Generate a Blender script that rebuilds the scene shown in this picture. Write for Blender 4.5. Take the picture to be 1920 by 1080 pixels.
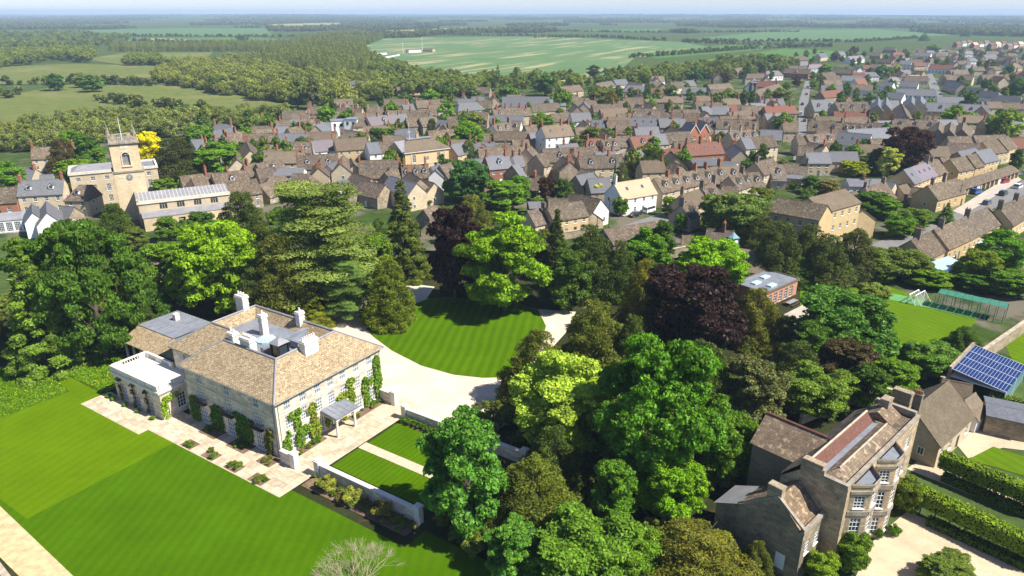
import bpy, math, random
import numpy as np
from mathutils import Vector
for o in list(bpy.data.objects): bpy.data.objects.remove(o)
S = bpy.context.scene
COL = S.collection
# ------------------------------------------------------------------ camera, sky, sun, exposure
CAMH = 58.0; FPX = 1331.0; PITCH = math.atan(518 / FPX)
cd = bpy.data.cameras.new('camera'); cam = bpy.data.objects.new('camera', cd); COL.objects.link(cam)
cam.location = (0, 0, CAMH); cam.rotation_euler = (math.pi / 2 - PITCH, 0, 0)
cd.sensor_width = 36; cd.lens = FPX / 1920 * 36; cd.clip_start = 1; cd.clip_end = 60000
S.camera = cam
SUN_EL, SUN_AZ = math.radians(51), math.radians(-22)        # azimuth measured from +X towards +Y
W = bpy.data.worlds.new('World'); S.world = W; W.use_nodes = True
nt = W.node_tree; bgn = nt.nodes['Background']
sky = nt.nodes.new('ShaderNodeTexSky'); sky.sky_type = 'NISHITA'; sky.sun_disc = False
sky.sun_elevation = SUN_EL; sky.sun_rotation = math.pi / 2 - SUN_AZ
sky.air_density = 0.7; sky.dust_density = 0.3; sky.ozone_density = 4.0
tn = nt.nodes.new('ShaderNodeMix'); tn.data_type = 'RGBA'; tn.blend_type = 'MULTIPLY'; tn.inputs[0].default_value = 1; tn.inputs[7].default_value = (.98, .92, 1.02, 1)
nt.links.new(sky.outputs[0], tn.inputs[6]); nt.links.new(tn.outputs[2], bgn.inputs[0]); bgn.inputs[1].default_value = 0.09
sd = bpy.data.lights.new('sun', 'SUN'); sd.energy = 5.0; sd.angle = math.radians(0.5); sd.color = (1, 0.95, 0.86)
sun = bpy.data.objects.new('sun', sd); COL.objects.link(sun)
sv = Vector((math.cos(SUN_EL) * math.cos(SUN_AZ), math.cos(SUN_EL) * math.sin(SUN_AZ), math.sin(SUN_EL)))
sun.rotation_euler = sv.to_track_quat('Z', 'Y').to_euler(); sun.location = (300, 0, 400)
S.view_settings.view_transform = 'Standard'; S.view_settings.look = 'None'
S.view_settings.exposure = 0.90; S.view_settings.gamma = 1
S.render.engine = 'CYCLES'
try:
    S.cycles.max_bounces = 6; S.cycles.diffuse_bounces = 3; S.cycles.glossy_bounces = 2
    S.cycles.transmission_bounces = 4; S.cycles.volume_bounces = 0; S.cycles.transparent_max_bounces = 8
except Exception: pass
R = random.Random(7); NR = np.random.default_rng(11)
# ------------------------------------------------------------------ layout helpers
cP, sP = math.cos(PITCH), math.sin(PITCH)
def G(px, py, z=0.0):                  # point of height z seen at a place of the photograph -> world
    u = (px - 960) / FPX; v = (540 - py) / FPX
    dy = cP + v * sP; dz = -sP + v * cP; t = (z - CAMH) / dz
    return Vector((u * t, dy * t, z))
def depth(p): return p.y * cP + (CAMH - p.z) * sP
def frame(ox, oy, s): return lambda x, y: (ox + x / s, oy + y / s)
def inpoly(x, y, P):
    c = False; n = len(P)
    for i in range(n):
        x1, y1 = P[i][0], P[i][1]; x2, y2 = P[i - 1][0], P[i - 1][1]
        if (y1 > y) != (y2 > y) and x < (x2 - x1) * (y - y1) / (y2 - y1) + x1: c = not c
    return c
# ------------------------------------------------------------------ materials
MATS = {}
class N:
    def __init__(s, name):
        s.m = bpy.data.materials.new(name); s.m.use_nodes = True; s.t = s.m.node_tree
        s.p = s.t.nodes['Principled BSDF']; MATS[name] = s.m
    def n(s, ty, ins=None, **kw):
        q = s.t.nodes.new(ty)
        for k, v in kw.items(): setattr(q, k, v)
        for k, v in (ins or {}).items(): s.set(q.inputs[k], v)
        return q
    def set(s, sock, v):
        if isinstance(v, bpy.types.NodeSocket): s.t.links.new(v, sock)
        else:
            try: sock.default_value = v
            except Exception: sock.default_value = (*v, 1)
    def mix(s, f, a, b, mode='MIX'):
        q = s.n('ShaderNodeMix', data_type='RGBA', blend_type=mode)
        s.set(q.inputs[0], f); s.set(q.inputs[6], a); s.set(q.inputs[7], b); return q.outputs[2]
    def math(s, op, a, b=0.0):
        q = s.n('ShaderNodeMath', operation=op); s.set(q.inputs[0], a); s.set(q.inputs[1], b); return q.outputs[0]
    def ramp(s, f, a, b, c0=(0, 0, 0), c1=(1, 1, 1)):
        q = s.n('ShaderNodeValToRGB', {0: f}); e = q.color_ramp.elements
        e[0].position = a; e[1].position = b; e[0].color = (*c0, 1); e[1].color = (*c1, 1); return q.outputs[0]
    def noise(s, vec, sc, det=4, rough=.6): return s.n('ShaderNodeTexNoise', {'Vector': vec, 'Scale': sc, 'Detail': det, 'Roughness': rough}).outputs[0]
    def uv(s): return s.n('ShaderNodeTexCoord').outputs['UV']
    def ob(s): return s.n('ShaderNodeTexCoord').outputs['Object']
    def pos(s): return s.n('ShaderNodeNewGeometry').outputs['Position']
    def oc(s): return s.n('ShaderNodeObjectInfo').outputs['Color']
    def bump(s, h, st, dist=.05): s.set(s.p.inputs['Normal'], s.n('ShaderNodeBump', {'Strength': st, 'Distance': dist, 'Height': h}).outputs[0])
    def out(s, col, rough=.85, spec=.25):
        s.set(s.p.inputs['Base Color'], col); s.p.inputs['Roughness'].default_value = rough
        s.p.inputs['Specular IOR Level'].default_value = spec; return s.m
def masonry(name, c1, c2, mortar, bw, bh, stain, st=.5, speck=None, rough=.9, ms=.012, blot=.35):
    k = N(name); uv = k.uv(); pos = k.pos()
    b = k.n('ShaderNodeTexBrick', {'Vector': uv, 'Color1': c1, 'Color2': c2, 'Mortar': mortar, 'Scale': 1.0, 'Mortar Size': ms, 'Bias': 0.0, 'Brick Width': bw, 'Row Height': bh})
    col = b.outputs[0]
    n1 = k.noise(pos, blot, 6, .65); col = k.mix(k.math('MULTIPLY', k.ramp(n1, .42, .72), st), col, stain)
    if speck:
        n2 = k.noise(pos, speck[1], 3, .6); col = k.mix(k.math('MULTIPLY', k.ramp(n2, speck[2], speck[2] + .1), speck[3]), col, speck[0])
    col = k.mix(1.0, col, k.oc(), 'MULTIPLY')
    k.bump(b.outputs[1], -.25, .02)
    return k.out(col, rough, .2)
def plain(name, c, rough=.7, var=.15, sc=.8, spec=.3, metal=0, tint=True):
    k = N(name); n = k.noise(k.pos(), sc, 4)
    col = k.mix(k.ramp(n, .3, .7), tuple(x * (1 - var) for x in c), tuple(min(1, x * (1 + var)) for x in c))
    if tint: col = k.mix(1.0, col, k.oc(), 'MULTIPLY')
    k.p.inputs['Metallic'].default_value = metal
    return k.out(col, rough, spec)
masonry('wall_cream', (.60, .49, .33), (.48, .39, .26), (.48, .41, .29), .55, .24, (.26, .22, .16), .45)
masonry('wall_manor', (.80, .71, .57), (.54, .46, .35), (.48, .42, .33), .85, .38, (.33, .29, .23), .7, ((.28, .25, .2), 2.0, .55, .6))
masonry('wall_yellow', (.60, .44, .23), (.50, .37, .19), (.46, .37, .22), .5, .22, (.30, .23, .13), .35)
masonry('wall_dark', (.24, .20, .15), (.18, .155, .12), (.22, .19, .15), .5, .2, (.10, .09, .075), .6)
masonry('wall_stone', (.45, .36, .235), (.29, .235, .155), (.22, .18, .125), .8, .36, (.13, .11, .085), .7, ((.12, .105, .085), 1.3, .56, .6), ms=.02)
masonry('wall_brick', (.36, .12, .055), (.28, .09, .045), (.34, .25, .18), .24, .08, (.18, .08, .05), .35, ms=.008)
plain('wall_white', (.78, .77, .72), .8, .06, .5)
masonry('roof_brown', (.104, .078, .054), (.172, .132, .092), (.035, .029, .023), .42, .32, (.055, .045, .034), .65, ((.27, .225, .16), 1.5, .55, .7))
masonry('roof_manor', (.29, .215, .12), (.50, .39, .235), (.14, .105, .068), .48, .30, (.25, .18, .115), .6, ((.10, .08, .055), 4.2, .53, .75), ms=.02, blot=1.6)
masonry('roof_slate', (.105, .107, .115), (.155, .157, .165), (.08, .08, .095), .35, .28, (.10, .10, .11), .4, ((.22, .21, .20), 2.2, .62, .5), rough=.6)
masonry('roof_red', (.21, .092, .062), (.15, .068, .048), (.10, .045, .03), .28, .25, (.14, .075, .055), .5, ((.30, .18, .12), 2.5, .6, .4))
masonry('roof_mauve', (.15, .125, .135), (.19, .16, .17), (.16, .13, .14), .35, .28, (.18, .15, .16), .4, rough=.6)
masonry('roof_pink', (.55, .40, .26), (.62, .46, .31), (.40, .28, .18), .3, .25, (.42, .30, .20), .4)
masonry('roof_tan', (.145, .112, .075), (.20, .155, .105), (.07, .055, .04), .40, .30, (.09, .072, .05), .5, ((.11, .09, .07), 2.4, .58, .6))
plain('lead', (.19, .205, .235), .42, .22, .7, .5)
plain('lead_pale', (.235, .23, .24), .5, .18, .5, .5)
plain('stone_trim', (.60, .54, .43), .85, .15, .9)
plain('stone_weathered', (.27, .235, .18), .9, .35, 1.2)
plain('stone_white', (.66, .62, .55), .8, .08, .9)
plain('white_paint', (.80, .80, .78), .5, .03, 1)
plain('black_iron', (.02, .021, .024), .4, .1, 1)
plain('terracotta', (.34, .14, .075), .8, .2, 1)
plain('dark_wood', (.06, .045, .032), .8, .3, 2)
plain('bark', (.10, .078, .055), .95, .35, 2.5)
plain('bark_pale', (.36, .30, .205), .9, .25, 2.5)
plain('soil', (.16, .105, .065), .95, .35, 1.5)
plain('rubber', (.018, .018, .018), .8, .1, 1)
plain('car_paint', (1, 1, 1), .22, .0, 1, .6)
plain('green_net', (.03, .16, .11), .8, .2, 1)
plain('green_mat', (.10, .27, .085), .9, .12, .6)
plain('concrete', (.42, .39, .34), .9, .15, .5)
plain('wood_fence', (.25, .19, .13), .9, .25, 1)
plain('teal_paint', (.10, .17, .18), .6, .1, 1)
k = N('pane'); k.out((.035, .045, .055), .08, .6)
k = N('pane_blind'); k.out((.17, .195, .21), .12, .6)
k = N('sky_pane'); k.out(k.mix(1.0, (.30, .50, .60), k.oc(), 'MULTIPLY'), .12, .6)
k = N('solar_blue'); k.out((.006, .018, .085), .12, .8)
def leafmat(name, col=None, sub=.24):
    k = N(name); at = k.n('ShaderNodeAttribute', attribute_name='tint').outputs['Fac']
    inf = k.n('ShaderNodeObjectInfo'); c = inf.outputs['Color'] if col is None else None
    n = k.noise(k.pos(), .35, 3); v = k.math('MULTIPLY', at, k.math('ADD', k.math('MULTIPLY', n, .7), .65))
    if col is not None:
        rr = k.n('ShaderNodeValToRGB', {0: inf.outputs['Random']}); e = rr.color_ramp.elements
        e[0].color = (*[x * .7 for x in col], 1); e[1].color = (col[0] * 1.35, col[1] * 1.2, col[2] * 1.1, 1); c = rr.outputs[0]
    vv = k.n('ShaderNodeCombineXYZ', {0: v, 1: v, 2: k.math('MULTIPLY', v, .9)}).outputs[0]
    cc = k.mix(1.0, c, k.mix(1.0, vv, (1.74, 1.70, 1.0, 1), 'MULTIPLY'), 'MULTIPLY')
    cc = k.mix(k.math('MULTIPLY', k.ramp(k.noise(k.pos(), .8, 3, .7), .42, .66), .6), cc, k.mix(1.0, cc, (1.45, 1.18, .75, 1), 'MULTIPLY'))
    d = k.n('ShaderNodeBsdfDiffuse', {'Color': cc}); t = k.n('ShaderNodeBsdfTranslucent', {'Color': k.mix(1.0, cc, (1.15, 1.25, .6, 1), 'MULTIPLY')})
    gl = k.n('ShaderNodeBsdfGlossy', {'Color': (.9, .95, .9, 1), 'Roughness': .45})
    m1 = k.n('ShaderNodeMixShader', {0: sub, 1: d.outputs[0], 2: t.outputs[0]}); m2 = k.n('ShaderNodeMixShader', {0: .008, 1: m1.outputs[0], 2: gl.outputs[0]})
    k.t.links.new(m2.outputs[0], k.t.nodes['Material Output'].inputs[0]); return k.m
leafmat('leaf'); leafmat('leaf_wood', (.088, .128, .042)); leafmat('leaf_scrub', (.108, .140, .050)); leafmat('leaf_far', (.066, .092, .046)); leafmat('leaf_willow', (.112, .150, .070))
leafmat('leaf_plantation', (.112, .148, .075))
def turf(name, c, stripe=None, var=.18, patch=None, fine=5.0, split=None):
    k = N(name); pos = k.pos(); n1 = k.noise(pos, .12, 5, .65); n2 = k.noise(pos, fine, 3, .7)
    f = k.math('ADD', k.math('MULTIPLY', n1, .6), k.math('MULTIPLY', n2, .4))
    col = k.mix(k.ramp(f, .36, .64), tuple(x * (1 - var) for x in c), tuple(x * (1 + var) for x in c))
    if stripe:                                              # mowing stripes: (angle, width, strength)
        mp = k.n('ShaderNodeMapping', {'Vector': pos, 'Rotation': (0, 0, -stripe[0])}).outputs[0]
        wv = k.n('ShaderNodeTexWave', {'Vector': mp, 'Scale': 1 / stripe[1] * .314, 'Distortion': 2.6, 'Detail': 2, 'Detail Scale': .35}).outputs[0]
        col = k.mix(k.math('MULTIPLY', k.ramp(wv, .3, .7), stripe[2]), col, k.mix(1.0, col, (1.5, 1.32, 1.3, 1), 'MULTIPLY'))
    n5 = k.noise(pos, .45, 5, .7); col = k.mix(k.math('MULTIPLY', k.ramp(n5, .5, .68), .45 if stripe else .2), col, k.mix(1.0, col, (1.3, 1.1, 1.0, 1), 'MULTIPLY')); n6 = k.noise(pos, .9, 4, .7); col = k.mix(k.math('MULTIPLY', k.ramp(n6, .56, .7), .4 if stripe else .2), col, k.mix(1.0, col, (.62, .72, .8, 1), 'MULTIPLY'))
    if patch:
        n3 = k.noise(pos, patch[1], 4, .6); col = k.mix(k.math('MULTIPLY', k.ramp(n3, patch[2], patch[2] + .12), patch[3]), col, patch[0])
    k.bump(n2, .35, .06); return k.out(col, .9, .0)
LA = math.radians(57)
turf('lawn_light', (.082, .150, .001), (math.radians(-20), 1.5, .18), .13)
turf('lawn_dark', (.048, .112, .001), (math.radians(-4), 1.35, .26), .15)
turf('lawn_panel', (.050, .112, .001), (LA + math.pi / 2, .8, .5), .15)
turf('lawn_oval', (.050, .112, .001), (math.radians(-8), 1.75, .62), .12)
turf('lawn_pitch', (.075, .140, .005), (math.radians(25), 1.6, .35), .15)
turf('meadow_grass', (.055, .115, .006), None, .4, ((.22, .22, .01), .9, .62, .7), 3.0)
turf('ground_grass', (.060, .090, .026), None, .35, ((.12, .10, .05), .02, .58, .5), 1.0)
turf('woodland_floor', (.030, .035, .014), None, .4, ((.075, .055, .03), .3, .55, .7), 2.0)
turf('garden_green', (.042, .070, .016), None, .45, ((.15, .13, .10), .07, .49, .9), 2.0)
turf('field_pasture', (.115, .140, .042), (math.radians(70), 9.0, .10), .22, ((.20, .18, .075), .012, .54, .6), .4)
turf('field_crop', (.085, .155, .060), (math.radians(62), 12.0, .12), .12, None, .3)
turf('field_green', (.075, .150, .040), (math.radians(40), 14.0, .12), .12, None, .3)
turf('field_pale', (.26, .24, .11), None, .2, ((.34, .29, .17), .01, .5, .6), .3)
k = N('field_streaky'); ps = k.pos(); mp = k.n('ShaderNodeMapping', {'Vector': k.n('ShaderNodeMapping', {'Vector': ps, 'Rotation': (0, 0, math.radians(-64))}).outputs[0], 'Scale': (.0045, .05, 1)}).outputs[0]
n1 = k.noise(mp, 1.0, 5, .6); n2 = k.noise(ps, .02, 4); col = k.mix(k.ramp(n2, .35, .65), (.080, .150, .050), (.105, .170, .062)); n4 = k.noise(ps, .0045, 2)
k.out(k.mix(k.math('MULTIPLY', k.math('MULTIPLY', k.ramp(n1, .52, .62), k.ramp(n4, .40, .52)), .85), col, (.36, .30, .16)), .9, .1)
for gn, gc in (('gravel_pale', (.62, .525, .40)), ('gravel_tan', (.50, .405, .275))):
    k = N(gn); ps = k.pos(); a_, b_, c_ = k.noise(ps, .22, 5, .7), k.noise(ps, 2.2, 4, .7), k.noise(ps, 9.0, 2, .7)
    cc = k.mix(k.ramp(a_, .35, .68), tuple(x * .76 for x in gc), tuple(x * 1.08 for x in gc)); cc = k.mix(k.math('MULTIPLY', k.ramp(b_, .5, .75), .45), cc, tuple(x * .72 for x in gc)); cc = k.mix(k.math('MULTIPLY', k.ramp(c_, .45, .7), .35), cc, tuple(min(1, x * 1.3) for x in gc)); k.bump(c_, .3, .03); k.out(cc, .95, .05)
plain('hay_path', (.48, .38, .21), .95, .25, 1.0, .1)
plain('asphalt', (.17, .165, .16), .9, .12, .4, .2); plain('pavement', (.40, .35, .29), .9, .15, .4, .2)
plain('slab', (.50, .405, .285), .85, .18, 1.6, .15); plain('yard', (.20, .175, .14), .95, .3, .15, .15)
def mt(n): return MATS[n]
# ------------------------------------------------------------------ mesh helpers
class MB:
    def __init__(s): s.v = []; s.f = []; s.mi = []
    def poly(s, pts, m=0):
        b = len(s.v); s.v += [tuple(p) for p in pts]; s.f.append(tuple(range(b, b + len(pts)))); s.mi.append(m); return s
    def box(s, x0, x1, y0, y1, z0, z1, m=0):
        b = len(s.v); s.v += [(x0, y0, z0), (x1, y0, z0), (x1, y1, z0), (x0, y1, z0), (x0, y0, z1), (x1, y0, z1), (x1, y1, z1), (x0, y1, z1)]
        for q in ((0, 3, 2, 1), (4, 5, 6, 7), (0, 1, 5, 4), (1, 2, 6, 5), (2, 3, 7, 6), (3, 0, 4, 7)): s.f.append(tuple(b + i for i in q)); s.mi.append(m)
        return s
    def prism(s, pts, off, m=0):                        # closed polygon extruded by a vector
        n = len(pts); b = len(s.v); s.v += [tuple(p) for p in pts] + [tuple(p[i] + off[i] for i in range(3)) for p in pts]
        s.f.append(tuple(range(b + n - 1, b - 1, -1))); s.mi.append(m); s.f.append(tuple(range(b + n, b + 2 * n))); s.mi.append(m)
        for i in range(n): j = (i + 1) % n; s.f.append((b + i, b + j, b + n + j, b + n + i)); s.mi.append(m)
        return s
    def cone(s, x, y, z0, z1, r0, r1, n=8, m=0, a0=0):
        b = len(s.v)
        for z, r in ((z0, r0), (z1, r1)): s.v += [(x + r * math.cos(a0 + 2 * math.pi * i / n), y + r * math.sin(a0 + 2 * math.pi * i / n), z) for i in range(n)]
        for i in range(n): j = (i + 1) % n; s.f.append((b + i, b + j, b + n + j, b + n + i)); s.mi.append(m)
        s.f.append(tuple(range(b + n - 1, b - 1, -1))); s.mi.append(m); s.f.append(tuple(range(b + n, b + 2 * n))); s.mi.append(m); return s
    def tube(s, a, c, r0, r1, n=6, m=0):
        a = Vector(a); c = Vector(c); d = (c - a).normalized(); t = d.orthogonal().normalized(); w = d.cross(t); b = len(s.v)
        for p, r in ((a, r0), (c, r1)): s.v += [tuple(p + t * (r * math.cos(2 * math.pi * i / n)) + w * (r * math.sin(2 * math.pi * i / n))) for i in range(n)]
        for i in range(n): j = (i + 1) % n; s.f.append((b + i, b + j, b + n + j, b + n + i)); s.mi.append(m)
        s.f.append(tuple(range(b + n, b + 2 * n))); s.mi.append(m); return s
    def facade(s, o, ux, w, h, ops, dep=.14, m=0, base=0.0):
        # wall in the plane through o along unit ux (outward normal = ux x z), with real openings (x0, x1, z0, z1) and reveals
        xs = sorted({0, w, *[a for q in ops for a in q[:2]]}); zs = sorted({base, h, *[a for q in ops for a in q[2:4]]})
        nx, ny = ux[1], -ux[0]
        P = lambda x, z, d=0: (o[0] + ux[0] * x - nx * d, o[1] + ux[1] * x - ny * d, z)
        for i in range(len(xs) - 1):
            for j in range(len(zs) - 1):
                cx, cz = (xs[i] + xs[i + 1]) / 2, (zs[j] + zs[j + 1]) / 2
                if any(q[0] < cx < q[1] and q[2] < cz < q[3] for q in ops): continue
                s.poly([P(xs[i], zs[j]), P(xs[i + 1], zs[j]), P(xs[i + 1], zs[j + 1]), P(xs[i], zs[j + 1])], m)
        for x0, x1, z0, z1 in ops:
            s.poly([P(x0, z0), P(x0, z0, dep), P(x0, z1, dep), P(x0, z1)], m); s.poly([P(x1, z0, dep), P(x1, z0), P(x1, z1), P(x1, z1, dep)], m)
            s.poly([P(x0, z0, dep), P(x0, z0), P(x1, z0), P(x1, z0, dep)], m); s.poly([P(x0, z1), P(x0, z1, dep), P(x1, z1, dep), P(x1, z1)], m)
        return s
    def mesh(s, name, mats):
        me = bpy.data.meshes.new(name); me.from_pydata(s.v, [], s.f); me.update()
        for m in ([mats] if isinstance(mats, str) else mats): me.materials.append(mt(m))
        if any(s.mi): me.polygons.foreach_set('material_index', s.mi)
        uv = me.uv_layers.new(name='UVMap'); buf = np.zeros(len(me.loops) * 2, np.float32); i = 0
        for p in me.polygons:
            n = p.normal
            if abs(n.z) > .97: tx, ty, tz, bx, by, bz = 1, 0, 0, 0, 1, 0
            else:
                l = math.hypot(n.x, n.y); tx, ty, tz = -n.y / l, n.x / l, 0; bx, by, bz = n.y * tz - n.z * ty, n.z * tx - n.x * tz, n.x * ty - n.y * tx
            for li in p.vertices:
                v = s.v[li]; buf[i] = v[0] * tx + v[1] * ty; buf[i + 1] = v[0] * bx + v[1] * by + v[2] * bz; i += 2
        uv.data.foreach_set('uv', buf); return me
def new(name, me, parent=None, loc=(0, 0, 0), rz=0, sc=None, col=None, rot=None):
    o = bpy.data.objects.new(name, me); COL.objects.link(o); o.location = loc
    o.rotation_euler = rot if rot else (0, 0, rz)
    if sc is not None: o.scale = (sc, sc, sc) if isinstance(sc, (int, float)) else sc
    if col is not None: o.color = (*col, 1)
    if parent: o.parent = parent
    return o
def part(name, mb, mats, parent, **kw): return new(name, mb.mesh(name, mats), parent, **kw)
def tag(o, label, cat, group=None):
    o['label'] = label; o['category'] = cat
    if group: o['group'] = group
    return o
def thing(name, label, cat, loc=(0, 0, 0), rz=0, group=None): return tag(new(name, None, None, loc, rz), label, cat, group)
def structure(name, mb, mats, **kw): o = part(name, mb, mats, None, **kw); o['kind'] = 'structure'; return o
def sheet(name, pts, mat, z, thick=0):          # flat patch of ground
    return structure(name, MB().poly([(p[0], p[1], z) for p in pts]), mat)
def pxsheet(name, px, mat, z): 
    pts = [G(*q) for q in px]; a = sum(pts[i - 1].x * pts[i].y - pts[i].x * pts[i - 1].y for i in range(len(pts)))
    return sheet(name, pts if a > 0 else pts[::-1], mat, z)
def jit(a=.12): f = R.uniform(1 - a, 1 + a); return (f * R.uniform(.97, 1.03), f, f * R.uniform(.95, 1.05))
# ------------------------------------------------------------------ leaves
def leafmesh(name, c, nrm, size, mat, asp=.55, jitter=.6, tint=None, rng=NR):
    n = len(c); d = nrm + rng.normal(0, jitter, (n, 3)); d /= np.linalg.norm(d, axis=1)[:, None] + 1e-9
    t = np.cross(d, rng.normal(0, 1, (n, 3))); t /= np.linalg.norm(t, axis=1)[:, None] + 1e-9; b = np.cross(d, t)
    s = (size * rng.uniform(.6, 1.35, n))[:, None] if np.isscalar(size) else size[:, None]
    v = np.stack([c + t * s, c + b * s * asp + t * s * .1, c - t * s, c - b * s * asp + t * s * .1], 1).reshape(-1, 3)
    me = bpy.data.meshes.new(name); me.vertices.add(4 * n); me.vertices.foreach_set('co', v.astype(np.float32).ravel())
    me.loops.add(4 * n); me.loops.foreach_set('vertex_index', np.arange(4 * n, dtype=np.int32))
    me.polygons.add(n); me.polygons.foreach_set('loop_start', np.arange(0, 4 * n, 4, dtype=np.int32)); me.update(calc_edges=True)
    a = me.attributes.new('tint', 'FLOAT', 'POINT')
    tv = rng.uniform(.62, 1.38, n) if tint is None else tint * rng.uniform(.75, 1.25, n)
    a.data.foreach_set('value', np.repeat(tv, 4).astype(np.float32)); me.materials.append(mt(mat)); return me
def sphere_dirs(n, rng=NR): d = rng.normal(0, 1, (n, 3)); return d / np.linalg.norm(d, axis=1)[:, None]
def lumps_to_leaves(L, n, flat=1.0, low=-.75, rng=NR):
    # L: (x, y, z, r, sx, sz) lumps; leaves on the shell of every lump
    L = np.array(L); w = L[:, 3] ** 2 * L[:, 4]; k = rng.choice(len(L), n, p=w / w.sum()); d = sphere_dirs(n, rng)
    d[:, 2] = np.where(d[:, 2] < low, -d[:, 2], d[:, 2]); q = L[k]
    rr = q[:, 3] * (1.06 - np.abs(rng.normal(0, .26, n))) * (1 + .10 * np.sin(d[:, 0] * 5 + k * 1.7) * np.sin(d[:, 1] * 4 + k * 2.3))
    c = q[:, :3] + d * rr[:, None] * np.stack([q[:, 4], q[:, 4], q[:, 5]], 1)
    return c, d, (.66 + .62 * rng.random(len(L)))[k]
PRO = {}
def trunkmesh(name, h, r, limbs, mat='bark', spread=.26, top=.70):
    m = MB(); z = 0; p = Vector((0, 0, -.1)); n = 4
    for i in range(n):
        q = Vector((R.uniform(-.02, .02) * h, R.uniform(-.02, .02) * h, h * top * (i + 1) / n)); m.tube(p, q, r * (1 - i / n * .7), r * (1 - (i + 1) / n * .7), 7); 
        if i > 0:
            for j in range(limbs // 3 + 1):
                a = R.uniform(0, 6.28); e = p + Vector((math.cos(a), math.sin(a), .8)) * h * spread * R.uniform(.3, .55); e2 = e + Vector((math.cos(a), math.sin(a), .9)) * h * .1
                m.tube(p, e, r * .45 * (1 - i / n * .6), r * .16, 5); m.tube(e, e2, r * .16, r * .05, 4)
        p = q
    return m.mesh(name, mat)
def broad(key, w, h, n, size, lumps=46, z0=.18, seed=1, mat='leaf', lr=(.24, .40), top=1.0, subl=0):
    rng = np.random.default_rng(seed); L = []; rx = w / 2; cz = h * (z0 + 1) / 2; rz = h * (1 - z0) / 2
    for i in range(lumps):
        d = sphere_dirs(1, rng)[0]
        if d[2] < -.92: d[2] *= -.5
        f = rng.uniform(.40, .84); rad = rx * rng.uniform(*lr)
        x, y, z = d[0] * rx * f, d[1] * rx * f, cz + d[2] * (rz - rad * .55) * (f + .22)
        if not subl: L.append((x, y, z, rad, 1, .72)); continue
        L.append((x, y, z, rad * .8, 1, .7)); out = np.array([x, y, (z - cz) * rx / rz + .35 * rx]); out /= np.linalg.norm(out) + 1e-6
        for e in sphere_dirs(subl, rng):
            e = e + out * .9; e /= np.linalg.norm(e); L.append((x + e[0] * rad * .85, y + e[1] * rad * .85, z + e[2] * rad * .62, rad * rng.uniform(.28, .46), 1.15, .55))
    c, d, t = lumps_to_leaves(L, n, rng=rng); c[:, 2] = np.clip(c[:, 2], h * .04, None)
    PRO[key] = (leafmesh('foliage', c, d, size, mat, .6, .55, t, rng), trunkmesh('trunk', h, max(.12, w * .032), 5), w, c[:, 2].max())
def conic(key, w, h, n, size, levels=16, per=7, droop=.25, pw=.85, seed=2, lr=(.16, .26), asp=.4, z0=.03, sz=.8):
    rng = np.random.default_rng(seed); L = []; rx = w / 2
    for i in range(levels):
        f = (i + .5) / levels; r = rx * (1 - f) ** pw; z = h * (z0 + (1 - z0) * f); m = max(2, int(per * (1 - f * .7))); a0 = rng.uniform(0, 6)
        for j in range(m):
            a = a0 + 6.283 * j / m + rng.normal(0, .2); q = rng.uniform(.6, .92); rad = max(.3, rx * rng.uniform(*lr) * (1.1 - .6 * f))
            L.append((math.cos(a) * r * q, math.sin(a) * r * q, max(rad * .4, z - droop * r * q), rad, 1.15, sz))
    for q in list(L):
        o_ = math.hypot(q[0], q[1]) + 1e-6
        for e in sphere_dirs(4, rng):
            e = e + np.array([q[0] / o_, q[1] / o_, .35]) * .8; e /= np.linalg.norm(e); L.append((q[0] + e[0] * q[3], q[1] + e[1] * q[3], max(.2, q[2] + e[2] * q[3] * .7), q[3] * rng.uniform(.3, .5), 1.2, .75))
    L.append((0, 0, h * .97, rx * .1, 1, 1.5)); c, d, t = lumps_to_leaves(L, n, low=-.6, rng=rng); c[:, 2] = np.clip(c[:, 2], .05, None)
    PRO[key] = (leafmesh('foliage', c, d, size, 'leaf', asp, .7, t, rng), trunkmesh('trunk', h, w * .03, 3, top=.9), w, c[:, 2].max())
def cedar(key, w, h, n, size, seed=4):
    rng = np.random.default_rng(seed); L = []; rx = w / 2
    for i in range(15):
        f = i / 14; z = h * (.2 + .78 * f); r = rx * (1 - .55 * f ** 1.6) * rng.uniform(.8, 1)
        for j in range(int(10 - 4 * f)):
            a = rng.uniform(0, 6.283); q = rng.uniform(.2, .92); rad = rx * rng.uniform(.16, .30)
            L.append((math.cos(a) * r * q, math.sin(a) * r * q, z + rng.normal(0, .25) - .05 * r * q, rad, 1.25, .16))
    c, d, t = lumps_to_leaves(L, n, low=-.2, rng=rng); d = d * .4 + np.array([0, 0, 1.0])
    PRO[key] = (leafmesh('foliage', c, d, size, 'leaf', .45, .35, t, rng), trunkmesh('trunk', h, w * .035, 8, top=.92), w, c[:, 2].max())
broad('broad_a', 14, 18, 52000, .25, 62, .03, 1, lr=(.22, .34), subl=9); broad('broad_b', 15, 16, 52000, .26, 66, .02, 5, lr=(.20, .33), subl=9); broad('broad_c', 11, 16, 42000, .22, 60, .01, 9, lr=(.22, .34), subl=8); broad('broad_xl', 23, 21, 100000, .27, 95, .01, 14, lr=(.15, .25), subl=9)
conic('yew', 11, 12, 48000, .18, 11, 10, .12, .55, 3, (.22, .34), .35); conic('yewcone', 9, 13.5, 40000, .18, 14, 10, .10, .62, 8, (.2, .3), .35); conic('spire', 10, 23, 42000, .25, 24, 8, .38, .95, 6, (.13, .22), .32, sz=.9)
conic('oak', 12, 14, 48000, .18, 10, 10, .05, .42, 12, (.24, .38), .5, .1)
cedar('cedar', 22, 22, 60000, .26)
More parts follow.
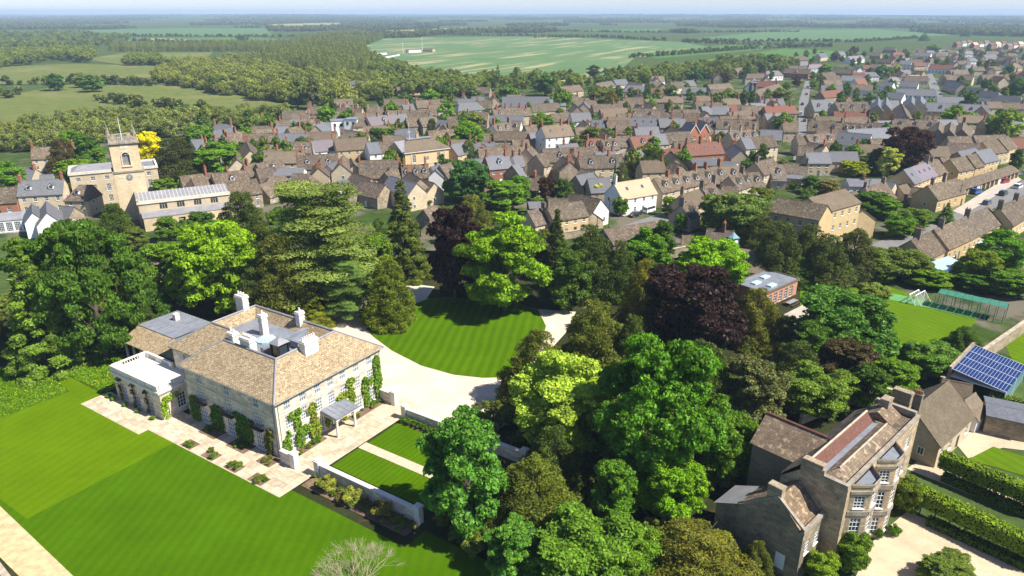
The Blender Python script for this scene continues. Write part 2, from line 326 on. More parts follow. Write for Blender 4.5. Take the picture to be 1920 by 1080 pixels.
broad('shrub', 3, 2.4, 5000, .10, 22, .0, 15); broad('lite', 10, 12, 3600, .46, 60, .04, 21, lr=(.16, .30)); broad('lite_b', 10, 11, 3600, .46, 50, .02, 22, lr=(.18, .34)); conic('lite_cone', 6, 12, 2000, .42, 12, 7, .2, .8, 23, (.2, .3))
broad('wood', 9, 11, 1900, .40, 22, .03, 31, 'leaf_wood'); broad('scrub', 9, 7, 2200, .32, 24, .0, 32, 'leaf_scrub'); broad('far', 11, 10, 260, 1.3, 14, .0, 33, 'leaf_far', (.3, .46)); broad('willow', 9, 7.5, 2200, .32, 24, .0, 34, 'leaf_willow')
conic('plantation', 7, 15, 1700, .42, 12, 6, .1, .6, 35, (.25, .36)); PRO['plantation'][0].materials[0] = mt('leaf_plantation')
def plant(name, label, cat, pos, w, h, kind, col, group=None, trunk=True, crown='crown'):
    fo, tr, pw, ph = PRO[kind]; s = (w / pw, w / pw * R.uniform(.92, 1.08), h / ph)
    t = thing(name, label, cat, pos, R.uniform(0, 6.28), group)
    new(crown, fo, t, sc=s, col=col)
    if trunk: new('trunk', tr, t, sc=s)
    return t
def tree(px, py, h, wpx, kind, col, label, group=None, name=None, f=None, cat='tree'):
    if f: px, py = f(px, py); wpx = wpx / FS
    p = G(px, py, h); w = wpx * depth(p) / FPX
    if p.y > 330 and kind in ('broad_a', 'broad_b', 'broad_c'): kind = 'lite' if kind != 'broad_b' else 'lite_b'
    if p.y > 330 and kind in ('yew', 'spire', 'yewcone'): kind = 'lite_cone'
    nm = name or {'yew': 'yew_tree', 'yewcone': 'yew_tree', 'spire': 'conifer_tree', 'lite_cone': 'conifer_tree', 'cedar': 'cedar_tree', 'shrub': 'shrub', 'oak': 'holm_oak'}.get(kind, 'broadleaf_tree')
    return plant(nm, label, cat, (p.x, p.y, 0), w, h, kind, [c * R.uniform(.92, 1.08) for c in col], group)
def scatter(name, label, cat, pts, kind, smin, smax, zs=1.0):    # an uncountable wood or hedge as one object
    me = bpy.data.meshes.new(name); me.from_pydata([(p[0], p[1], p[2] if len(p) > 2 else 0) for p in pts], [], [])
    for an, lo, hi in (('sc', smin, smax), ('rz', 0, 6.28)):
        me.attributes.new(an, 'FLOAT', 'POINT').data.foreach_set('value', NR.uniform(lo, hi, len(pts)).astype(np.float32))
    o = new(name, me); o['kind'] = 'stuff'; tag(o, label, cat)
    ng = bpy.data.node_groups.new(name, 'GeometryNodeTree'); ng.interface.new_socket('Geometry', in_out='INPUT', socket_type='NodeSocketGeometry'); ng.interface.new_socket('Geometry', in_out='OUTPUT', socket_type='NodeSocketGeometry')
    nn = ng.nodes.new; gi, go, ip, oi = nn('NodeGroupInput'), nn('NodeGroupOutput'), nn('GeometryNodeInstanceOnPoints'), nn('GeometryNodeObjectInfo')
    oi.inputs[0].default_value = PROTO_OBJ[kind]; l = ng.links.new
    a1, a2, c1, c2 = nn('GeometryNodeInputNamedAttribute'), nn('GeometryNodeInputNamedAttribute'), nn('ShaderNodeCombineXYZ'), nn('ShaderNodeCombineXYZ')
    a1.inputs[0].default_value = 'sc'; a2.inputs[0].default_value = 'rz'; mz = nn('ShaderNodeMath'); mz.operation = 'MULTIPLY'; mz.inputs[1].default_value = zs
    l(a1.outputs[0], mz.inputs[0]); l(a1.outputs[0], c1.inputs[0]); l(a1.outputs[0], c1.inputs[1]); l(mz.outputs[0], c1.inputs[2]); l(a2.outputs[0], c2.inputs[2])
    l(gi.outputs[0], ip.inputs['Points']); l(oi.outputs['Geometry'], ip.inputs['Instance']); l(c1.outputs[0], ip.inputs['Scale']); l(c2.outputs[0], ip.inputs['Rotation']); l(ip.outputs[0], go.inputs[0])
    o.modifiers.new('scatter', 'NODES').node_group = ng; return o
PROTO_OBJ = {}
# ================================================================== the setting
def hill(x, y):
    d = math.hypot(x, y)
    if d < 4200: return 0.0
    t = min(1, (d - 4200) / 5000); return t * (9 + 9 * math.sin(x / 2300 + 1.0) + 7 * math.sin(x / 900 + y / 1700) + (10 if x < -1500 else 0) * t)
m = MB(); xs = [-15000 + 500 * i for i in range(61)]; ys = [-3000] + [-1500 + 500 * i for i in range(35)]
vid = {}
for j, y in enumerate(ys):
    for i, x in enumerate(xs): vid[i, j] = len(m.v); m.v.append((x, y, hill(x, y)))
for j in range(len(ys) - 1):
    for i in range(len(xs) - 1): m.f.append((vid[i, j], vid[i + 1, j], vid[i + 1, j + 1], vid[i, j + 1])); m.mi.append(0)
structure('ground', m, 'ground_grass')
hz = MB().box(-15600, 15600, -3400, 16100, -2, 84); haze = part('haze', hz, 'pane', None); haze['kind'] = 'stuff'; haze.data.materials.clear()
tag(haze, 'pale blue summer haze lying over the far countryside', 'haze')
hm = bpy.data.materials.new('haze_air'); hm.use_nodes = True; ht = hm.node_tree; ht.nodes.clear()
hv = ht.nodes.new('ShaderNodeVolumePrincipled'); ho = ht.nodes.new('ShaderNodeOutputMaterial'); ht.links.new(hv.outputs[0], ho.inputs['Volume'])
hv.inputs['Color'].default_value = (.60, .80, 1.0, 1); hv.inputs['Density'].default_value = HAZE_DENSITY = .00013; hv.inputs['Anisotropy'].default_value = 0.0
haze.data.materials.append(hm)
# manor frame: origin at the corner of its two seen fronts, x along the bright entrance front, y along the shaded garden front
MO = Vector((-32, 83.4, 0)); MA = math.radians(57); cM, sM = math.cos(MA), math.sin(MA)
def ML(x, y, z=0): return Vector((MO.x + x * cM - y * sM, MO.y + x * sM + y * cM, z))
def mrect(x0, x1, y0, y1): return [ML(x0, y0), ML(x1, y0), ML(x1, y1), ML(x0, y1)]
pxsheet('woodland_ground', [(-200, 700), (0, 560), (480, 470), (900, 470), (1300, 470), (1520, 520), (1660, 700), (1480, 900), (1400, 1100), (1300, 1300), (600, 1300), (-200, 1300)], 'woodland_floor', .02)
pxsheet('town_ground', [(-150, 420), (0, 285), (400, 222), (700, 185), (1100, 170), (1500, 160), (1920, 160), (2050, 300), (2050, 430), (1660, 540), (1300, 500), (900, 480), (470, 460), (100, 470)], 'garden_green', .02)
pxsheet('suburb_ground', [(1130, 158), (1560, 95), (2000, 70), (2050, 158)], 'garden_green', .03)
pxsheet('garden_ground', [(1500, 520), (1660, 470), (2050, 380), (2050, 700), (1750, 720), (1600, 600)], 'garden_green', .05)
sheet('lawn', mrect(-25.5, -4, -26, 16.2), 'lawn_dark', .05); sheet('lawn', mrect(-25.5, -3.5, 16.2, 58), 'lawn_light', .054)
sheet('lawn', mrect(-5.2, -2.6, 16.5, 22.4), 'lawn_dark', .06)
sheet('lawn', mrect(-25.5, -.6, -55, -26.0), 'lawn_dark', .052); sheet('lawn_edge', [ML(-28.2, -26), ML(-25.5, -26), ML(-25.5, 40), ML(-23.4, 60), ML(-26, 60)], 'lawn_dark', .045)
sheet('meadow', [ML(-21, 44.5), ML(-6.2, 44.2), ML(-4.6, 62), ML(-24, 64)], 'meadow_grass', .07); sheet('meadow', mrect(-3.6, 5.8, 38.8, 60), 'meadow_grass', .07)
sheet('hay_path', [ML(-31.5, -12), ML(-28.2, -12), ML(-26, 24), ML(-24.6, 60), ML(-28.5, 60), ML(-30, 20)], 'hay_path', .05)
pxsheet('drive', [(560, 640), (600, 592), (660, 575), (735, 545), (770, 532), (815, 538), (800, 560), (900, 575), (985, 578), (1080, 585), (1060, 625), (1010, 680), (985, 770), (900, 830), (775, 790), (738, 768), (690, 740), (640, 690)], 'gravel_pale', .05)
pxsheet('oval_lawn', [(686, 617), (700, 632), (735, 658), (790, 686), (850, 703), (905, 709), (945, 708), (985, 690), (1012, 655), (1024, 612), (1008, 580), (950, 562), (870, 556), (805, 560), (745, 582), (705, 603)], 'lawn_oval', .09)
sheet('lawn', mrect(2.6, 7.7, -24, -7.1), 'lawn_panel', .06); sheet('lawn', mrect(9.4, 16.2, -24, -7.3), 'lawn_panel', .06)
pxsheet('lawn', [(1500, 535), (1560, 522), (1640, 528), (1720, 556), (1835, 596), (1800, 640), (1720, 705), (1650, 735), (1560, 690), (1500, 600)], 'lawn_pitch', .07)
pxsheet('lawn', [(1880, 640), (1980, 570), (1980, 700), (1900, 680)], 'lawn_pitch', .07)
pxsheet('lawn', [(1815, 862), (1862, 838), (1960, 870), (1960, 905)], 'lawn_pitch', .08)
pxsheet('forecourt', [(1590, 1110), (1640, 1010), (1700, 960), (1740, 975), (1960, 1075), (1960, 1180), (1600, 1180)], 'gravel_tan', .06)
pxsheet('garden_path', [(1700, 880), (1740, 850), (1960, 945), (1960, 985)], 'gravel_tan', .065); pxsheet('courtyard', [(1790, 830), (1850, 780), (1960, 800), (1960, 850), (1880, 840), (1815, 860)], 'gravel_tan', .065)
pxsheet('patio', [(1470, 590), (1530, 560), (1545, 580), (1500, 610), (1500, 625)], 'pavement', .09)
pxsheet('road', [(1105, 462), (1150, 430), (1260, 392), (1300, 372), (1310, 392), (1270, 408), (1190, 440), (1130, 470)], 'asphalt', .06)
pxsheet('road', [(1600, 478), (1650, 452), (1720, 432), (1800, 396), (1930, 333), (1990, 310), (1990, 335), (1930, 362), (1820, 410), (1730, 455), (1640, 492)], 'asphalt', .06)
pxsheet('pavement', [(1786, 396), (1900, 326), (1916, 337), (1806, 404)], 'pavement', .11); pxsheet('road', [(1487, 300), (1497, 240), (1498, 190), (1510, 152), (1521, 152), (1516, 190), (1512, 240), (1512, 300)], 'asphalt', .06)
pxsheet('road', [(1742, 190), (1744, 165), (1735, 140), (1748, 138), (1760, 162), (1770, 190)], 'asphalt', .06)
# far fields
FIELDS = [('field', 'field_streaky', [(655, 74), (800, 70), (1000, 68), (1280, 79), (1380, 97), (1190, 108), (1165, 130), (1110, 152), (900, 155), (830, 147), (740, 130), (700, 112)]),
 ('field', 'field_green', [(1270, 120), (1470, 91), (1620, 98), (1560, 112), (1400, 118), (1290, 128)]), ('field', 'field_green', [(1200, 100), (1370, 84), (1460, 88), (1400, 96), (1230, 110)]),
 ('field', 'field_crop', [(1300, 72), (1480, 56), (1640, 55), (1790, 66), (1620, 74), (1420, 77)]), ('field', 'field_pale', [(860, 52), (970, 51), (970, 57), (720, 62), (640, 61)]), ('field', 'field_crop', [(650, 56), (800, 62), (770, 66), (640, 66)]),
 ('field', 'field_pasture', [(-80, 205), (0, 182), (120, 160), (330, 160), (545, 196), (535, 214), (400, 228), (200, 232), (-80, 240)]), ('field', 'field_pasture', [(-60, 160), (-60, 128), (140, 120), (300, 124), (290, 148), (120, 158)]),
 ('field', 'field_pasture', [(155, 112), (230, 100), (400, 98), (380, 116), (230, 122)]), ('field', 'field_crop', [(150, 57), (330, 53), (500, 53), (510, 66), (380, 69), (230, 66)]), ('field', 'field_pale', [(500, 46), (640, 42), (640, 50), (540, 54)]),
 ('field', 'field_green', [(230, 72), (470, 70), (550, 75), (420, 84), (240, 80)]), ('field', 'field_pale', [(245, 73), (300, 72), (440, 80), (350, 79)]), ('field', 'field_pale', [(1540, 40), (1640, 38), (1600, 43)]), ('field', 'field_green', [(1100, 56), (1240, 54), (1240, 60), (1100, 60)])]
for i, (n, mat, px) in enumerate(FIELDS): pxsheet(n, px, mat, .12 + .03 * i)
# ------------------------------------------------------------------ woods, scrub and hedgerows
def spread(px, gap, lim=9000):
    P = [G(*q) for q in px]; x0, x1 = min(p.x for p in P), max(p.x for p in P); y0, y1 = min(p.y for p in P), max(p.y for p in P); out = []
    n = min(lim, int((x1 - x0) * (y1 - y0) / gap ** 2))
    for _ in range(n):
        x, y = R.uniform(x0, x1), R.uniform(y0, y1)
        if inpoly(x, y, P): out.append((x, y))
    return out
def alongline(px, gap, w=2.0):
    out = []
    for a, b in zip(px[:-1], px[1:]):
        A, B = G(*a), G(*b); n = max(2, int((B - A).length / gap))
        for i in range(n):
            p = A.lerp(B, (i + R.random()) / n); out.append((p.x + R.gauss(0, w), p.y + R.gauss(0, w)))
    return out
def proto(kind, px, py, w, h, label, cat, name):
    p = G(px, py); t = plant(name, label, cat, (p.x, p.y, 0), w, h, kind, (1, 1, 1)); PROTO_OBJ[kind] = t.children[0]
proto('scrub', 322, 232, 9, 8, 'olive scrub willow standing proud at the edge of the pasture thicket', 'tree', 'willow_tree'); proto('wood', 407, 176, 11, 14, 'dark green tree in front of the pale scrub beside the pasture', 'tree', 'broadleaf_tree')
proto('plantation', 560, 172, 9, 18, 'tall dark poplar at the edge of the pasture above the town', 'tree', 'poplar_tree'); proto('far', 745, 128, 10, 9, 'small dark tree beside the sewage works on the crop field', 'tree', 'broadleaf_tree')
proto('willow', 60, 240, 10, 8, 'grey green willow in the scrub behind the cream house', 'tree', 'willow_tree')
scatter('plantation_wood', 'dense dark plantation wood beside the big crop field', 'wood', spread([(470, 128), (520, 102), (580, 84), (680, 86), (695, 118), (690, 145), (620, 150), (540, 140)], 5.2), 'plantation', .6, 1.25)
scatter('scrub_thicket', 'olive thicket of scrub willow between pasture and town', 'thicket', spread([(290, 142), (330, 122), (470, 116), (560, 145), (700, 150), (760, 165), (720, 190), (640, 205), (560, 200), (400, 176), (300, 155)], 8.5), 'scrub', .4, 1.9)
scatter('scrub_thicket', 'grey green willow thicket in the meadow behind the church tower', 'thicket', spread([(-60, 240), (180, 218), (320, 226), (420, 214), (560, 218), (600, 206), (560, 236), (420, 255), (300, 262), (120, 280), (-60, 296)], 9.5), 'willow', .5, 1.25)
scatter('scrub_thicket', 'olive bushes scattered over the meadow behind the church', 'thicket', spread([(-60, 238), (180, 218), (420, 214), (570, 216), (560, 232), (300, 262), (-60, 280)], 12), 'scrub', .5, 1.0)
scatter('left_wood', 'hazy belt of mixed wood beyond the pastures', 'wood', spread([(-60, 96), (-60, 62), (130, 64), (240, 70), (250, 80), (190, 92), (80, 98)], 26) + spread([(-60, 126), (0, 104), (90, 104), (100, 116), (0, 130)], 8) + spread([(100, 100), (180, 100), (175, 118), (105, 116)], 9), 'wood', .8, 1.35)
scatter('poplar_belt', 'long belt of grey green poplars across the valley', 'wood', spread([(205, 92), (560, 86), (590, 91), (480, 97), (210, 97)], 9) + spread([(560, 74), (660, 62), (720, 72), (690, 84), (600, 86)], 10), 'plantation', .7, 1.0)
scatter('wood_block', 'small dark block of trees standing in the pasture', 'wood', spread([(232, 124), (246, 112), (300, 112), (308, 124)], 5), 'wood', .8, 1.05)
scatter('town_edge_wood', 'band of trees between the crop field and the town roofs', 'wood', spread([(700, 112), (735, 128), (790, 148), (900, 158), (960, 160), (900, 182), (760, 186), (690, 160)], 7) + spread([(940, 156), (1120, 156), (1200, 140), (1400, 128), (1500, 124), (1490, 134), (1260, 160), (960, 176)], 9) + spread([(1340, 118), (1470, 118), (1460, 128), (1340, 130)], 9), 'wood', .6, 1.25)
HL = [[(1180, 109), (1260, 104), (1400, 93), (1470, 90), (1560, 88)], [(1280, 80), (1380, 84), (1500, 86), (1560, 88)], [(1280, 78), (1400, 79), (1480, 78), (1600, 80), (1720, 72)], [(690, 69), (820, 66), (980, 68), (1120, 70), (1250, 77)], [(1000, 71), (1100, 70)], [(735, 130), (750, 124), (766, 131)],
 [(0, 160), (130, 156), (320, 160), (420, 172), (540, 194)], [(-20, 180), (40, 178)], [(185, 190), (290, 205), (330, 206)], [(0, 70), (200, 68), (500, 70), (640, 69)], [(850, 66), (960, 58), (1240, 62), (1500, 60)], [(640, 55), (720, 61), (820, 66)], [(250, 78), (440, 84)], [(200, 158), (290, 162)]]
hp = []
for h in HL: hp += alongline(h, 5, 1.2)
scatter('hedgerow', 'dark hedgerows with trees dividing the far fields', 'hedge', hp, 'far', .28, .85)
pts = []
for _ in range(60000):
    d = 1700 * (10500 / 1700) ** R.random(); x = R.uniform(-.78, .78) * d
    if abs(x) > 13500 or d > 14000: continue
    f = math.sin(x / 310 + d / 900) + math.sin(d / 170 + x / 800) + .8 * math.sin(x / 130 - d / 420 + 2) + .5 * math.sin(x / 61)
    if f < .15 + (.75 if d < 2600 else 0): continue
    v = CAMH / d; py = 540 - FPX * math.tan(PITCH - math.atan(v)); q = (960 + FPX * x / (d * cP + CAMH * sP), py)
    if any(inpoly(q[0], q[1], F[2]) for F in FIELDS): continue
    pts.append((x, d, hill(x, d) - .5))
scatter('far_woods', 'blue green woods and hedges stretching to the hazy horizon', 'wood', pts, 'far', .7, 1.45)
# ================================================================== generic town house
WINS = {}
def windowmesh(w, h, nx, nz, key=None, frame='white_paint', sill=True, fw=.07):
    k = (w, h, nx, nz, frame, sill)
    if k in WINS: return WINS[k]
    m = MB(); b = .028
    m.box(-w / 2, -w / 2 + fw, -.05, .03, 0, h); m.box(w / 2 - fw, w / 2, -.05, .03, 0, h); m.box(-w / 2 + fw, w / 2 - fw, -.05, .03, 0, fw); m.box(-w / 2 + fw, w / 2 - fw, -.05, .03, h - fw, h)
    for i in range(1, nx): x = -w / 2 + w * i / nx; m.box(x - b, x + b, -.03, .02, fw, h - fw)
    for i in range(1, nz): z = h * i / nz; m.box(-w / 2 + fw, w / 2 - fw, -.035, .015, z - b, z + b)
    if sill: m.box(-w / 2 - .08, w / 2 + .08, -.2, .03, -.09, -.004)
    p = MB().box(-w / 2 + fw, w / 2 - fw, .0, .012, fw, h - fw)
    WINS[k] = (m.mesh('window', frame), p.mesh('pane', 'pane')); return WINS[k]
def window(parent, x, y, z, rz, w=.95, h=1.35, nx=2, nz=2, frame='white_paint', name='window', sill=True, blind=False):
    a, b = windowmesh(w, h, nx, nz, None, frame, sill); o = new(name, a, parent, (x, y, z), rz); pn = new('pane', b, o)
    if blind: pn.material_slots[0].link = 'OBJECT'; pn.material_slots[0].material = mt('pane_blind')
    return o
SIMPLE = {}
def simplewin(parent, x, y, z, rz, w, h):
    k = (round(w, 1), round(h, 1))
    if k not in SIMPLE:
        m = MB(); m.box(-w / 2, w / 2, -.06, .02, 0, h, 0); m.box(-w / 2 + .1, -.03, -.075, -.04, .1, h - .1, 1); m.box(.03, w / 2 - .1, -.075, -.04, .1, h - .1, 1); SIMPLE[k] = m.mesh('window', ['white_paint', 'pane'])
    return new('window', SIMPLE[k], parent, (x, y, z), rz)
CHM = {}
def chimney(parent, x, y, z0, z1, ct='b', rz=0, w=.6, l=1.1, pots=3):
    k = (ct, pots, w, l)
    if k not in CHM:
        m = MB(); m.box(-l / 2, l / 2, -w / 2, w / 2, 0, .9, 0); m.box(-l / 2 - .07, l / 2 + .07, -w / 2 - .07, w / 2 + .07, .9, .95, 0); m.box(-l / 2 - .03, l / 2 + .03, -w / 2 - .03, w / 2 + .03, .95, .97, 0)
        for i in range(pots): m.cone((i + .5) / pots * l - l / 2, 0, .97, 1.13, .15, .11, 7, 1)
        CHM[k] = m.mesh('chimney', [{'b': 'wall_brick', 's': 'wall_stone', 'd': 'wall_dark', 'w': 'stone_white'}[ct], 'terracotta' if ct != 'w' else 'stone_white'])
    return new('chimney', CHM[k], parent, (x, y, z0), rz, (1, 1, (z1 - z0)), jit(.15))
DRM = {}
def dormer(parent, x, y, z, rz, roof, front='white_paint'):
    k = (roof, front)
    if k not in DRM:
        m = MB(); m.prism([(-.62, -.75, -.55), (.62, -.75, -.55), (.62, -.75, .55), (0, -.75, 1.15), (-.62, -.75, .55)], (0, 1.9, 0), 0)
        for s in (-1, 1): m.prism([(s * .78, -.9, .42), (0, -.9, 1.2), (0, -.9, 1.28), (s * .82, -.9, .46)] if s > 0 else [(0, -.9, 1.2), (-.78, -.9, .42), (-.82, -.9, .46), (0, -.9, 1.28)], (0, 2.4, 0), 1)
        m.box(-.42, -.03, -.80, -.74, -.35, .55, 2); m.box(.03, .42, -.80, -.74, -.35, .55, 2); DRM[k] = m.mesh('dormer', [front, roof, 'pane'])
    return new('dormer', DRM[k], parent, (x, y, z), rz)
HOUSES = []
RN = {'brown': 'roof_brown', 'slate': 'roof_slate', 'red': 'roof_red', 'mauve': 'roof_mauve', 'pink': 'roof_pink', 'tan': 'roof_tan', 'manor': 'roof_manor'}
RD = {'brown': 'brown stone slate', 'slate': 'grey slate', 'red': 'red tile', 'mauve': 'mauve slate', 'pink': 'pale pink tile', 'tan': 'tan tile', 'manor': 'golden stone slate'}
WN = {'cream': 'wall_cream', 'yellow': 'wall_yellow', 'dark': 'wall_dark', 'stone': 'wall_stone', 'brick': 'wall_brick', 'white': 'wall_white'}
WD = {'cream': 'cream stone', 'yellow': 'golden stone', 'dark': 'dark grey stone', 'stone': 'tan stone', 'brick': 'red brick', 'white': 'white'}
NUM = ['no', 'one', 'two', 'three', 'four', 'five', 'six', 'seven']
def house(a, b, zr=8.6, Wd=8.0, roof='brown', wall='stone', d=0, c=(), ct='b', hip='', pitch=43, label=None, zone='town', name='house', sw=True, world=False, cat='house', nwin=True, sky=0):
    A, B = (a, b) if world else (G(a[0], a[1], zr), G(b[0], b[1], zr)); A = Vector((A[0], A[1], 0)); B = Vector((B[0], B[1], 0))
    L = max(3.0, (B - A).length); ctr = (A + B) / 2; rz = math.atan2(B.y - A.y, B.x - A.x)
    Lh, Wh = L / 2, Wd / 2
    if 'l' in hip and not world: pass
    ze = max(2.2, zr - Wh * math.tan(math.radians(pitch))); t = (zr - ze) / Wh; far = ctr.y > 400
    if hip:                                     # the ridge was given: eaves reach beyond it on hipped ends
        el, er = (Wh * .8 if 'l' in hip else 0), (Wh * .8 if 'r' in hip else 0)
    else: el = er = 0
    xl, xr = -Lh - el, Lh + er
    if name == 'house': name = 'villa' if hip else 'cottage' if zr < 7.8 else 'terraced_house' if Wd <= 8.0 and zr < 9 else 'town_house' if zr >= 9 else 'house'
    if label is None:
        label = '%s %s with %s roof' % (WD[wall].replace(' stone', '') if wall != 'stone' else 'tan', {'house': 'house', 'cottage': 'cottage', 'terraced_house': 'terraced house', 'town_house': 'town house', 'villa': 'villa'}[name], RD[roof].replace('stone ', ''))
        if hip: label += ' hipped'
        ex = []
        if d: ex.append(NUM[min(d, 7)] + ' dormer' + ('s' if d > 1 else ''))
        if c: ex.append(NUM[len(c)] + ' stack' + ('s' if len(c) > 1 else ''))
        if ex: label += ', ' + ' and '.join(ex)
        label += {'town': ' in the town centre', 'west': ' near the church', 'east': ' east of the centre', 'suburb': ' in the far suburb', 'row': ' by the garage road'}[zone]
    if len(label.split()) > 16: label = label.replace(' in the town centre', ' in town')
    grp = ' '.join(label.split()[:9])
    T = thing(name, label, cat, (ctr.x, ctr.y, 0), rz, grp); wm = WN[wall]; wc, rc = jit(.14), jit(.18)
    nf = max(1, min(3, round((ze - .3) / 2.75))); fh = ze / nf; ops = []; nc = max(1, int((xr - xl) / 2.9)); ww, wh = .95, min(1.4, fh * .52)
    dc = nc // 2 if nc > 1 else -1
    if nwin:
        for f in range(nf):
            for i in range(nc):
                x = (xr - xl) * (i + .5) / nc
                if f == 0 and i == dc: ops.append((x - .5, x + .5, .02, 2.1)); continue
                z = f * fh + fh * .33; ops.append((x - ww / 2, x + ww / 2, z, min(z + wh, ze - .2)))
    m = MB()
    if far: m.facade((xl, -Wh), (1, 0), xr - xl, ze, [], m=0)
    else: m.facade((xl, -Wh), (1, 0), xr - xl, ze, ops)
    m.facade((xr, Wh), (-1, 0), xr - xl, ze, [])
    for x, s, hp in ((xl, -1, 'l' in hip), (xr, 1, 'r' in hip)):
        p = [(x, Wh, 0), (x, -Wh, 0), (x, -Wh, ze)] + ([] if hp else [(x, 0, zr - .02)]) + [(x, Wh, ze)]; m.poly(p if s < 0 else p[::-1])
    part('wall', m, wm, T, col=wc)
    for q in ops:
        x = xl + (q[0] + q[1]) / 2; w, h = q[1] - q[0], q[3] - q[2]
        if far: simplewin(T, x, -Wh, q[2], 0, w, h)
        elif q[2] < .1:
            dm = MB().box(-.5, .5, -.03, .03, 0, h); dd = part('door', dm, R.choice(['dark_wood', 'white_paint', 'teal_paint']), T, loc=(x, -Wh + .11, .02)); part('handle', MB().box(.3, .36, -.07, -.03, .95, 1.05), 'black_iron', dd)
        else: window(T, x, -Wh + .09, q[2], 0, round(w, 2), round(h, 2))
    if sw and not far:
        for x, s, hp in ((xl, -1, 'l' in hip), (xr, 1, 'r' in hip)):
            for f in range(nf):
                if R.random() < .55: simplewin(T, x + s * .005, R.uniform(-.25, .25) * Wd, f * fh + fh * .33, math.pi / 2 if s > 0 else -math.pi / 2, .9, 1.2)
    o, th = .28, .16; m = MB(); og = .16
    if hip:
        E0 = [(xl - (o if el else og), -Wh - o, ze - o * t), (xr + (o if er else og), -Wh - o, ze - o * t), (xr + (o if er else og), Wh + o, ze - o * t), (xl - (o if el else og), Wh + o, ze - o * t)]
        rl, rr = (-Lh if el else xl - og, 0, zr + .1), (Lh if er else xr + og, 0, zr + .1); lo = [(p[0], p[1], p[2] - th) for p in E0]
        m.poly([E0[0], E0[1], rr, rl]); m.poly([E0[2], E0[3], rl, rr]); m.poly([E0[1], E0[2], rr]); m.poly([E0[3], E0[0], rl]); m.poly(lo[::-1])
        for i in range(4): j = (i + 1) % 4; m.poly([lo[i], lo[j], E0[j], E0[i]])
    else:
        yo = Wh + o; zo = ze - o * t
        m.prism([(xl - og, -yo, zo), (xl - og, -yo, zo + th), (xl - og, 0, zr + th), (xl - og, yo, zo + th), (xl - og, yo, zo), (xl - og, 0, zr)][::-1], (xr - xl + 2 * og, 0, 0))
        m.prism([(xl - og, -.16, zr + th * .7), (xl - og, 0, zr + th + .09), (xl - og, .16, zr + th * .7)][::-1], (xr - xl + 2 * og, 0, 0))
    part('roof', m, RN[roof], T, col=rc)
    for f in c:
        x = xl + (xr - xl) * f; x = min(max(x, xl + .45), xr - .45); chimney(T, x, 0, zr - .7, zr + R.uniform(1.6, 2.6), ct, math.pi / 2, .62, R.choice([.95, 1.25, 1.5]), R.choice([2, 3, 4]))
    for i in range(d):
        x = xl + (xr - xl) * (i + .5) / d; y = -Wh * .55; dormer(T, x, y, ze + (Wh + y) * t + .35, 0, RN[roof])
    for i in range(sky):
        x = xl + (xr - xl) * (i + .6) / (sky + .3); y = -Wh * .45; new('skylight', SKYL, T, (x, y, ze + (Wh + y) * t + .17), rot=(math.atan(t), 0, 0))
    HOUSES.append((ctr.x, ctr.y, max(L, Wd) / 2)); return T
SKYL = MB().box(-.42, .42, -.6, .6, 0, .10, 0).box(-.34, .34, -.52, .52, .101, .112, 1).mesh('skylight', ['lead', 'pane'])
def rows(f, S, zone):
    for q in S:
        a = f(q[0], q[1]); b = f(q[2], q[3]); kw = dict(q[6]) if len(q) > 6 else {}; kw.setdefault('zone', zone); house(a, b, kw.pop('z', 8.6), kw.pop('w', 8.0), q[4], q[5], **kw)
# ================================================================== the town, row by row
Z4, Z5, Z6, Z7, Z3 = frame(0, 180, 3.6), frame(480, 180, 3.6), frame(960, 180, 3.6), frame(1440, 180, 3.6), frame(1280, 0, 3.0)
D = dict
rows(Z4, [
 (128, 575, 430, 560, 'slate', 'cream', D(d=2, c=(.02, .97), z=9.6, w=8, label='cream stone house with blue slate roof and two white dormers near the church')),
 (535, 600, 622, 600, 'brown', 'cream', D(d=1, hip='l', z=8.8, w=8, label='cream stone house with hipped roof and one dormer below the tower')),
 (0, 622, 120, 615, 'brown', 'brick', D(z=8, w=8, label='red brick house with brown roof at the orangery')),
 (210, 352, 500, 335, 'brown', 'cream', D(c=(.02, .98), z=8.5, label='cream house with long brown roof behind the brown leaved tree')),
 (110, 490, 240, 492, 'slate', 'cream', D(c=(.95,), z=7)), (270, 535, 360, 530, 'slate', 'cream', D(z=6.5)),
 (215, 728, 218, 790, 'slate', 'white', D(z=7, w=4.6, label='white gabled cottage, smaller of a pair below the slate house', pitch=48)), (312, 712, 316, 790, 'slate', 'white', D(z=7.6, w=6, label='white gabled cottage, larger of a pair below the slate house', pitch=48)),
 (420, 745, 500, 750, 'slate', 'stone', D(z=5.5, w=6)),
 (1215, 545, 1430, 520, 'brown', 'cream', D(c=(.8,), z=8)), (1430, 528, 1660, 500, 'brown', 'cream', D(c=(.45, .97), z=8.3, d=1)), (1290, 560, 1330, 640, 'brown', 'brick', D(z=7.4, w=6)), (1510, 590, 1728, 560, 'brown', 'stone', D(z=8.5, w=8)),
 (1290, 300, 1370, 290, 'slate', 'white', D(c=(.9,), z=8)), (1360, 330, 1460, 310, 'brown', 'stone', D(c=(.3,), z=8)), (1440, 290, 1540, 275, 'brown', 'stone', D(c=(.1, .9), z=8)), (1575, 355, 1600, 430, 'brown', 'cream', D(z=7.5, w=8)),
 (1660, 300, 1690, 370, 'brown', 'cream', D(z=8.5, w=7, c=(.1,))), (1440, 235, 1570, 215, 'slate', 'cream', D(z=9, hip='lr', w=10, label='grey slate hipped house with pale glazed roof lantern at the town edge')), (1500, 260, 1640, 240, 'brown', 'stone', D(c=(.1, .6), z=8)),
 (1640, 470, 1728, 455, 'brown', 'stone', D(c=(.3,), z=8))], 'west')
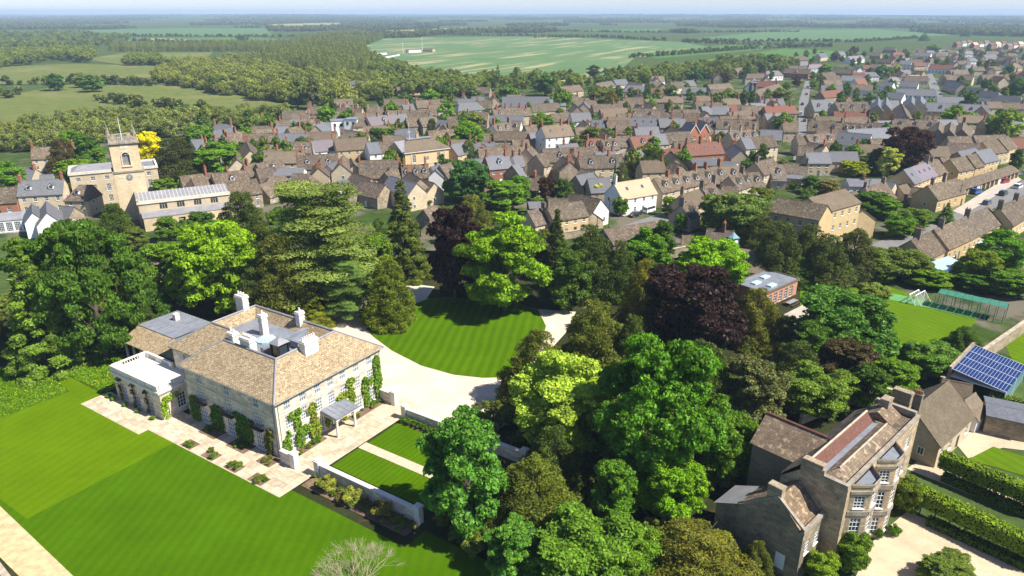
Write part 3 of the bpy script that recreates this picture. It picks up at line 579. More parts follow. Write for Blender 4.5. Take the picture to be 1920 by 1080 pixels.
rows(Z5, [
 (0, 228, 130, 222, 'tan', 'cream', D(d=1, z=8.5, sky=2)), (210, 218, 300, 205, 'brown', 'cream', D(c=(.9,), z=8)), (300, 152, 395, 150, 'brown', 'stone', D(c=(.05, .95), z=9)), (400, 200, 445, 172, 'slate', 'cream', D(c=(.5,), z=9)), (445, 180, 500, 178, 'slate', 'white', D(z=8)), (235, 160, 290, 158, 'slate', 'white', D(z=8)), (130, 210, 215, 206, 'slate', 'stone', D(z=8)),
 (130, 165, 235, 160, 'brown', 'stone', D(z=7, c=(.3,))),
 (685, 148, 748, 145, 'brown', 'cream', D(c=(.95,), z=9, hip='l')), (748, 143, 940, 124, 'mauve', 'cream', D(c=(.37, .72), ct='s', z=9.5, d=1, sky=1)), (940, 124, 1012, 120, 'slate', 'cream', D(c=(.3,), ct='s', z=9.5)),
 (600, 228, 715, 245, 'slate', 'yellow', D(z=6.5)), (550, 78, 720, 82, 'brown', 'cream', D(c=(.1, .8), ct='s', z=9)), (745, 82, 855, 78, 'brown', 'cream', D(c=(.1, .7), ct='s', z=9)),
 (1075, 32, 1160, 28, 'brown', 'stone', D(z=9, c=(.05,))), (1165, 28, 1270, 22, 'brown', 'stone', D(z=9)), (1040, 102, 1210, 92, 'brown', 'cream', D(d=2, z=8)), (985, 60, 1060, 55, 'slate', 'cream', D(z=8, c=(.4,))), (1370, 52, 1490, 42, 'slate', 'cream', D(hip='lr', z=8.5)),
 (1580, 135, 1800, 132, 'slate', 'stone', D(z=8, w=10)), (1605, 82, 1800, 76, 'brown', 'cream', D(c=(.1, .4, .9), z=9.5)), (1228, 162, 1290, 165, 'slate', 'stone', D(z=8.5, sky=1)), (1290, 165, 1362, 162, 'brown', 'stone', D(z=8.5)), (1370, 105, 1570, 110, 'brown', 'stone', D(z=8, c=(.3,))),
 (1595, 192, 1750, 172, 'tan', 'white', D(d=3, c=(.05, .7), z=9)), (1160, 238, 1330, 226, 'brown', 'stone', D(z=8.5, w=9)), (1100, 150, 1215, 140, 'brown', 'stone', D(z=8)), (1010, 150, 1090, 145, 'brown', 'stone', D(z=8)),
 (198, 315, 368, 308, 'brown', 'white', D(d=2, c=(.02, .98), z=9.2, w=8, label='white house with two dormers beside the golden stone house')), (372, 306, 545, 290, 'mauve', 'white', D(c=(.85,), z=9, w=8)),
 (528, 292, 742, 278, 'tan', 'yellow', D(z=10, w=8.5, label='large golden stone house with wide tan roof and two rows of windows', cat='house')),
 (745, 318, 822, 312, 'slate', 'white', D(z=9)), (822, 312, 893, 305, 'brown', 'white', D(z=9, c=(.5,))), (1310, 332, 1395, 314, 'slate', 'yellow', D(z=8.5, c=(.05,))), (1500, 352, 1700, 345, 'brown', 'stone', D(z=9, c=(.15, .9))), (1420, 430, 1540, 425, 'slate', 'white', D(z=7.5)),
 (1470, 315, 1610, 312, 'slate', 'white', D(z=8.5, d=1, c=(.1, .8))),
 (130, 492, 325, 488, 'slate', 'white', D(z=6.8, pitch=22, label='white walled flat slate house above the cedar')), (90, 545, 190, 535, 'brown', 'stone', D(hip='lr', z=7.5)), (250, 520, 350, 525, 'brown', 'stone', D(hip='r', z=7)), (0, 460, 165, 430, 'brown', 'stone', D(z=8.5, d=1)), (40, 370, 170, 360, 'brown', 'stone', D(z=8, c=(.8,))), (0, 495, 130, 480, 'brown', 'stone', D(z=7.5)), (20, 600, 110, 575, 'brown', 'stone', D(z=6)),
 (270, 405, 550, 390, 'brown', 'stone', D(d=2, z=8.5, w=9, c=(.02,))), (422, 488, 440, 420, 'brown', 'cream', D(z=8.5, w=6.5, c=(.05,), label='narrow stone gable with tall brick chimney above the cedar')), (572, 458, 590, 400, 'brown', 'cream', D(z=9.2, w=7, c=(.05,), label='stone gable house with brick stack beside the white walled house')), (662, 465, 640, 420, 'brown', 'cream', D(z=8, w=8.5)), (480, 470, 545, 440, 'slate', 'white', D(z=8)),
 (690, 440, 965, 428, 'brown', 'cream', D(z=9.4, w=11, c=(.02, .98), sky=3, label='wide brown slate roof with skylights in front of the town hall')), (905, 462, 900, 510, 'brown', 'cream', D(z=7.5, w=5)), (980, 470, 1160, 462, 'brown', 'stone', D(d=3, z=8.6, c=(.1, .9))), (1240, 470, 1340, 450, 'brown', 'stone', D(z=8.5, sky=1)), (1180, 480, 1230, 470, 'slate', 'white', D(z=8)), (1212, 502, 1225, 450, 'slate', 'white', D(z=7.5, w=5, label='small white gable with slate roof behind the round stone wall')),
 (550, 575, 668, 570, 'slate', 'white', D(z=5.4, pitch=16, w=7.5, label='low white house with dark windows beside the barn behind the cedar')), (625, 620, 665, 640, 'brown', 'stone', D(z=5, w=5)),
 (712, 570, 872, 602, 'brown', 'stone', D(z=7.2, w=7.5, label='long stone barn with brown roof behind the tall conifer')), (655, 520, 780, 560, 'brown', 'stone', D(z=7.5)), (905, 540, 1085, 592, 'slate', 'cream', D(z=8.4, w=7, label='stone house with grey slate roof and window in its sunny gable')), (1030, 510, 1112, 560, 'brown', 'stone', D(z=8.6, c=(.02,), w=6.5)), (1110, 560, 1205, 590, 'brown', 'cream', D(z=7, w=7)), (870, 520, 985, 480, 'brown', 'stone', D(z=7.5, c=(.9,), w=6)),
 (1548, 408, 1700, 396, 'slate', 'brick', D(z=9.6, w=8.5, d=1, sky=1, c=(.02, .88, .99), label='red brick house with grey slate roof and tall brick chimneys')), (1530, 500, 1600, 560, 'brown', 'stone', D(z=7, w=6)), (1130, 770, 1215, 745, 'brown', 'stone', D(z=5.5, w=6)), (1170, 850, 1220, 800, 'brown', 'cream', D(z=4.5, w=5))], 'town')
rows(Z6, [
 (265, 118, 385, 110, 'brown', 'cream', D(hip='lr', z=8.5)), (395, 116, 525, 112, 'slate', 'white', D(z=9.2, w=8, label='white cube house with grey roof behind the birch garden')), (540, 58, 742, 52, 'brown', 'stone', D(z=8.5, c=(.7,))), (595, 88, 772, 82, 'tan', 'stone', D(z=9, w=10)), (775, 82, 1000, 92, 'brown', 'stone', D(z=8.5, d=2, c=(.02,))), (1000, 112, 1262, 118, 'brown', 'stone', D(z=8.5, c=(.3,))), (1060, 92, 1262, 92, 'brown', 'stone', D(z=8)),
 (535, 162, 632, 162, 'slate', 'dark', D(z=8.5, sky=3)), (636, 168, 795, 165, 'brown', 'dark', D(z=8.3, c=(.05,))), (805, 142, 985, 150, 'slate', 'dark', D(z=9.4, sky=3, w=8, c=(.03,))), (988, 152, 1165, 150, 'slate', 'dark', D(z=9.4, w=8, c=(.5, .97))),
 (1262, 146, 1388, 150, 'slate', 'stone', D(d=2, z=8.8)), (1390, 156, 1662, 162, 'brown', 'stone', D(d=3, z=8.8, c=(.5, .96))), (1275, 72, 1450, 72, 'slate', 'stone', D(z=8.5, c=(.4,))), (1450, 62, 1518, 62, 'red', 'stone', D(z=8.5)), (1518, 62, 1640, 66, 'brown', 'white', D(z=8.5, sky=1)), (1165, 190, 1260, 185, 'brown', 'brick', D(z=8)), (700, 195, 800, 195, 'brown', 'stone', D(z=7)),
 (195, 205, 385, 190, 'tan', 'white', D(z=12.0, w=9, c=(.0, .7, .97), sky=2, label='tall white three storey house with tan roof in the town')), (115, 252, 205, 246, 'slate', 'brick', D(z=8, w=7)), (0, 168, 62, 170, 'tan', 'white', D(z=9.5, d=1)), (85, 200, 160, 195, 'brown', 'stone', D(z=8.5, c=(.5,))), (0, 300, 110, 295, 'brown', 'stone', D(z=7.5)), (310, 330, 440, 320, 'slate', 'stone', D(z=7.5, c=(.3,))),
 (500, 292, 598, 288, 'red', 'cream', D(d=2, z=8.5, c=(.1,))), (600, 298, 690, 288, 'brown', 'cream', D(z=8.5, d=2, c=(.3,))), (692, 274, 790, 270, 'brown', 'cream', D(z=8.8, c=(.05,))), (796, 278, 936, 268, 'red', 'cream', D(z=8.8, d=1)), (932, 262, 1030, 256, 'slate', 'cream', D(z=9, c=(.05,))), (1032, 252, 1195, 240, 'brown', 'cream', D(z=9)), (440, 350, 560, 338, 'brown', 'yellow', D(z=7.5, c=(.5,))), (560, 380, 690, 370, 'slate', 'white', D(z=7, c=(.4, .9))),
 (1172, 322, 1402, 308, 'red', 'brick', D(z=9.4, w=8.5, sky=3, c=(.02, .42, .98), label='long red brick house with red tile roof and three chimneys')),
 (1460, 242, 1640, 226, 'brown', 'cream', D(z=11, w=8, d=3, c=(.05, .45, .95), ct='s', label='big stone house with three white dormers beside the red brick house')), (1545, 285, 1610, 280, 'slate', 'cream', D(z=10, w=8)), (1612, 280, 1760, 268, 'brown', 'cream', D(z=10, w=8, label='pale stone terrace house with glazed porch at the copper beech garden')), (1205, 432, 1400, 425, 'slate', 'stone', D(z=6.5, pitch=18, w=9)), (1400, 440, 1520, 450, 'slate', 'white', D(z=6, pitch=18)),
 (205, 358, 418, 350, 'brown', 'cream', D(z=9.8, w=9, d=1, label='stone house with brown roof and white gothic dormer')), (402, 388, 425, 345, 'brown', 'cream', D(z=9, w=8, c=(.1,), label='broad stone gable with small windows beside the gothic dormer house')), (95, 358, 130, 340, 'brown', 'cream', D(z=10, w=8.5, c=(.05,))), (160, 400, 205, 390, 'brown', 'cream', D(z=9)), (0, 400, 60, 395, 'slate', 'white', D(z=8, c=(.05, .95))),
 (445, 408, 738, 396, 'brown', 'cream', D(d=2, z=9, w=8, c=(.02, .7), label='long cream stone house with two dormers beside the round dark yew')), (740, 388, 795, 382, 'slate', 'stone', D(z=7.5)), (812, 378, 885, 362, 'slate', 'stone', D(z=7, sky=1)), (1012, 362, 1140, 352, 'red', 'stone', D(z=8, c=(.95,))), (1070, 372, 1120, 420, 'brown', 'stone', D(z=8, w=8)), (1080, 445, 1150, 470, 'brown', 'stone', D(z=7, sky=2)), (470, 490, 545, 510, 'brown', 'stone', D(z=6)),
 (430, 540, 545, 518, 'slate', 'stone', D(z=7)), (510, 560, 655, 552, 'slate', 'stone', D(z=7, sky=1)), (0, 470, 40, 460, 'slate', 'stone', D(z=8)), (110, 540, 200, 545, 'brown', 'stone', D(z=6, c=(.5,))),
 (688, 592, 922, 556, 'pink', 'white', D(z=9.2, w=8.5, sky=2, d=0, c=(.0,), ct='w', label='white house with pale pink tile roof on the high street')),
 (958, 560, 1105, 530, 'brown', 'cream', D(d=2, z=9, w=8, c=(.6,), label='stone terrace house adjoining the white pink roofed house')), (1105, 530, 1242, 502, 'brown', 'cream', D(d=2, z=9, w=8, c=(.1, .95))), (1245, 502, 1412, 470, 'brown', 'brick', D(d=2, z=9, w=8, c=(.35, .9))), (1412, 480, 1530, 470, 'tan', 'cream', D(z=7.5, d=1)),
 (395, 655, 600, 700, 'brown', 'white', D(z=8, w=8, sky=1, label='white gabled house with brown roof at the high street bend')), (490, 770, 545, 790, 'brown', 'stone', D(z=5)), (235, 748, 470, 712, 'brown', 'yellow', D(z=8, w=7, c=(.02,), ct='d', label='golden stone cottage with brown roof beside the lime tree')), (105, 780, 222, 756, 'brown', 'cream', D(z=7, w=7, c=(.95,), ct='d')), (245, 690, 380, 700, 'brown', 'stone', D(z=7)), (110, 720, 200, 718, 'slate', 'dark', D(z=4, pitch=12)),
 (1142, 668, 1262, 632, 'tan', 'cream', D(z=7.6, c=(.0,), ct='d')), (1140, 740, 1210, 715, 'brown', 'cream', D(z=7, w=7, d=1, c=(.0,), ct='d', label='stone cottage gable with white dormer above the stable yard')), (1215, 700, 1320, 690, 'slate', 'cream', D(z=4.5, pitch=15)), (1275, 620, 1395, 570, 'brown', 'cream', D(d=2, z=8, c=(.02, .7), ct='d')), (1400, 610, 1525, 615, 'brown', 'cream', D(z=7, c=(.02,), ct='d')), (1465, 545, 1570, 512, 'brown', 'cream', D(d=2, z=8.4, c=(.8,), ct='d')), (1590, 522, 1665, 516, 'brown', 'cream', D(z=8, d=1)), (1640, 450, 1760, 420, 'brown', 'cream', D(z=9, c=(.1,), ct='d')),
 (620, 905, 1000, 842, 'brown', 'stone', D(z=5, w=9, nwin=False, label='long low stable range with brown roof behind the yews', name='stable'))], 'town')
rows(Z7, [
 (290, 28, 442, 26, 'slate', 'cream', D(d=2, z=10, w=12, label='broad slate mansard house with two dormers on the long street')), (450, 45, 515, 42, 'brown', 'stone', D(d=1, z=10, w=9)), (515, 42, 672, 40, 'brown', 'stone', D(d=2, z=10, w=10, label='brown roofed stone house with two gabled dormers and red lean roof')), (445, 105, 660, 110, 'red', 'stone', D(z=6, w=9, c=(.3, .95))), (740, 62, 745, 10, 'slate', 'yellow', D(z=10, w=7, label='golden stone gable of the twin gabled building, nearer the red roof')), (797, 58, 800, 8, 'slate', 'yellow', D(z=10, w=7, label='golden stone gable of the twin gabled building, farther from the red roof')), (700, 30, 880, 32, 'slate', 'yellow', D(z=9, w=9)),
 (900, 50, 935, 130, 'brown', 'stone', D(z=9.5, w=9)), (968, 42, 972, 0, 'slate', 'cream', D(z=10, w=8, label='cream gable, lower of two facing the copper beech')), (1030, 36, 1032, -5, 'slate', 'cream', D(z=10.5, w=8.5, label='cream gable, lower of two facing the copper beech')), (1065, 45, 1260, 50, 'slate', 'yellow', D(z=9.5, d=1, w=9)), (1260, 52, 1490, 62, 'slate', 'cream', D(z=9.5, d=1, w=10)), (1400, 120, 1530, 130, 'slate', 'cream', D(z=7, hip='lr')), (1445, 75, 1440, 30, 'brown', 'yellow', D(z=9, w=8)),
 (275, 166, 502, 176, 'brown', 'stone', D(d=2, z=9, w=9, c=(.02, .97))), (515, 180, 662, 192, 'brown', 'stone', D(d=3, z=8.5)), (668, 178, 818, 188, 'brown', 'stone', D(d=2, z=8.5, c=(.02,))), (840, 155, 1142, 165, 'brown', 'cream', D(d=3, z=9, w=8, c=(.02, .5))),
 (535, 228, 820, 214, 'slate', 'white', D(z=9, w=11, nwin=False)), (480, 242, 700, 262, 'slate', 'white', D(z=8.5, w=10, sky=3, label='large dark slate roof with skylights over a white wall')), (690, 290, 785, 290, 'brown', 'brick', D(z=7.5, w=8)),
 (1150, 225, 1160, 170, 'brown', 'dark', D(z=9.5, w=8, label='dark stone gable, first of three in a row from the copper beech')), (1225, 230, 1237, 175, 'brown', 'dark', D(z=9.5, w=8, label='dark stone gable, second of three in a row from the copper beech')), (1310, 226, 1322, 172, 'brown', 'dark', D(z=9.5, w=8.5, c=(.9,), label='dark stone gable, third of three in a row from the copper beech')), (1385, 270, 1600, 262, 'brown', 'stone', D(z=7.5)), (1625, 285, 1728, 282, 'red', 'brick', D(z=7.5)),
 (255, 265, 432, 250, 'brown', 'cream', D(d=2, z=8.5, c=(.97,))), (205, 340, 305, 345, 'brown', 'cream', D(z=8, w=6.5)), (272, 312, 395, 332, 'brown', 'cream', D(z=8, w=6.5, c=(.9,))), (400, 320, 500, 325, 'brown', 'cream', D(z=7, w=6)), (190, 262, 250, 262, 'brown', 'cream', D(z=8.5)),
 (105, 455, 270, 465, 'brown', 'cream', D(z=7.5, w=8, c=(.97,), ct='d')), (0, 470, 95, 465, 'brown', 'cream', D(z=7.5, d=1)), (20, 550, 120, 555, 'slate', 'cream', D(z=3.6, pitch=10, w=6)), (110, 530, 235, 540, 'slate', 'cream', D(z=4.2, pitch=12, w=6)),
 (530, 562, 760, 565, 'slate', 'white', D(z=5.5, pitch=25, w=7, c=(.5,), label='low white outbuilding with slate roof beside the solar panels')), (650, 618, 790, 582, 'brown', 'cream', D(z=6.5, w=9, c=(.02, .9), ct='d', zone='row')), (560, 650, 660, 640, 'brown', 'cream', D(z=5, w=6, zone='row')), (800, 575, 860, 585, 'slate', 'cream', D(z=6, zone='row')),
 (915, 500, 968, 484, 'slate', 'yellow', D(z=8.8, w=8.5, sky=1, zone='row')), (968, 482, 1078, 446, 'mauve', 'yellow', D(z=8.8, w=8.5, sky=3, c=(.9,), ct='d', zone='row', label='golden stone terrace house with mauve roof and skylights')), (1080, 446, 1148, 430, 'brown', 'yellow', D(z=8.8, w=8.5, c=(.3,), ct='d', zone='row')),
 (880, 610, 960, 590, 'tan', 'cream', D(z=4.5, w=5, zone='row')), (975, 615, 1050, 625, 'brown', 'stone', D(z=5, w=6, zone='row')),
 (1228, 428, 1342, 408, 'brown', 'yellow', D(z=8.6, zone='row', w=8)), (1342, 402, 1402, 392, 'brown', 'yellow', D(z=9, zone='row', w=8)), (1400, 376, 1500, 354, 'slate', 'yellow', D(z=8.6, zone='row', w=8)), (1280, 378, 1400, 352, 'slate', 'yellow', D(z=8, zone='row')), (1450, 315, 1568, 296, 'brown', 'yellow', D(z=9, w=8.5, zone='row')), (1555, 290, 1620, 270, 'brown', 'yellow', D(z=9.5, w=8.5, zone='row')), (1160, 420, 1220, 412, 'brown', 'stone', D(z=7, zone='row')),
 (1075, 606, 1180, 580, 'brown', 'yellow', D(z=7.6, w=8, c=(.3,), ct='d', zone='row', label='golden stone cottage with white window in its shaded gable by the garages')), (1180, 580, 1272, 558, 'brown', 'yellow', D(z=7.6, w=8, c=(.0,), ct='d', zone='row'))], 'east')
FS = 3.6
# flats behind the scots pines, the near terrace by the road and the garages
FW = lambda x, y, z: G(*Z7(x, y), z)
house(Z7(75, 688), Z7(402, 742), 12.4, 9, 'brown', 'yellow', pitch=32, label='four storey golden flats with brown roof behind the pines, front block', name='block_of_flats', cat='flats', sw=False)
house(Z7(275, 692), Z7(520, 630), 12.8, 10, 'tan', 'yellow', pitch=28, label='four storey golden flats with tan roof, rear block beside the lane', name='block_of_flats', cat='flats', sw=False)
house(Z7(570, 735), Z7(645, 770), 8, 8, 'brown', 'yellow', pitch=34, label='two storey golden house joined to the flats', name='house')
for i, (a, b, z) in enumerate([((965, 975), (1120, 905), 7.6), ((1120, 905), (1290, 835), 8), ((1290, 835), (1490, 745), 8), ((1560, 762), (1740, 665), 8), ((1740, 665), (1900, 590), 8)]):
    house(Z7(*a), Z7(*b), z, 8.4, 'brown', 'yellow', c=(.25,) if i != 3 else (.02, .6), ct='d', zone='row', label='golden terrace house with brown roof across the garage road, %s from the pines' % ['first', 'second', 'third', 'fourth', 'fifth'][i])
A, B = FW(1268, 585, 4.2), FW(1642, 470, 4.2); L = (B - A).length; gz = math.atan2(B.y - A.y, B.x - A.x)
T = thing('garage_row', 'long low row of garages with brown roof beside the pale forecourt', 'garages', ((A.x + B.x) / 2, (A.y + B.y) / 2, 0), gz)
NG = 13; ops = [(L * i / NG + .35, L * (i + 1) / NG - .35, .02, 2.2) for i in range(NG)]
part('wall', MB().facade((-L / 2, -3), (1, 0), L, 2.6, ops, .4).facade((L / 2, 3), (-1, 0), L, 2.6, []).poly([(-L / 2, 3, 0), (-L / 2, -3, 0), (-L / 2, -3, 2.6), (-L / 2, 0, 4.2), (-L / 2, 3, 2.6)]).poly([(L / 2, -3, 0), (L / 2, 3, 0), (L / 2, 3, 2.6), (L / 2, 0, 4.2), (L / 2, -3, 2.6)]), 'wall_yellow', T)
part('roof', MB().prism([(-L / 2 - .2, -3.4, 2.45), (-L / 2 - .2, -3.4, 2.6), (-L / 2 - .2, 0, 4.4), (-L / 2 - .2, 3.4, 2.6), (-L / 2 - .2, 3.4, 2.45), (-L / 2 - .2, 0, 4.22)][::-1], (L + .4, 0, 0)), 'roof_brown', T)
gd = MB().box(-.5, .5, -.03, .03, 0, 1).mesh('garage_door', 'dark_wood'); gd2 = MB().box(-.5, .5, -.03, .03, 0, 1).mesh('garage_door', 'white_paint')
for i, q in enumerate(ops): new('garage_door', gd2 if i % 5 == 3 else gd, T, ((q[0] + q[1]) / 2 - L / 2, -2.72, .02), 0, (q[1] - q[0], 1, 2.18))
# the far streets: hand-placed ridges from the top beside the view
rows(Z3, [(290, 385, 400, 372, 'brown', 'yellow', D(z=8)), (395, 455, 540, 460, 'red', 'stone', D(z=8, c=(.9,))), (580, 320, 690, 318, 'brown', 'stone', D(z=9, c=(.02,))), (585, 350, 700, 345, 'slate', 'stone', D(z=8)), (600, 370, 700, 372, 'brown', 'stone', D(z=8)), (575, 385, 720, 392, 'brown', 'brick', D(z=8, d=1)), (760, 302, 800, 298, 'slate', 'cream', D(z=9, w=9)), (875, 292, 905, 290, 'slate', 'yellow', D(z=9)), (930, 318, 1010, 312, 'mauve', 'white', D(z=8)), (780, 410, 850, 405, 'brown', 'brick', D(z=8)), (800, 430, 880, 425, 'brown', 'brick', D(z=8)), (790, 450, 890, 448, 'brown', 'brick', D(z=8)), (895, 425, 1015, 428, 'slate', 'white', D(z=8)), (950, 475, 1070, 478, 'brown', 'white', D(z=8)), (780, 480, 900, 482, 'slate', 'cream', D(z=8.5, w=8)), (775, 515, 890, 505, 'red', 'stone', D(z=8)), (900, 535, 940, 540, 'red', 'stone', D(z=7)), (965, 445, 1020, 440, 'red', 'white', D(z=7)),
 (1040, 360, 1140, 362, 'brown', 'stone', D(z=8)), (1110, 330, 1190, 335, 'brown', 'stone', D(z=8)), (850, 385, 970, 392, 'brown', 'stone', D(z=8)), (1225, 340, 1290, 342, 'slate', 'white', D(z=9, label='white gable ended house with bright roof in the far suburb')), (1340, 350, 1390, 352, 'slate', 'white', D(z=8)), (1390, 362, 1530, 368, 'red', 'white', D(z=8)), (1250, 428, 1380, 430, 'brown', 'cream', D(z=8)), (1225, 455, 1330, 460, 'slate', 'white', D(z=8)), (1120, 460, 1190, 465, 'slate', 'white', D(z=8)), (1190, 500, 1425, 505, 'slate', 'white', D(z=8.5)), (1110, 515, 1250, 525, 'slate', 'white', D(z=7.5)), (1430, 545, 1580, 548, 'slate', 'white', D(z=7)), (1290, 395, 1360, 400, 'brown', 'stone', D(z=8)),
 (1500, 395, 1600, 392, 'brown', 'stone', D(z=8)), (1540, 420, 1640, 425, 'brown', 'cream', D(z=8)), (1680, 420, 1830, 420, 'brown', 'stone', D(z=8)), (1500, 450, 1580, 470, 'slate', 'cream', D(z=8)), (1600, 490, 1700, 500, 'slate', 'white', D(z=8, hip='lr')), (1690, 510, 1780, 520, 'slate', 'white', D(z=8, hip='lr')), (1780, 535, 1900, 545, 'slate', 'cream', D(z=8, hip='lr')), (1690, 310, 1760, 305, 'slate', 'cream', D(z=8)), (1770, 320, 1880, 325, 'brown', 'cream', D(z=8)), (1420, 300, 1480, 300, 'brown', 'cream', D(z=8)), (1310, 295, 1400, 298, 'mauve', 'white', D(z=8)), (1140, 265, 1200, 268, 'brown', 'stone', D(z=8)), (1060, 295, 1120, 297, 'brown', 'stone', D(z=8))]
 + [(1535 + 32 * i, 236 - 6 * (i % 3) + i, 1560 + 32 * i, 235 - 6 * (i % 3) + i, ['red', 'mauve', 'red', 'pink'][i % 4], ['brick', 'white', 'cream'][i % 3], D(z=9, label='new pink and red roofed house on the estate at the skyline')) for i in range(12)], 'suburb')
rows(Z3, [(105, 602, 250, 596, 'slate', 'stone', D(z=8.5, c=(.4,))), (252, 592, 330, 590, 'red', 'cream', D(z=8.5)), (332, 598, 450, 598, 'brown', 'white', D(z=8.5, sky=1)), (458, 598, 630, 594, 'red', 'stone', D(z=9, w=8, c=(.3, .85), label='stone house with bright red tile roof beside the long street')), (0, 622, 92, 618, 'brown', 'brick', D(z=8.5)), (190, 672, 425, 678, 'brown', 'stone', D(z=8.8, d=2, c=(.95,))), (140, 478, 268, 470, 'brown', 'stone', D(z=8)), (0, 492, 132, 494, 'slate', 'cream', D(z=8.5, d=2)), (160, 505, 355, 502, 'brown', 'white', D(z=8)), (405, 510, 540, 470, 'brown', 'stone', D(z=8.5, c=(.9,))), (0, 455, 62, 452, 'slate', 'cream', D(z=8)), (460, 640, 560, 636, 'slate', 'stone', D(z=8)), (380, 470, 402, 440, 'slate', 'white', D(z=7)), (60, 710, 150, 705, 'brown', 'cream', D(z=8)), (440, 730, 560, 735, 'slate', 'cream', D(z=8)), (560, 690, 640, 690, 'brown', 'cream', D(z=8.5, c=(.1,)))], 'east')
Z2 = frame(640, 0, 3.0)
rows(Z2, [(905, 545, 1170, 545, 'slate', 'cream', D(z=9.5, w=16, label='wide grey slate school roof behind the town trees', zone='east')), (1740, 430, 1810, 428, 'tan', 'white', D(z=8)), (1430, 470, 1520, 455, 'brown', 'cream', D(z=8)), (1530, 450, 1600, 445, 'slate', 'cream', D(z=8)), (1620, 460, 1700, 470, 'brown', 'cream', D(z=8)), (1740, 495, 1800, 495, 'red', 'cream', D(z=7)), (1850, 465, 1920, 460, 'brown', 'cream', D(z=8)), (1705, 560, 1855, 558, 'tan', 'dark', D(z=7, pitch=15, w=10, nwin=False, label='long blue grey shed with shallow tan roof')), (690, 445, 745, 443, 'slate', 'white', D(z=5, pitch=15)), (400, 445, 455, 443, 'slate', 'cream', D(z=6)), (310, 490, 430, 485, 'brown', 'cream', D(z=6)), (20, 458, 150, 456, 'slate', 'white', D(z=8, pitch=8, w=22, nwin=False, label='white flat industrial shed at the edge of the scrub')), (150, 462, 255, 468, 'slate', 'cream', D(z=7, pitch=8, w=18, nwin=False, label='cream industrial shed beside the white one')), (1230, 490, 1340, 478, 'brown', 'cream', D(z=8)), (745, 490, 840, 492, 'brown', 'stone', D(z=7)), (1060, 590, 1220, 580, 'brown', 'cream', D(z=8)), (850, 615, 1060, 605, 'tan', 'cream', D(z=9, d=3, c=(.1, .5, .9)))], 'suburb')
# more roofs of the far streets where the photograph shows only their ridges, kept clear of what stands already
def clear(x, y, r): return all((x - h[0]) ** 2 + (y - h[1]) ** 2 > (r + h[2]) ** 2 * .55 for h in HOUSES)
def offroad(px, py): return not (1480 < px < 1530 and 150 < py < 300) and not (1725 < px < 1775 and 135 < py < 200)
def fill(px, n, ang, zone, kinds, tries=9000):
    P = [G(*q) for q in px]; x0, x1 = min(p.x for p in P), max(p.x for p in P); y0, y1 = min(p.y for p in P), max(p.y for p in P); k = 0
    for _ in range(tries):
        if k >= n: break
        x, y = R.uniform(x0, x1), R.uniform(y0, y1)
        q = (960 + FPX * x / (y * cP + 50 * sP), 540 - FPX * math.tan(PITCH - math.atan(CAMH / y)))
        L = R.uniform(8, 15)
        if not inpoly(x, y, P) or not clear(x, y, L / 2 + 1.5) or not offroad(*q): continue
        a = R.choice(ang) + R.gauss(0, .07); c, s = math.cos(a) * L / 2, math.sin(a) * L / 2; rf, wl = R.choice(kinds)
        house((x - c, y - s), (x + c, y + s), R.uniform(7.2, 8.8), R.uniform(6.5, 8), rf, wl, world=True, zone=zone, c=R.choice([(), (.1,), (.95,), (.05, .95)]), hip=R.choice(['', '', 'lr']) if zone == 'suburb' else ''); k += 1
KT = [('brown', 'stone'), ('brown', 'cream'), ('slate', 'cream'), ('brown', 'stone'), ('tan', 'cream')]
fill([(400, 262), (640, 212), (900, 195), (1460, 205), (1480, 300), (1300, 350), (900, 350), (560, 350), (400, 300)], 80, [.1, .15, 1.65], 'town', KT)
fill([(1500, 240), (1900, 210), (1930, 300), (1700, 330), (1500, 330)], 24, [-.05, .05], 'east', KT)
fill([(1180, 160), (1500, 140), (1560, 118), (1700, 105), (1960, 95), (1960, 200), (1530, 200), (1500, 195), (1200, 200)], 75, [.0, .2, 1.5], 'suburb', KT + [('slate', 'white'), ('red', 'cream'), ('mauve', 'white')])
print('houses', len(HOUSES))
# ================================================================== the manor
T = thing('manor_house', 'grand pale stone manor with golden hipped roof and white chimneys beside striped lawns', 'manor', MO, MA)
EV, RS = 8.9, .68
CX = [2.0, 4.75, 7.5, 12.4, 15.2, 18.0]
opsR = []
for x in CX:
    opsR.append((x - .55, x + .55, 6.9, 8.35)); opsR.append((x - .6, x + .6, 3.95, 6.0)); opsR.append((x - .62, x + .62, .45, 2.75))
opsR += [(9.4, 10.5, .1, 2.6), (9.35, 10.55, 3.95, 6.0), (9.4, 10.5, 6.9, 8.35)]
CY = [4.2, 10.6, 17.0]; WL = 20.8
opsL = []
for y in CY:                              # facade runs from y=WL to y=0, so its own x is WL-y
    x = WL - y; opsL.append((x - .55, x + .55, 6.9, 8.3)); opsL.append((x - .8, x + .8, 3.8, 6.1)); opsL.append((x - .9, x + .9, .1, 2.9))
m = MB(); m.facade((0, 0), (1, 0), 20.5, EV, opsR, .2); m.facade((0, WL), (0, -1), WL, EV, opsL, .2)
m.facade((20.5, 0), (0, 1), 27.8, EV, []); m.facade((20.5, 27.8), (-1, 0), 17.5, EV, []); m.facade((3, 27.8), (0, -1), 7, EV, [(2.6, 3.6, 6.7, 8.2)]); m.facade((3, WL), (-1, 0), 3, EV, [])
part('wall', m, 'wall_manor', T)
for q in ((-.06, 20.56, -.07, -.003, 6.35, 6.55), (-.07, -.003, -.003, WL, 6.35, 6.5), (-.05, 20.55, -.06, -.003, 3.25, 3.4)): part('string_course', MB().box(*q), 'stone_trim', T)
m = MB()
for i in range(16):
    z = .05 + i * .545; l = .75 if i % 2 else .5; m.box(-.04, l, -.045, -.003, z, z + .5); m.box(-.04, -.003, -.003, 1.25 - l, z, z + .5); m.box(20.5 - l, 20.54, -.045, -.003, z, z + .5)
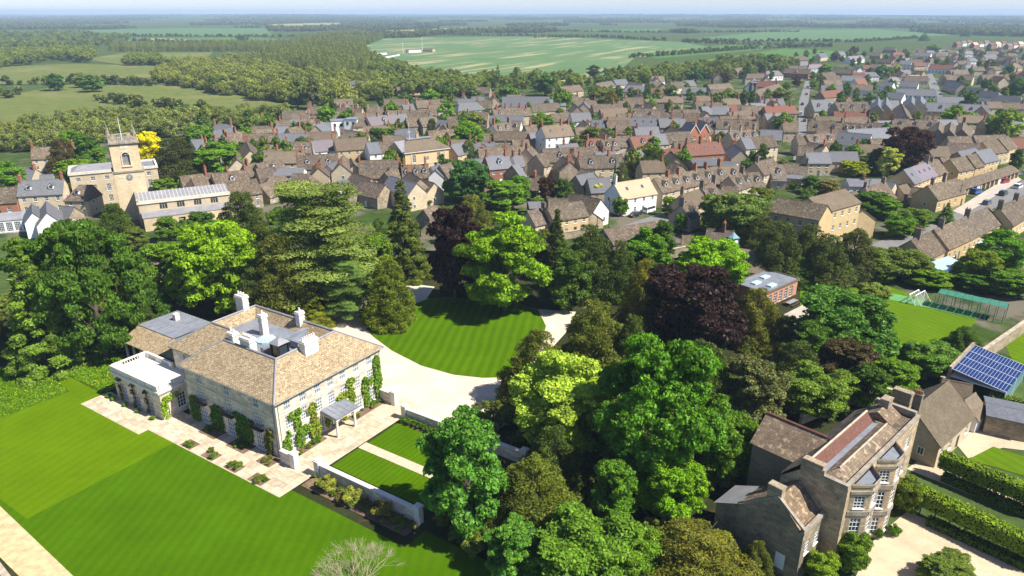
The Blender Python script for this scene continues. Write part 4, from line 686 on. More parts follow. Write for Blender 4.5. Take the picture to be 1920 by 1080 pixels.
part('quoin', m, 'stone_trim', T)
for q in opsR:
    x, w, h = (q[0] + q[1]) / 2, round(q[1] - q[0], 2), round(q[3] - q[2], 2)
    if q[2] < .2: part('panel', MB().box(-.2, .2, -.05, -.03, .3, 2), 'white_paint', part('door', MB().box(-.55, .55, -.03, .03, 0, 2.5), 'teal_paint', T, loc=(x, .14, .1)))
    else: window(T, x, .12, q[2], 0, w, h, 3, 4 if h > 1.6 else 2, blind=True)
for q in opsL:
    y, w, h = WL - (q[0] + q[1]) / 2, round(q[1] - q[0], 2), round(q[3] - q[2], 2)
    window(T, .12, y, q[2], -math.pi / 2, w, h, 4 if w > 1.2 else 2, 4 if h > 1.6 else 2, name='french_window' if q[2] < .2 else 'window', blind=True)
window(T, 3.12, 24.7, 6.7, -math.pi / 2, 1.0, 1.5, 2, 2)
bal = MB(); 
for i in range(13): y = -1.2 + .2 * i; bal.box(-.62, -.58, y - .015, y + .015, .05, .95)
for s in (-1.2, 1.2):
    for i in range(3): bal.box(-.6 + .2 * i + .04, -.57 + .2 * i + .04, s - .015, s + .015, .05, .95)
bal.box(-.66, 0, -1.25, 1.25, 0, .06); bal.box(-.63, -.57, -1.24, 1.24, .95, 1.0); bal.box(-.57, 0, -1.24, -1.18, .95, 1.0); bal.box(-.57, 0, 1.18, 1.24, .95, 1.0)
for i in range(6): bal.tube((-.6, -1.0 + .4 * i - .2, .1), (-.6, -1.0 + .4 * i + .15, .9), .02, .02, 4)
bm = bal.mesh('balcony', 'black_iron')
for y in CY: new('balcony', bm, T, (-.003, y, 3.55))
# roof ring with a sunken lead well
o = .45; ez = EV - .02; top = ez + (4.6 + o) * RS
def rz(p): return (p[0], p[1], top)
A_, B_, C_, D_, E_, F_ = (-o, -o), (20.5 + o, -o), (20.5 + o, 27.8 + o), (3 - o, 27.8 + o), (3 - o, WL + o), (-o, WL + o)
q = 4.6 + o; R1, R2, R3, R4, V_, R5 = (-o + q, -o + q), (20.5 + o - q, -o + q), (20.5 + o - q, 27.8 + o - q), (3 - o + q, 27.8 + o - q), (3 - o + q, WL + o - q), (-o + q, WL + o - q)
e = lambda p: (p[0], p[1], ez)
m = MB(); m.poly([e(A_), e(B_), rz(R2), rz(R1)]); m.poly([e(B_), e(C_), rz(R3), rz(R2)]); m.poly([e(C_), e(D_), rz(R4), rz(R3)]); m.poly([e(D_), e(E_), rz(V_), rz(R4)]); m.poly([e(E_), e(F_), rz(R5), rz(V_)]); m.poly([e(F_), e(A_), rz(R1), rz(R5)])
I = [(R1[0] + 1.5, R1[1] + 1.5), (R2[0] - 1.5, R2[1] + 1.5), (R3[0] - 1.5, R3[1] - 1.5), (R4[0] + 1.5, R4[1] - 1.5), (V_[0] + 1.5, V_[1] - 1.5), (R5[0] + 1.5, R5[1] - 1.5)]; zi = top - 1.5
RR = [R1, R2, R3, R4, V_, R5]
for i in range(6): j = (i + 1) % 6; m.poly([rz(RR[i]), rz(RR[j]), (*I[j], zi), (*I[i], zi)])
lo = [(*p, ez - .18) for p in (A_, B_, C_, D_, E_, F_)]; hi = [e(p) for p in (A_, B_, C_, D_, E_, F_)]
for i in range(6): j = (i + 1) % 6; m.poly([lo[i], lo[j], hi[j], hi[i]])
m.poly(lo[::-1]); roof = part('roof', m, 'roof_manor', T)
m = MB(); m.poly([(*p, zi + .01) for p in I]); m.box(I[0][0], I[1][0], 9.2, 9.9, zi, zi + 1.3); part('lead_flat', m, 'lead', roof)
m = MB()
for a, b in [(A_, R1), (B_, R2), (C_, R3), (D_, R4), (F_, R5), (E_, V_)]: m.tube((a[0], a[1], ez), (b[0], b[1], top + .02), .15, .15, 6)
for i in range(6): m.tube(rz(RR[i]), rz(RR[(i + 1) % 6]), .17, .17, 6)
part('lead_ridge', m, 'lead_pale', roof)
m = MB(); G0 = .07
for a, b in [(A_, B_), (F_, A_), (B_, C_)]: m.tube((a[0], a[1], ez - .12), (b[0], b[1], ez - .12), .07, .07, 6)
for x in (.35, 20.2): m.tube((x, -.10, .1), (x, -.10, ez - .2), .05, .05, 6)
m.tube((-.10, 20.4, .1), (-.10, 20.4, ez - .2), .05, .05, 6); m.tube((-.10, .5, .1), (-.10, .5, ez - .2), .05, .05, 6); part('gutter', m, 'lead', T)
def stack(x, y, z0, z1, w, l, pots, a=0):
    s = MB(); s.box(-l / 2, l / 2, -w / 2, w / 2, 0, z1 - z0 - .5); s.box(-l / 2 - .12, l / 2 + .12, -w / 2 - .12, w / 2 + .12, z1 - z0 - .5, z1 - z0 - .22); s.box(-l / 2 - .04, l / 2 + .04, -w / 2 - .04, w / 2 + .04, z1 - z0 - .22, z1 - z0); s.box(-l / 2 - .06, l / 2 + .06, -w / 2 - .06, w / 2 + .06, (z1 - z0) * .62, (z1 - z0) * .62 + .12)
    c = part('chimney', s, 'stone_white', roof, loc=(x, y, z0), rz=a)
    for i in range(pots): part('chimney_pot', MB().cone(0, 0, 0, .55, .17, .13, 10), 'stone_white', c, loc=((i + .5) / pots * l - l / 2, 0, z1 - z0))
stack(14.0, 24.0, 10.6, 14.7, 1.1, 1.9, 3, math.pi / 2); stack(11.2, 15.4, zi, 14.3, .9, 1.05, 1); stack(15.6, 12.0, 11.2, 14.0, .9, 1.05, 1); stack(5.4, 15.0, 10.8, 13.6, 1.0, 1.3, 2, math.pi / 2); stack(5.3, 11.4, 10.8, 13.7, 1.15, 2.2, 4, math.pi / 2); stack(9.9, 3.7, 10.2, 13.6, 1.2, 2.5, 6)
lan = MB(); lan.box(-.95, .95, -.95, .95, 0, .5)
for a in (-.85, .85):
    for b in (-.85, .85): lan.box(a - .1, a + .1, b - .1, b + .1, .5, 2.2)
lan.box(-.95, .95, -.95, .95, 2.2, 2.4); ln = part('lantern', lan, 'black_iron', roof, loc=(7.3, 7.0, zi)); part('pane', MB().box(-.78, .78, -.78, .78, .5, 2.2), 'pane', ln)
d_ = MB(); d_.cone(0, 0, 2.4, 2.75, 1.5, 1.0, 4, 0, math.pi / 4); d_.cone(0, 0, 2.75, 3.1, 1.0, .35, 4, 0, math.pi / 4); d_.cone(0, 0, 3.1, 3.5, .06, .02, 6); part('dome', d_, 'lead_pale', ln)
sk = part('skylight', MB().cone(0, 0, 0, .3, 1.5, 1.5, 12).cone(0, 0, .3, .95, 1.45, .1, 12), 'sky_pane', roof, loc=(9.8, 13.4, zi)); sm = MB()
for i in range(12): a = i * math.pi / 6; sm.tube((1.5 * math.cos(a), 1.5 * math.sin(a), .32), (.08 * math.cos(a), .08 * math.sin(a), 1.0), .035, .03, 4)
part('glazing_bar', sm, 'white_paint', sk)
part('roof_hatch', MB().box(-1, 1, -.8, .8, 0, 1.1).box(-1.15, 1.15, -.95, .95, 1.1, 1.25), 'lead', roof, loc=(11.4, 7.6, zi))
# portico
P_ = part('portico', MB().box(7.75, 11.75, -3.0, -.003, 3.0, 3.3).box(7.6, 11.9, -3.15, -.003, 3.3, 3.42), 'stone_trim', T)
part('canopy', MB().prism([(7.5, -3.25, 3.43), (12.0, -3.25, 3.43), (12.0, -.01, 3.43), (12.0, -.01, 3.95), (7.5, -.01, 3.95)][:0] or [(7.5, -3.25, 3.43), (7.5, -.01, 3.43), (7.5, -.01, 4.0), (7.5, -3.25, 3.55)], (4.5, 0, 0)), 'lead', P_)
rl_ = MB()
for i in range(6): x = 7.6 + .86 * i; rl_.tube((x, -3.2, 3.57), (x, -.05, 4.02), .04, .04, 4)
part('lead_roll', rl_, 'lead_pale', P_)
for x in (8.0, 11.5): part('column', MB().cone(x, -2.75, .02, 2.9, .22, .18, 14).box(x - .28, x + .28, -3.03, -2.47, 2.88, 2.998).box(x - .28, x + .28, -3.03, -2.47, .0, .12), 'stone_white', P_)
# balustraded orangery on the left end
OZ = 4.6; X0, X1, Y0, Y1 = -3.0, 2.99, 23.0, 35.6
ops = [(1.3 + 3.55 * i, 3.2 + 3.55 * i, .1, 3.2) for i in range(3)]
Og = part('orangery', MB().facade((X0, Y1), (0, -1), Y1 - Y0, OZ, ops, .35).facade((X0, Y0), (1, 0), X1 - X0, OZ, [(2.6, 4.0, .9, 3.3)], .2).facade((X1, Y1), (-1, 0), X1 - X0, OZ, []).facade((X1, 27.8), (0, 1), Y1 - 27.8, OZ, []), 'wall_manor', T)
part('cornice', MB().box(X0 - .35, X1, Y0 - .35, Y1 + .35, OZ, OZ + .32).box(X0 - .18, X1 - .01, Y0 - .18, Y1 + .18, OZ - .25, OZ - .003), 'stone_white', Og)
part('flat_roof', MB().box(X0 + .3, X1 - .02, Y0 + .3, Y1 - .3, OZ + .322, OZ + .40), 'stone_white', Og)
pm = MB(); zb = OZ + .325
def para(x0, y0, x1, y1, n):
    dx, dy = x1 - x0, y1 - y0; al = abs(dx) > abs(dy); t = .16
    bx = lambda a, b, z0, z1, t: pm.box(min(x0 + dx * a, x0 + dx * b) - (0 if al else t), max(x0 + dx * a, x0 + dx * b) + (0 if al else t), min(y0 + dy * a, y0 + dy * b) - (t if al else 0), max(y0 + dy * a, y0 + dy * b) + (t if al else 0), z0, z1)
    bx(0, 1, zb, zb + .18, t); bx(0, 1, zb + .82, zb + .98, t + .04); f = .12
    for k in range(n):
        a, b = k / n, (k + 1) / n; bx(a, a + f / n * 2, zb + .18, zb + .82, t); bx(b - f / n * 2, b, zb + .18, zb + .82, t); nb = 7
        for i in range(nb):
            s = a + (b - a) * (.24 + .52 * (i + .5) / nb); pm.cone(x0 + dx * s, y0 + dy * s, zb + .18, zb + .5, .05, .09, 6); pm.cone(x0 + dx * s, y0 + dy * s, zb + .5, zb + .82, .09, .05, 6)
para(X0 - .05, Y1, X0 - .05, Y0, 3); para(X0 + .12, Y0, X1 - .1, Y0, 1); para(X0 + .12, Y1, X1 - .1, Y1, 1); para(X1 - .2, 28.3, X1 - .2, Y1 - .2, 2); part('balustrade', pm, 'stone_white', Og)
for q_ in ops: window(Og, X0 + .28, Y1 - (q_[0] + q_[1]) / 2, .1, -math.pi / 2, 1.9, 3.1, 4, 5, name='arched_window', sill=False, blind=True)
for q_ in ops:
    am = MB(); y = Y1 - (q_[0] + q_[1]) / 2
    for i in range(8):
        a, b = math.pi * i / 8, math.pi * (i + 1) / 8; am.prism([(X0 - .04, y + 1.02 * math.cos(a), 2.4 + .95 * math.sin(a)), (X0 - .04, y + 1.02 * math.cos(b), 2.4 + .95 * math.sin(b)), (X0 - .04, y + 1.25 * math.cos(b), 2.4 + 1.25 * math.sin(b)), (X0 - .04, y + 1.25 * math.cos(a), 2.4 + 1.25 * math.sin(a))], (.3, 0, 0))
    part('arch', am, 'stone_trim', Og)
window(Og, X0 + 3.3, Y0 + .12, .9, 0, 1.4, 2.4, 3, 4, frame='white_paint')
# garden loggia behind the orangery
LG = thing('loggia', 'low columned garden loggia with golden slates and lead roof behind the orangery', 'loggia', ML(5.4, 37.6), MA)
part('wall', MB().box(4.2, 11, 0, 10.2, 0, 3.9), 'wall_manor', LG); part('roof', MB().poly([(-.2, -.2, 3.6), (3.7, -.2, 5.4), (3.7, 10.4, 5.4), (-.2, 10.4, 3.6)][::-1]).poly([(-.2, -.2, 3.6), (-.2, 10.4, 3.6), (-.2, 10.4, 3.45), (-.2, -.2, 3.45)]).poly([(-.2, -.2, 3.45), (3.7, -.2, 3.9), (3.7, -.2, 5.4), (-.2, -.2, 3.6)]).poly([(-.2, 10.4, 3.45), (-.2, 10.4, 3.6), (3.7, 10.4, 5.4), (3.7, 10.4, 3.9)]).poly([(-.2, 10.4, 3.45), (3.7, 10.4, 3.9), (3.7, -.2, 3.9), (-.2, -.2, 3.45)]), 'roof_manor', LG)
lt = part('lead_roof', MB().box(3.4, 11.2, -.2, 10.4, 5.3, 5.42).box(3.5, 11.1, .0, 10.2, 3.905, 5.3), 'lead', LG)
for i in range(9): part('lead_seam', MB().box(3.4, 11.2, -.03, .03, 0, .06), 'lead_pale', lt, loc=(0, .6 + 1.12 * i, 5.422))
for i in range(5): part('column', MB().cone(.3, .4 + 2.35 * i, 0, 3.5, .24, .2, 12).box(0, .6, .1 + 2.35 * i, .7 + 2.35 * i, 3.3, 3.5), 'stone_trim', LG)
chimney(LG, 8.5, 6.5, 5.4, 6.7, 'w', 0, .8, .9, 1)
# terrace paving, one slab by one
TE = sheet('terrace', [ML(-7.4, 22.5), ML(-5.9, 22.5), ML(-5.9, -6.5), ML(16.8, -6.9), ML(21.6, -6.9), ML(21.6, -.01), ML(-.01, -.01), ML(-.01, 22.9), ML(-2.8, 22.9), ML(-2.8, 38.6), ML(-7.4, 38.6)][::1], 'slab', .08)
SLB = [MB().box(.022, a - .022, .022, b - .022, 0, .035).mesh('paving_slab', 'slab') for a, b in ((1.35, .95), (.95, .95))]
BEDS = [(-5.7, -4.0, 12.6, 15.0), (-5.7, -4.0, 7.6, 10.2), (-5.7, -4.0, 2.6, 5.2), (-5.7, -4.0, -2.6, .2), (-2.2, 0, 5.4, 9.4), (-2.2, 0, 12, 15.8), (-2.4, 0, -.2, 2.6), (.0, 7.0, -1.6, 0), (12.4, 20.5, -1.6, 0)]
def pave(x0, x1, y0, y1):
    y = y0; r = 0
    while y < y1 - .3:
        x = x0
        while x < x1 - .3:
            i = R.randint(0, 1); w = (1.35, .95)[i]
            if not any(b[0] - .9 < x < b[1] and b[2] - .8 < y < b[3] for b in BEDS) and x + w < x1 + .35: new('paving_slab', SLB[i], TE, ML(x, y, .082), MA, None, jit(.24))
            x += w
        y += .95
pave(-7.3, -2.9, 23, 38.4); pave(-5.8, -.1, -6.3, 22.6); pave(0, 16.6, -6.6, -1.7)
sheet('garden_path', mrect(7.75, 9.35, -24, -6.95), 'slab', .075)
for b in BEDS: sheet('flower_bed', mrect(*b), 'soil', .13)
# garden walls with piers
def gwall(x0, y0, x1, y1, h, label, px):
    a, b = ML(x0, y0), ML(x1, y1); L = (b - a).length; t = thing('garden_wall', label, 'wall', a, math.atan2(b.y - a.y, b.x - a.x))
    part('wall', MB().box(0, L, -.22, .22, 0, h), 'wall_manor', t); part('coping', MB().box(-.0, L, -.32, .32, h + .002, h + .14), 'stone_white', t)
    for x in px: part('pier', MB().box(x - .42, x + .42, -.42, .42, 0, h + .45).box(x - .54, x + .54, -.54, .54, h + .45, h + .6).box(x - .4, x + .4, -.4, .4, h + .6, h + .72), 'stone_white', t)
gwall(.2, -7.2, .2, -24.5, 1.9, 'white coped stone garden wall between the striped panels and the flower border', [0, 17.3]); gwall(17.4, -7.4, 17.4, -29, 1.8, 'garden wall with white coping beside the pale gravel drive', [0, 10.5, 21.5])
gwall(-.4, -.6, -.4, -3.2, 1.9, 'short curved wall stub at the manor corner with one pier', [2.6]); gwall(19.6, -.3, 19.6, -3.4, 1.9, 'short wall stub at the far end of the entrance front', [3.0])
# ------------------------------------------------------------------ climbers on the manor
def climber(label, side, blobs, col, n):
    c = []; 
    for (a, z, ra, rzz) in blobs:
        k = int(n * ra * rzz); ang = NR.uniform(0, 6.283, k); r = np.sqrt(NR.random(k)); c.append(np.stack([a + ra * r * np.cos(ang), -.06 - NR.random(k) * .38, np.clip(z + rzz * r * np.sin(ang), .05, None)], 1))
    c = np.concatenate(c); w_ = np.sin(c[:, 0] * 3.1 + 1.3) * np.sin(c[:, 2] * 2.3 + .7) + .8 * np.sin(c[:, 0] * 6.3 - c[:, 2] * 4.1) + NR.normal(0, .5, len(c)); c = c[w_ > -.45]; nn = np.tile(np.array([[0, -1, .5]]), (len(c), 1)); a0 = sum(b[0] for b in blobs) / len(blobs)
    if side == 'R': loc, rzr = ML(a0, 0), MA
    elif side == 'L': loc, rzr = ML(0, a0), MA - math.pi / 2
    elif side == 'O': loc, rzr = ML(X0, a0), MA - math.pi / 2
    else: loc, rzr = ML(a0, Y0), MA
    if side in 'LO': c[:, 0] = -(c[:, 0] - a0)
    else: c[:, 0] -= a0
    t = thing('climbing_plant', label, 'climber', loc, rzr); new('foliage', leafmesh('foliage', c, nn, .20, 'leaf', .7, .7), t, col=col)
    s = MB(); s.tube((0, -.12, 0), (.1, -.1, 1.6), .06, .04, 5); s.tube((.1, -.1, 1.6), (-.05, -.1, 3), .04, .02, 5); part('stem', s, 'bark', t)
GC = (.062, .125, .016)
climber('leafy climber by the corner window of the entrance front', 'R', [(1.0, 1.6, .8, 1.4), (1.3, 3.2, .5, .7)], GC, 330); climber('climber branching round the second window of the entrance front', 'R', [(3.4, 1.6, .8, 1.6), (3.2, 4.2, .6, 1.2), (3.0, 5.8, 1.2, .6), (4.3, 2.6, 1.0, .7)], GC, 330)
climber('reddish green climber beside the portico', 'R', [(6.2, 1.4, 1.0, 1.5), (6.1, 3.5, .6, 1.4), (5.9, 5.3, .9, .8), (8.6, 2.2, .5, 1.6)], (.10, .14, .025), 330); climber('climber beside the portico rising to the first floor', 'R', [(12.0, 2.2, .6, 2.2), (13.7, 3.5, .6, 2.6), (13.6, 6.0, .9, .6), (12.0, 4.3, 1.3, .6)], (.10, .15, .025), 330)
climber('climber covering the wall between the last two windows', 'R', [(16.6, 3.6, .7, 1.8), (16.8, 1.2, .6, 1.2)], GC, 330); climber('tall column of climber at the far end of the entrance front', 'R', [(19.4, 3.8, .8, 3.8), (19.3, 7.0, .7, 1.0), (18.2, 4.2, 1.0, .6)], GC, 330)
climber('dark climber mass between the french windows of the garden front', 'L', [(7.4, 1.8, 1.9, 1.9), (7.2, 3.6, 1.5, 1.1), (8.6, 4.2, 1.0, .6), (6.0, 4.0, .9, .5)], (.045, .10, .02), 300); climber('reddish climber at the corner of the garden front', 'L', [(2.2, 1.8, .8, 1.8), (1.7, 3.6, .8, .9)], (.085, .10, .03), 300)
climber('dark climber between the balconies farther along the garden front', 'L', [(13.6, 1.7, 1.5, 1.8), (13.2, 3.6, 1.5, .8)], (.045, .10, .02), 300); climber('dark climber under the balcony nearest the orangery', 'L', [(18.9, 1.9, 1.2, 2.2), (18.6, 3.4, 1.3, .9)], (.045, .10, .02), 300)
climber('bright climber on the orangery corner by its window', 'P', [(X0 + .3, 2.0, .5, 1.9), (X0 + 1.6, 3.5, 1.4, .45)], (.12, .20, .02), 330)
for y_, lb in ((26.6, 'nearest the manor'), (30.2, 'in the middle'), (33.9, 'at the outer end')): climber('dark wisteria stem between the orangery arches %s' % lb, 'O', [(y_, 1.8, .22, 1.8), (y_, 3.9, .6, .25)], (.055, .06, .03), 260)
# ================================================================== the church
CO = Vector((-109.1, 201.5, 0)); CA = math.radians(30)
C = thing('parish_church', 'pale stone church with square pinnacled tower and lead nave roof', 'church', CO, CA)
def cl(x, y): return (CO.x + x * math.cos(CA) - y * math.sin(CA), CO.y + x * math.sin(CA) + y * math.cos(CA))
tx0, tx1, ty0, ty1 = -4.2, 3.2, 4.6, 11.8; Tw = part('tower', MB().facade((tx0 - .3, ty0 - .3), (1, 0), 8, 14.4, []).facade((tx1 + .3, ty0 - .3), (0, 1), 7.8, 14.4, []).facade((tx1 + .3, ty1 + .3), (-1, 0), 8, 14.4, []).facade((tx0 - .3, ty1 + .3), (0, -1), 7.8, 14.4, []), 'wall_cream', C, col=(1.2, 1.17, 1.1))
part('upper_stage', MB().facade((tx0, ty0), (1, 0), 7.4, 22.6, [(2.7, 4.7, 16.4, 20.2)], .45, 0, 14.4).facade((tx1, ty0), (0, 1), 7.2, 22.6, [], .3, 0, 14.4).facade((tx1, ty1), (-1, 0), 7.4, 22.6, [], .3, 0, 14.4).facade((tx0, ty1), (0, -1), 7.2, 22.6, [(2.6, 4.6, 16.4, 20.2)], .45, 0, 14.4), 'wall_cream', Tw, col=(1.2, 1.15, 1.05))
part('cornice', MB().box(tx0 - .55, tx1 + .55, ty0 - .55, ty1 + .55, 14.4, 14.85).box(tx0 - .45, tx1 + .45, ty0 - .45, ty1 + .45, 22.6, 23.0).box(tx0 - .2, tx1 + .2, ty0 - .2, ty1 + .2, 22.3, 22.598), 'stone_weathered', Tw)
pb = MB()
for x0, x1, y0, y1 in ((tx0, tx1, ty0, ty0 + .35), (tx0, tx1, ty1 - .35, ty1), (tx0, tx0 + .35, ty0 + .36, ty1 - .36), (tx1 - .35, tx1, ty0 + .36, ty1 - .36)):
    pb.box(x0, x1, y0, y1, 23.0, 23.5); pb.box(x0, x1, y0, y1, 24.3, 24.6); n = 14; al = (x1 - x0) > (y1 - y0)
    for i in range(n):
        f = (i + .5) / n
        if 3 < i < 10: pb.cone(x0 + (x1 - x0) * (f if al else .5), y0 + (y1 - y0) * (.5 if al else f), 23.5, 24.3, .12, .12, 6)
    for s in (0, 1):
        if al: pb.box(x0 + s * (x1 - x0) * .72, x0 + (x1 - x0) * (.28 + s * .72), y0, y1, 23.5, 24.3)
        else: pb.box(x0, x1, y0 + s * (y1 - y0) * .72, y0 + (y1 - y0) * (.28 + s * .72), 23.5, 24.3)
part('parapet', pb, 'stone_weathered', Tw, col=(1.3, 1.25, 1.2)); part('tower_roof', MB().box(tx0 + .36, tx1 - .36, ty0 + .36, ty1 - .36, 23.01, 23.3), 'lead', Tw)
pn = MB().box(-.42, .42, -.42, .42, 0, .7).cone(0, 0, .7, 1.0, .5, .32, 8).cone(0, 0, 1.0, 3.0, .33, .05, 8).cone(0, 0, 3.0, 3.2, .11, .02, 6).mesh('pinnacle', 'stone_weathered')
for x in (tx0 + .35, tx1 - .35):
    for y in (ty0 + .35, ty1 - .35): new('pinnacle', pn, Tw, (x, y, 24.602))
part('flagpole', MB().cone(0, 0, 0, 6.4, .11, .06, 6), 'white_paint', Tw, loc=(-.5, 8.2, 23.3))
def louvre(x, y, a):
    b = part('belfry_window', MB().box(-1, 1, 0, .06, 0, 3.8), 'stone_weathered', Tw, loc=(x, y, 16.4), rz=a); part('louvre', MB().box(-.45, .45, -.06, -.003, .9, 3.0).cone(0, -.03, 3.0, 3.3, .44, .2, 8), 'lead', b)
    s = MB().box(-1.25, -1.0, -.62, -.46, -.2, 2.6).box(1.0, 1.25, -.62, -.46, -.2, 2.6).box(-1.4, 1.4, -.7, -.46, -.4, -.2)
    for i in range(8):
        p, q2 = math.pi * i / 8, math.pi * (i + 1) / 8; s.prism([(1.02 * math.cos(p), -.62, 2.6 + 1.15 * math.sin(p)), (1.3 * math.cos(p), -.62, 2.6 + 1.4 * math.sin(p)), (1.3 * math.cos(q2), -.62, 2.6 + 1.4 * math.sin(q2)), (1.02 * math.cos(q2), -.62, 2.6 + 1.15 * math.sin(q2))], (0, .17, 0))
    part('surround', s, 'stone_trim', b)
louvre(-.5, ty0 + .44, 0); louvre(tx0 + .44, 8.2, -math.pi / 2)
ck = part('clock', MB().cone(0, 0, 0, .14, .85, .85, 20), 'lead', Tw, loc=(-.5, ty0 - .3, 13.0), rot=(math.pi / 2, 0, 0)); part('clock_hand', MB().box(-.04, .04, 0, .6, .145, .17).box(-.45, 0, -.04, .04, .145, .17), 'stone_trim', ck)
part('clock_ring', MB().cone(0, 0, .141, .16, .5, .5, 20), 'stone_weathered', ck)
m = MB(); cop = [(-1.35 + .9 * i) for i in range(4)]
part('garland', MB().box(-3.2, -1.6, ty0 - .36, ty0 - .303, 12.9, 13.15).box(.6, 2.2, ty0 - .36, ty0 - .303, 12.9, 13.15).box(-1.5, .5, ty0 - .06, ty0 - .003, 21.2, 22.0), 'stone_trim', Tw)
NL = 24.5; co_ = [(5.4 + 4.6 * i, 7.4 + 4.6 * i, 4.9, 6.6) for i in range(4)]
nv = part('nave', MB().facade((0, -5.8), (1, 0), NL, 7.3, co_, .3).facade((NL, 5.8), (-1, 0), NL, 7.3, []).poly([(0, 5.8, 0), (0, -5.8, 0), (0, -5.8, 7.3), (0, 0, 8.9), (0, 5.8, 7.3)]).poly([(NL, -5.8, 0), (NL, 5.8, 0), (NL, 5.8, 7.3), (NL, 0, 8.9), (NL, -5.8, 7.3)]), 'wall_cream', C)
ai = [(9.0 + 6.0 * i, 10.8 + 6.0 * i, .8, 3.0) for i in range(3)]
asl = part('aisle', MB().facade((.5, -10.3), (1, 0), NL - 1, 3.8, ai, .3).poly([(.5, -5.8, 0), (.5, -10.3, 0), (.5, -10.3, 3.8), (.5, -5.8, 4.5)]).poly([(NL - .5, -10.3, 0), (NL - .5, -5.8, 0), (NL - .5, -5.8, 4.5), (NL - .5, -10.3, 3.8)]), 'wall_cream', C, col=(1.1, 1.05, .95))
nr = part('nave_roof', MB().poly([(-.1, -5.5, 7.5), (NL + .1, -5.5, 7.5), (NL + .1, 0, 9.1), (-.1, 0, 9.1)]).poly([(NL + .1, 5.5, 7.5), (-.1, 5.5, 7.5), (-.1, 0, 9.1), (NL + .1, 0, 9.1)]), 'lead_pale', C)
for i in range(24): part('lead_roll', MB().tube((.6 + 1.02 * i, -5.4, 7.55), (.6 + 1.02 * i, 0, 9.13), .06, .06, 4), 'stone_white', nr)
part('parapet', MB().box(-.35, NL + .35, -6.0, -5.5, 7.1, 7.75).box(-.35, .05, -5.49, -.2, 7.4, 8.2).box(-.4, NL + .4, -6.1, -5.802, 6.9, 7.1), 'stone_trim', nv); part('gable_coping', MB().prism([(-.3, -6.0, 7.6), (-.3, 0, 9.2), (-.3, 6, 7.6), (-.3, 6, 7.9), (-.3, 0, 9.6), (-.3, -6, 7.9)], (.45, 0, 0)), 'stone_weathered', nv)
part('aisle_roof', MB().poly([(.3, -10.4, 3.95), (NL - .3, -10.4, 3.95), (NL - .3, -5.81, 4.6), (.3, -5.81, 4.6)]).poly([(.3, -10.4, 3.75), (NL - .3, -10.4, 3.75), (NL - .3, -10.4, 3.95), (.3, -10.4, 3.95)]), 'lead_pale', C)
for q_ in co_:
    w = part('window', MB().box(-1, 1, -.02, .02, 0, 1.7), 'pane', nv, loc=((q_[0] + q_[1]) / 2, -5.56, 4.9)); part('mullion', MB().box(-.36, -.28, -.12, -.021, 0, 1.7).box(.28, .36, -.12, -.021, 0, 1.7).box(-1, 1, -.1, -.022, 1.3, 1.4), 'stone_trim', w)
for q_ in ai:
    w = part('window', MB().box(-.9, .9, -.02, .02, 0, 2.2), 'pane', asl, loc=((q_[0] + q_[1]) / 2, -10.05, .8)); part('mullion', MB().box(-.05, .05, -.12, -.021, 0, 2.2).box(-.9, .9, -.1, -.022, 1.5, 1.62), 'stone_trim', w)
for i in range(4): part('buttress', MB().box(7.0 + 5.6 * i, 7.8 + 5.6 * i, -11.3, -10.302, 0, 3.0).box(7.1 + 5.6 * i, 7.7 + 5.6 * i, -11.0, -10.302, 3.0, 3.5), 'wall_cream', asl)
# parapeted rectory behind the tower
RO = Vector((-138.5, 219.6, 0)); RA = math.radians(29); RC = thing('rectory', 'large square rectory with parapet and sash windows behind the church tower', 'house', RO, RA)
ro = [(1.6 + 4.0 * i, 2.8 + 4.0 * i, z0, z1) for i in range(6) for z0, z1 in ((.8, 3.0), (4.4, 6.6), (8.0, 9.2))]
part('wall', MB().facade((0, 0), (1, 0), 25, 10.2, ro, .2).facade((25, 0), (0, 1), 13, 10.2, []).facade((25, 13), (-1, 0), 25, 10.2, []).facade((0, 13), (0, -1), 13, 10.2, []), 'wall_cream', RC); part('parapet', MB().box(-.3, 25.3, -.3, .3, 10.2, 11).box(-.3, 25.3, 12.7, 13.3, 10.2, 11).box(-.3, .3, .301, 12.699, 10.2, 11).box(24.7, 25.3, .301, 12.699, 10.2, 11), 'stone_trim', RC); part('roof', MB().poly([(.3, .3, 10.4), (17, .3, 10.4), (15, 6.5, 12.2), (3, 6.5, 12.2)]).poly([(17, 12.7, 10.4), (.3, 12.7, 10.4), (3, 6.5, 12.2), (15, 6.5, 12.2)]).poly([(.3, 12.7, 10.4), (.3, .3, 10.4), (3, 6.5, 12.2)]).poly([(17, .3, 10.4), (17, 12.7, 10.4), (15, 6.5, 12.2)]), 'lead_pale', RC); part('flat_roof', MB().box(17, 24.7, .3, 12.7, 10.25, 10.45), 'lead', RC)
for q_ in ro: window(RC, (q_[0] + q_[1]) / 2, .12, q_[2], 0, 1.2, round(q_[3] - q_[2], 2), 3, 4 if q_[2] < 7 else 2)
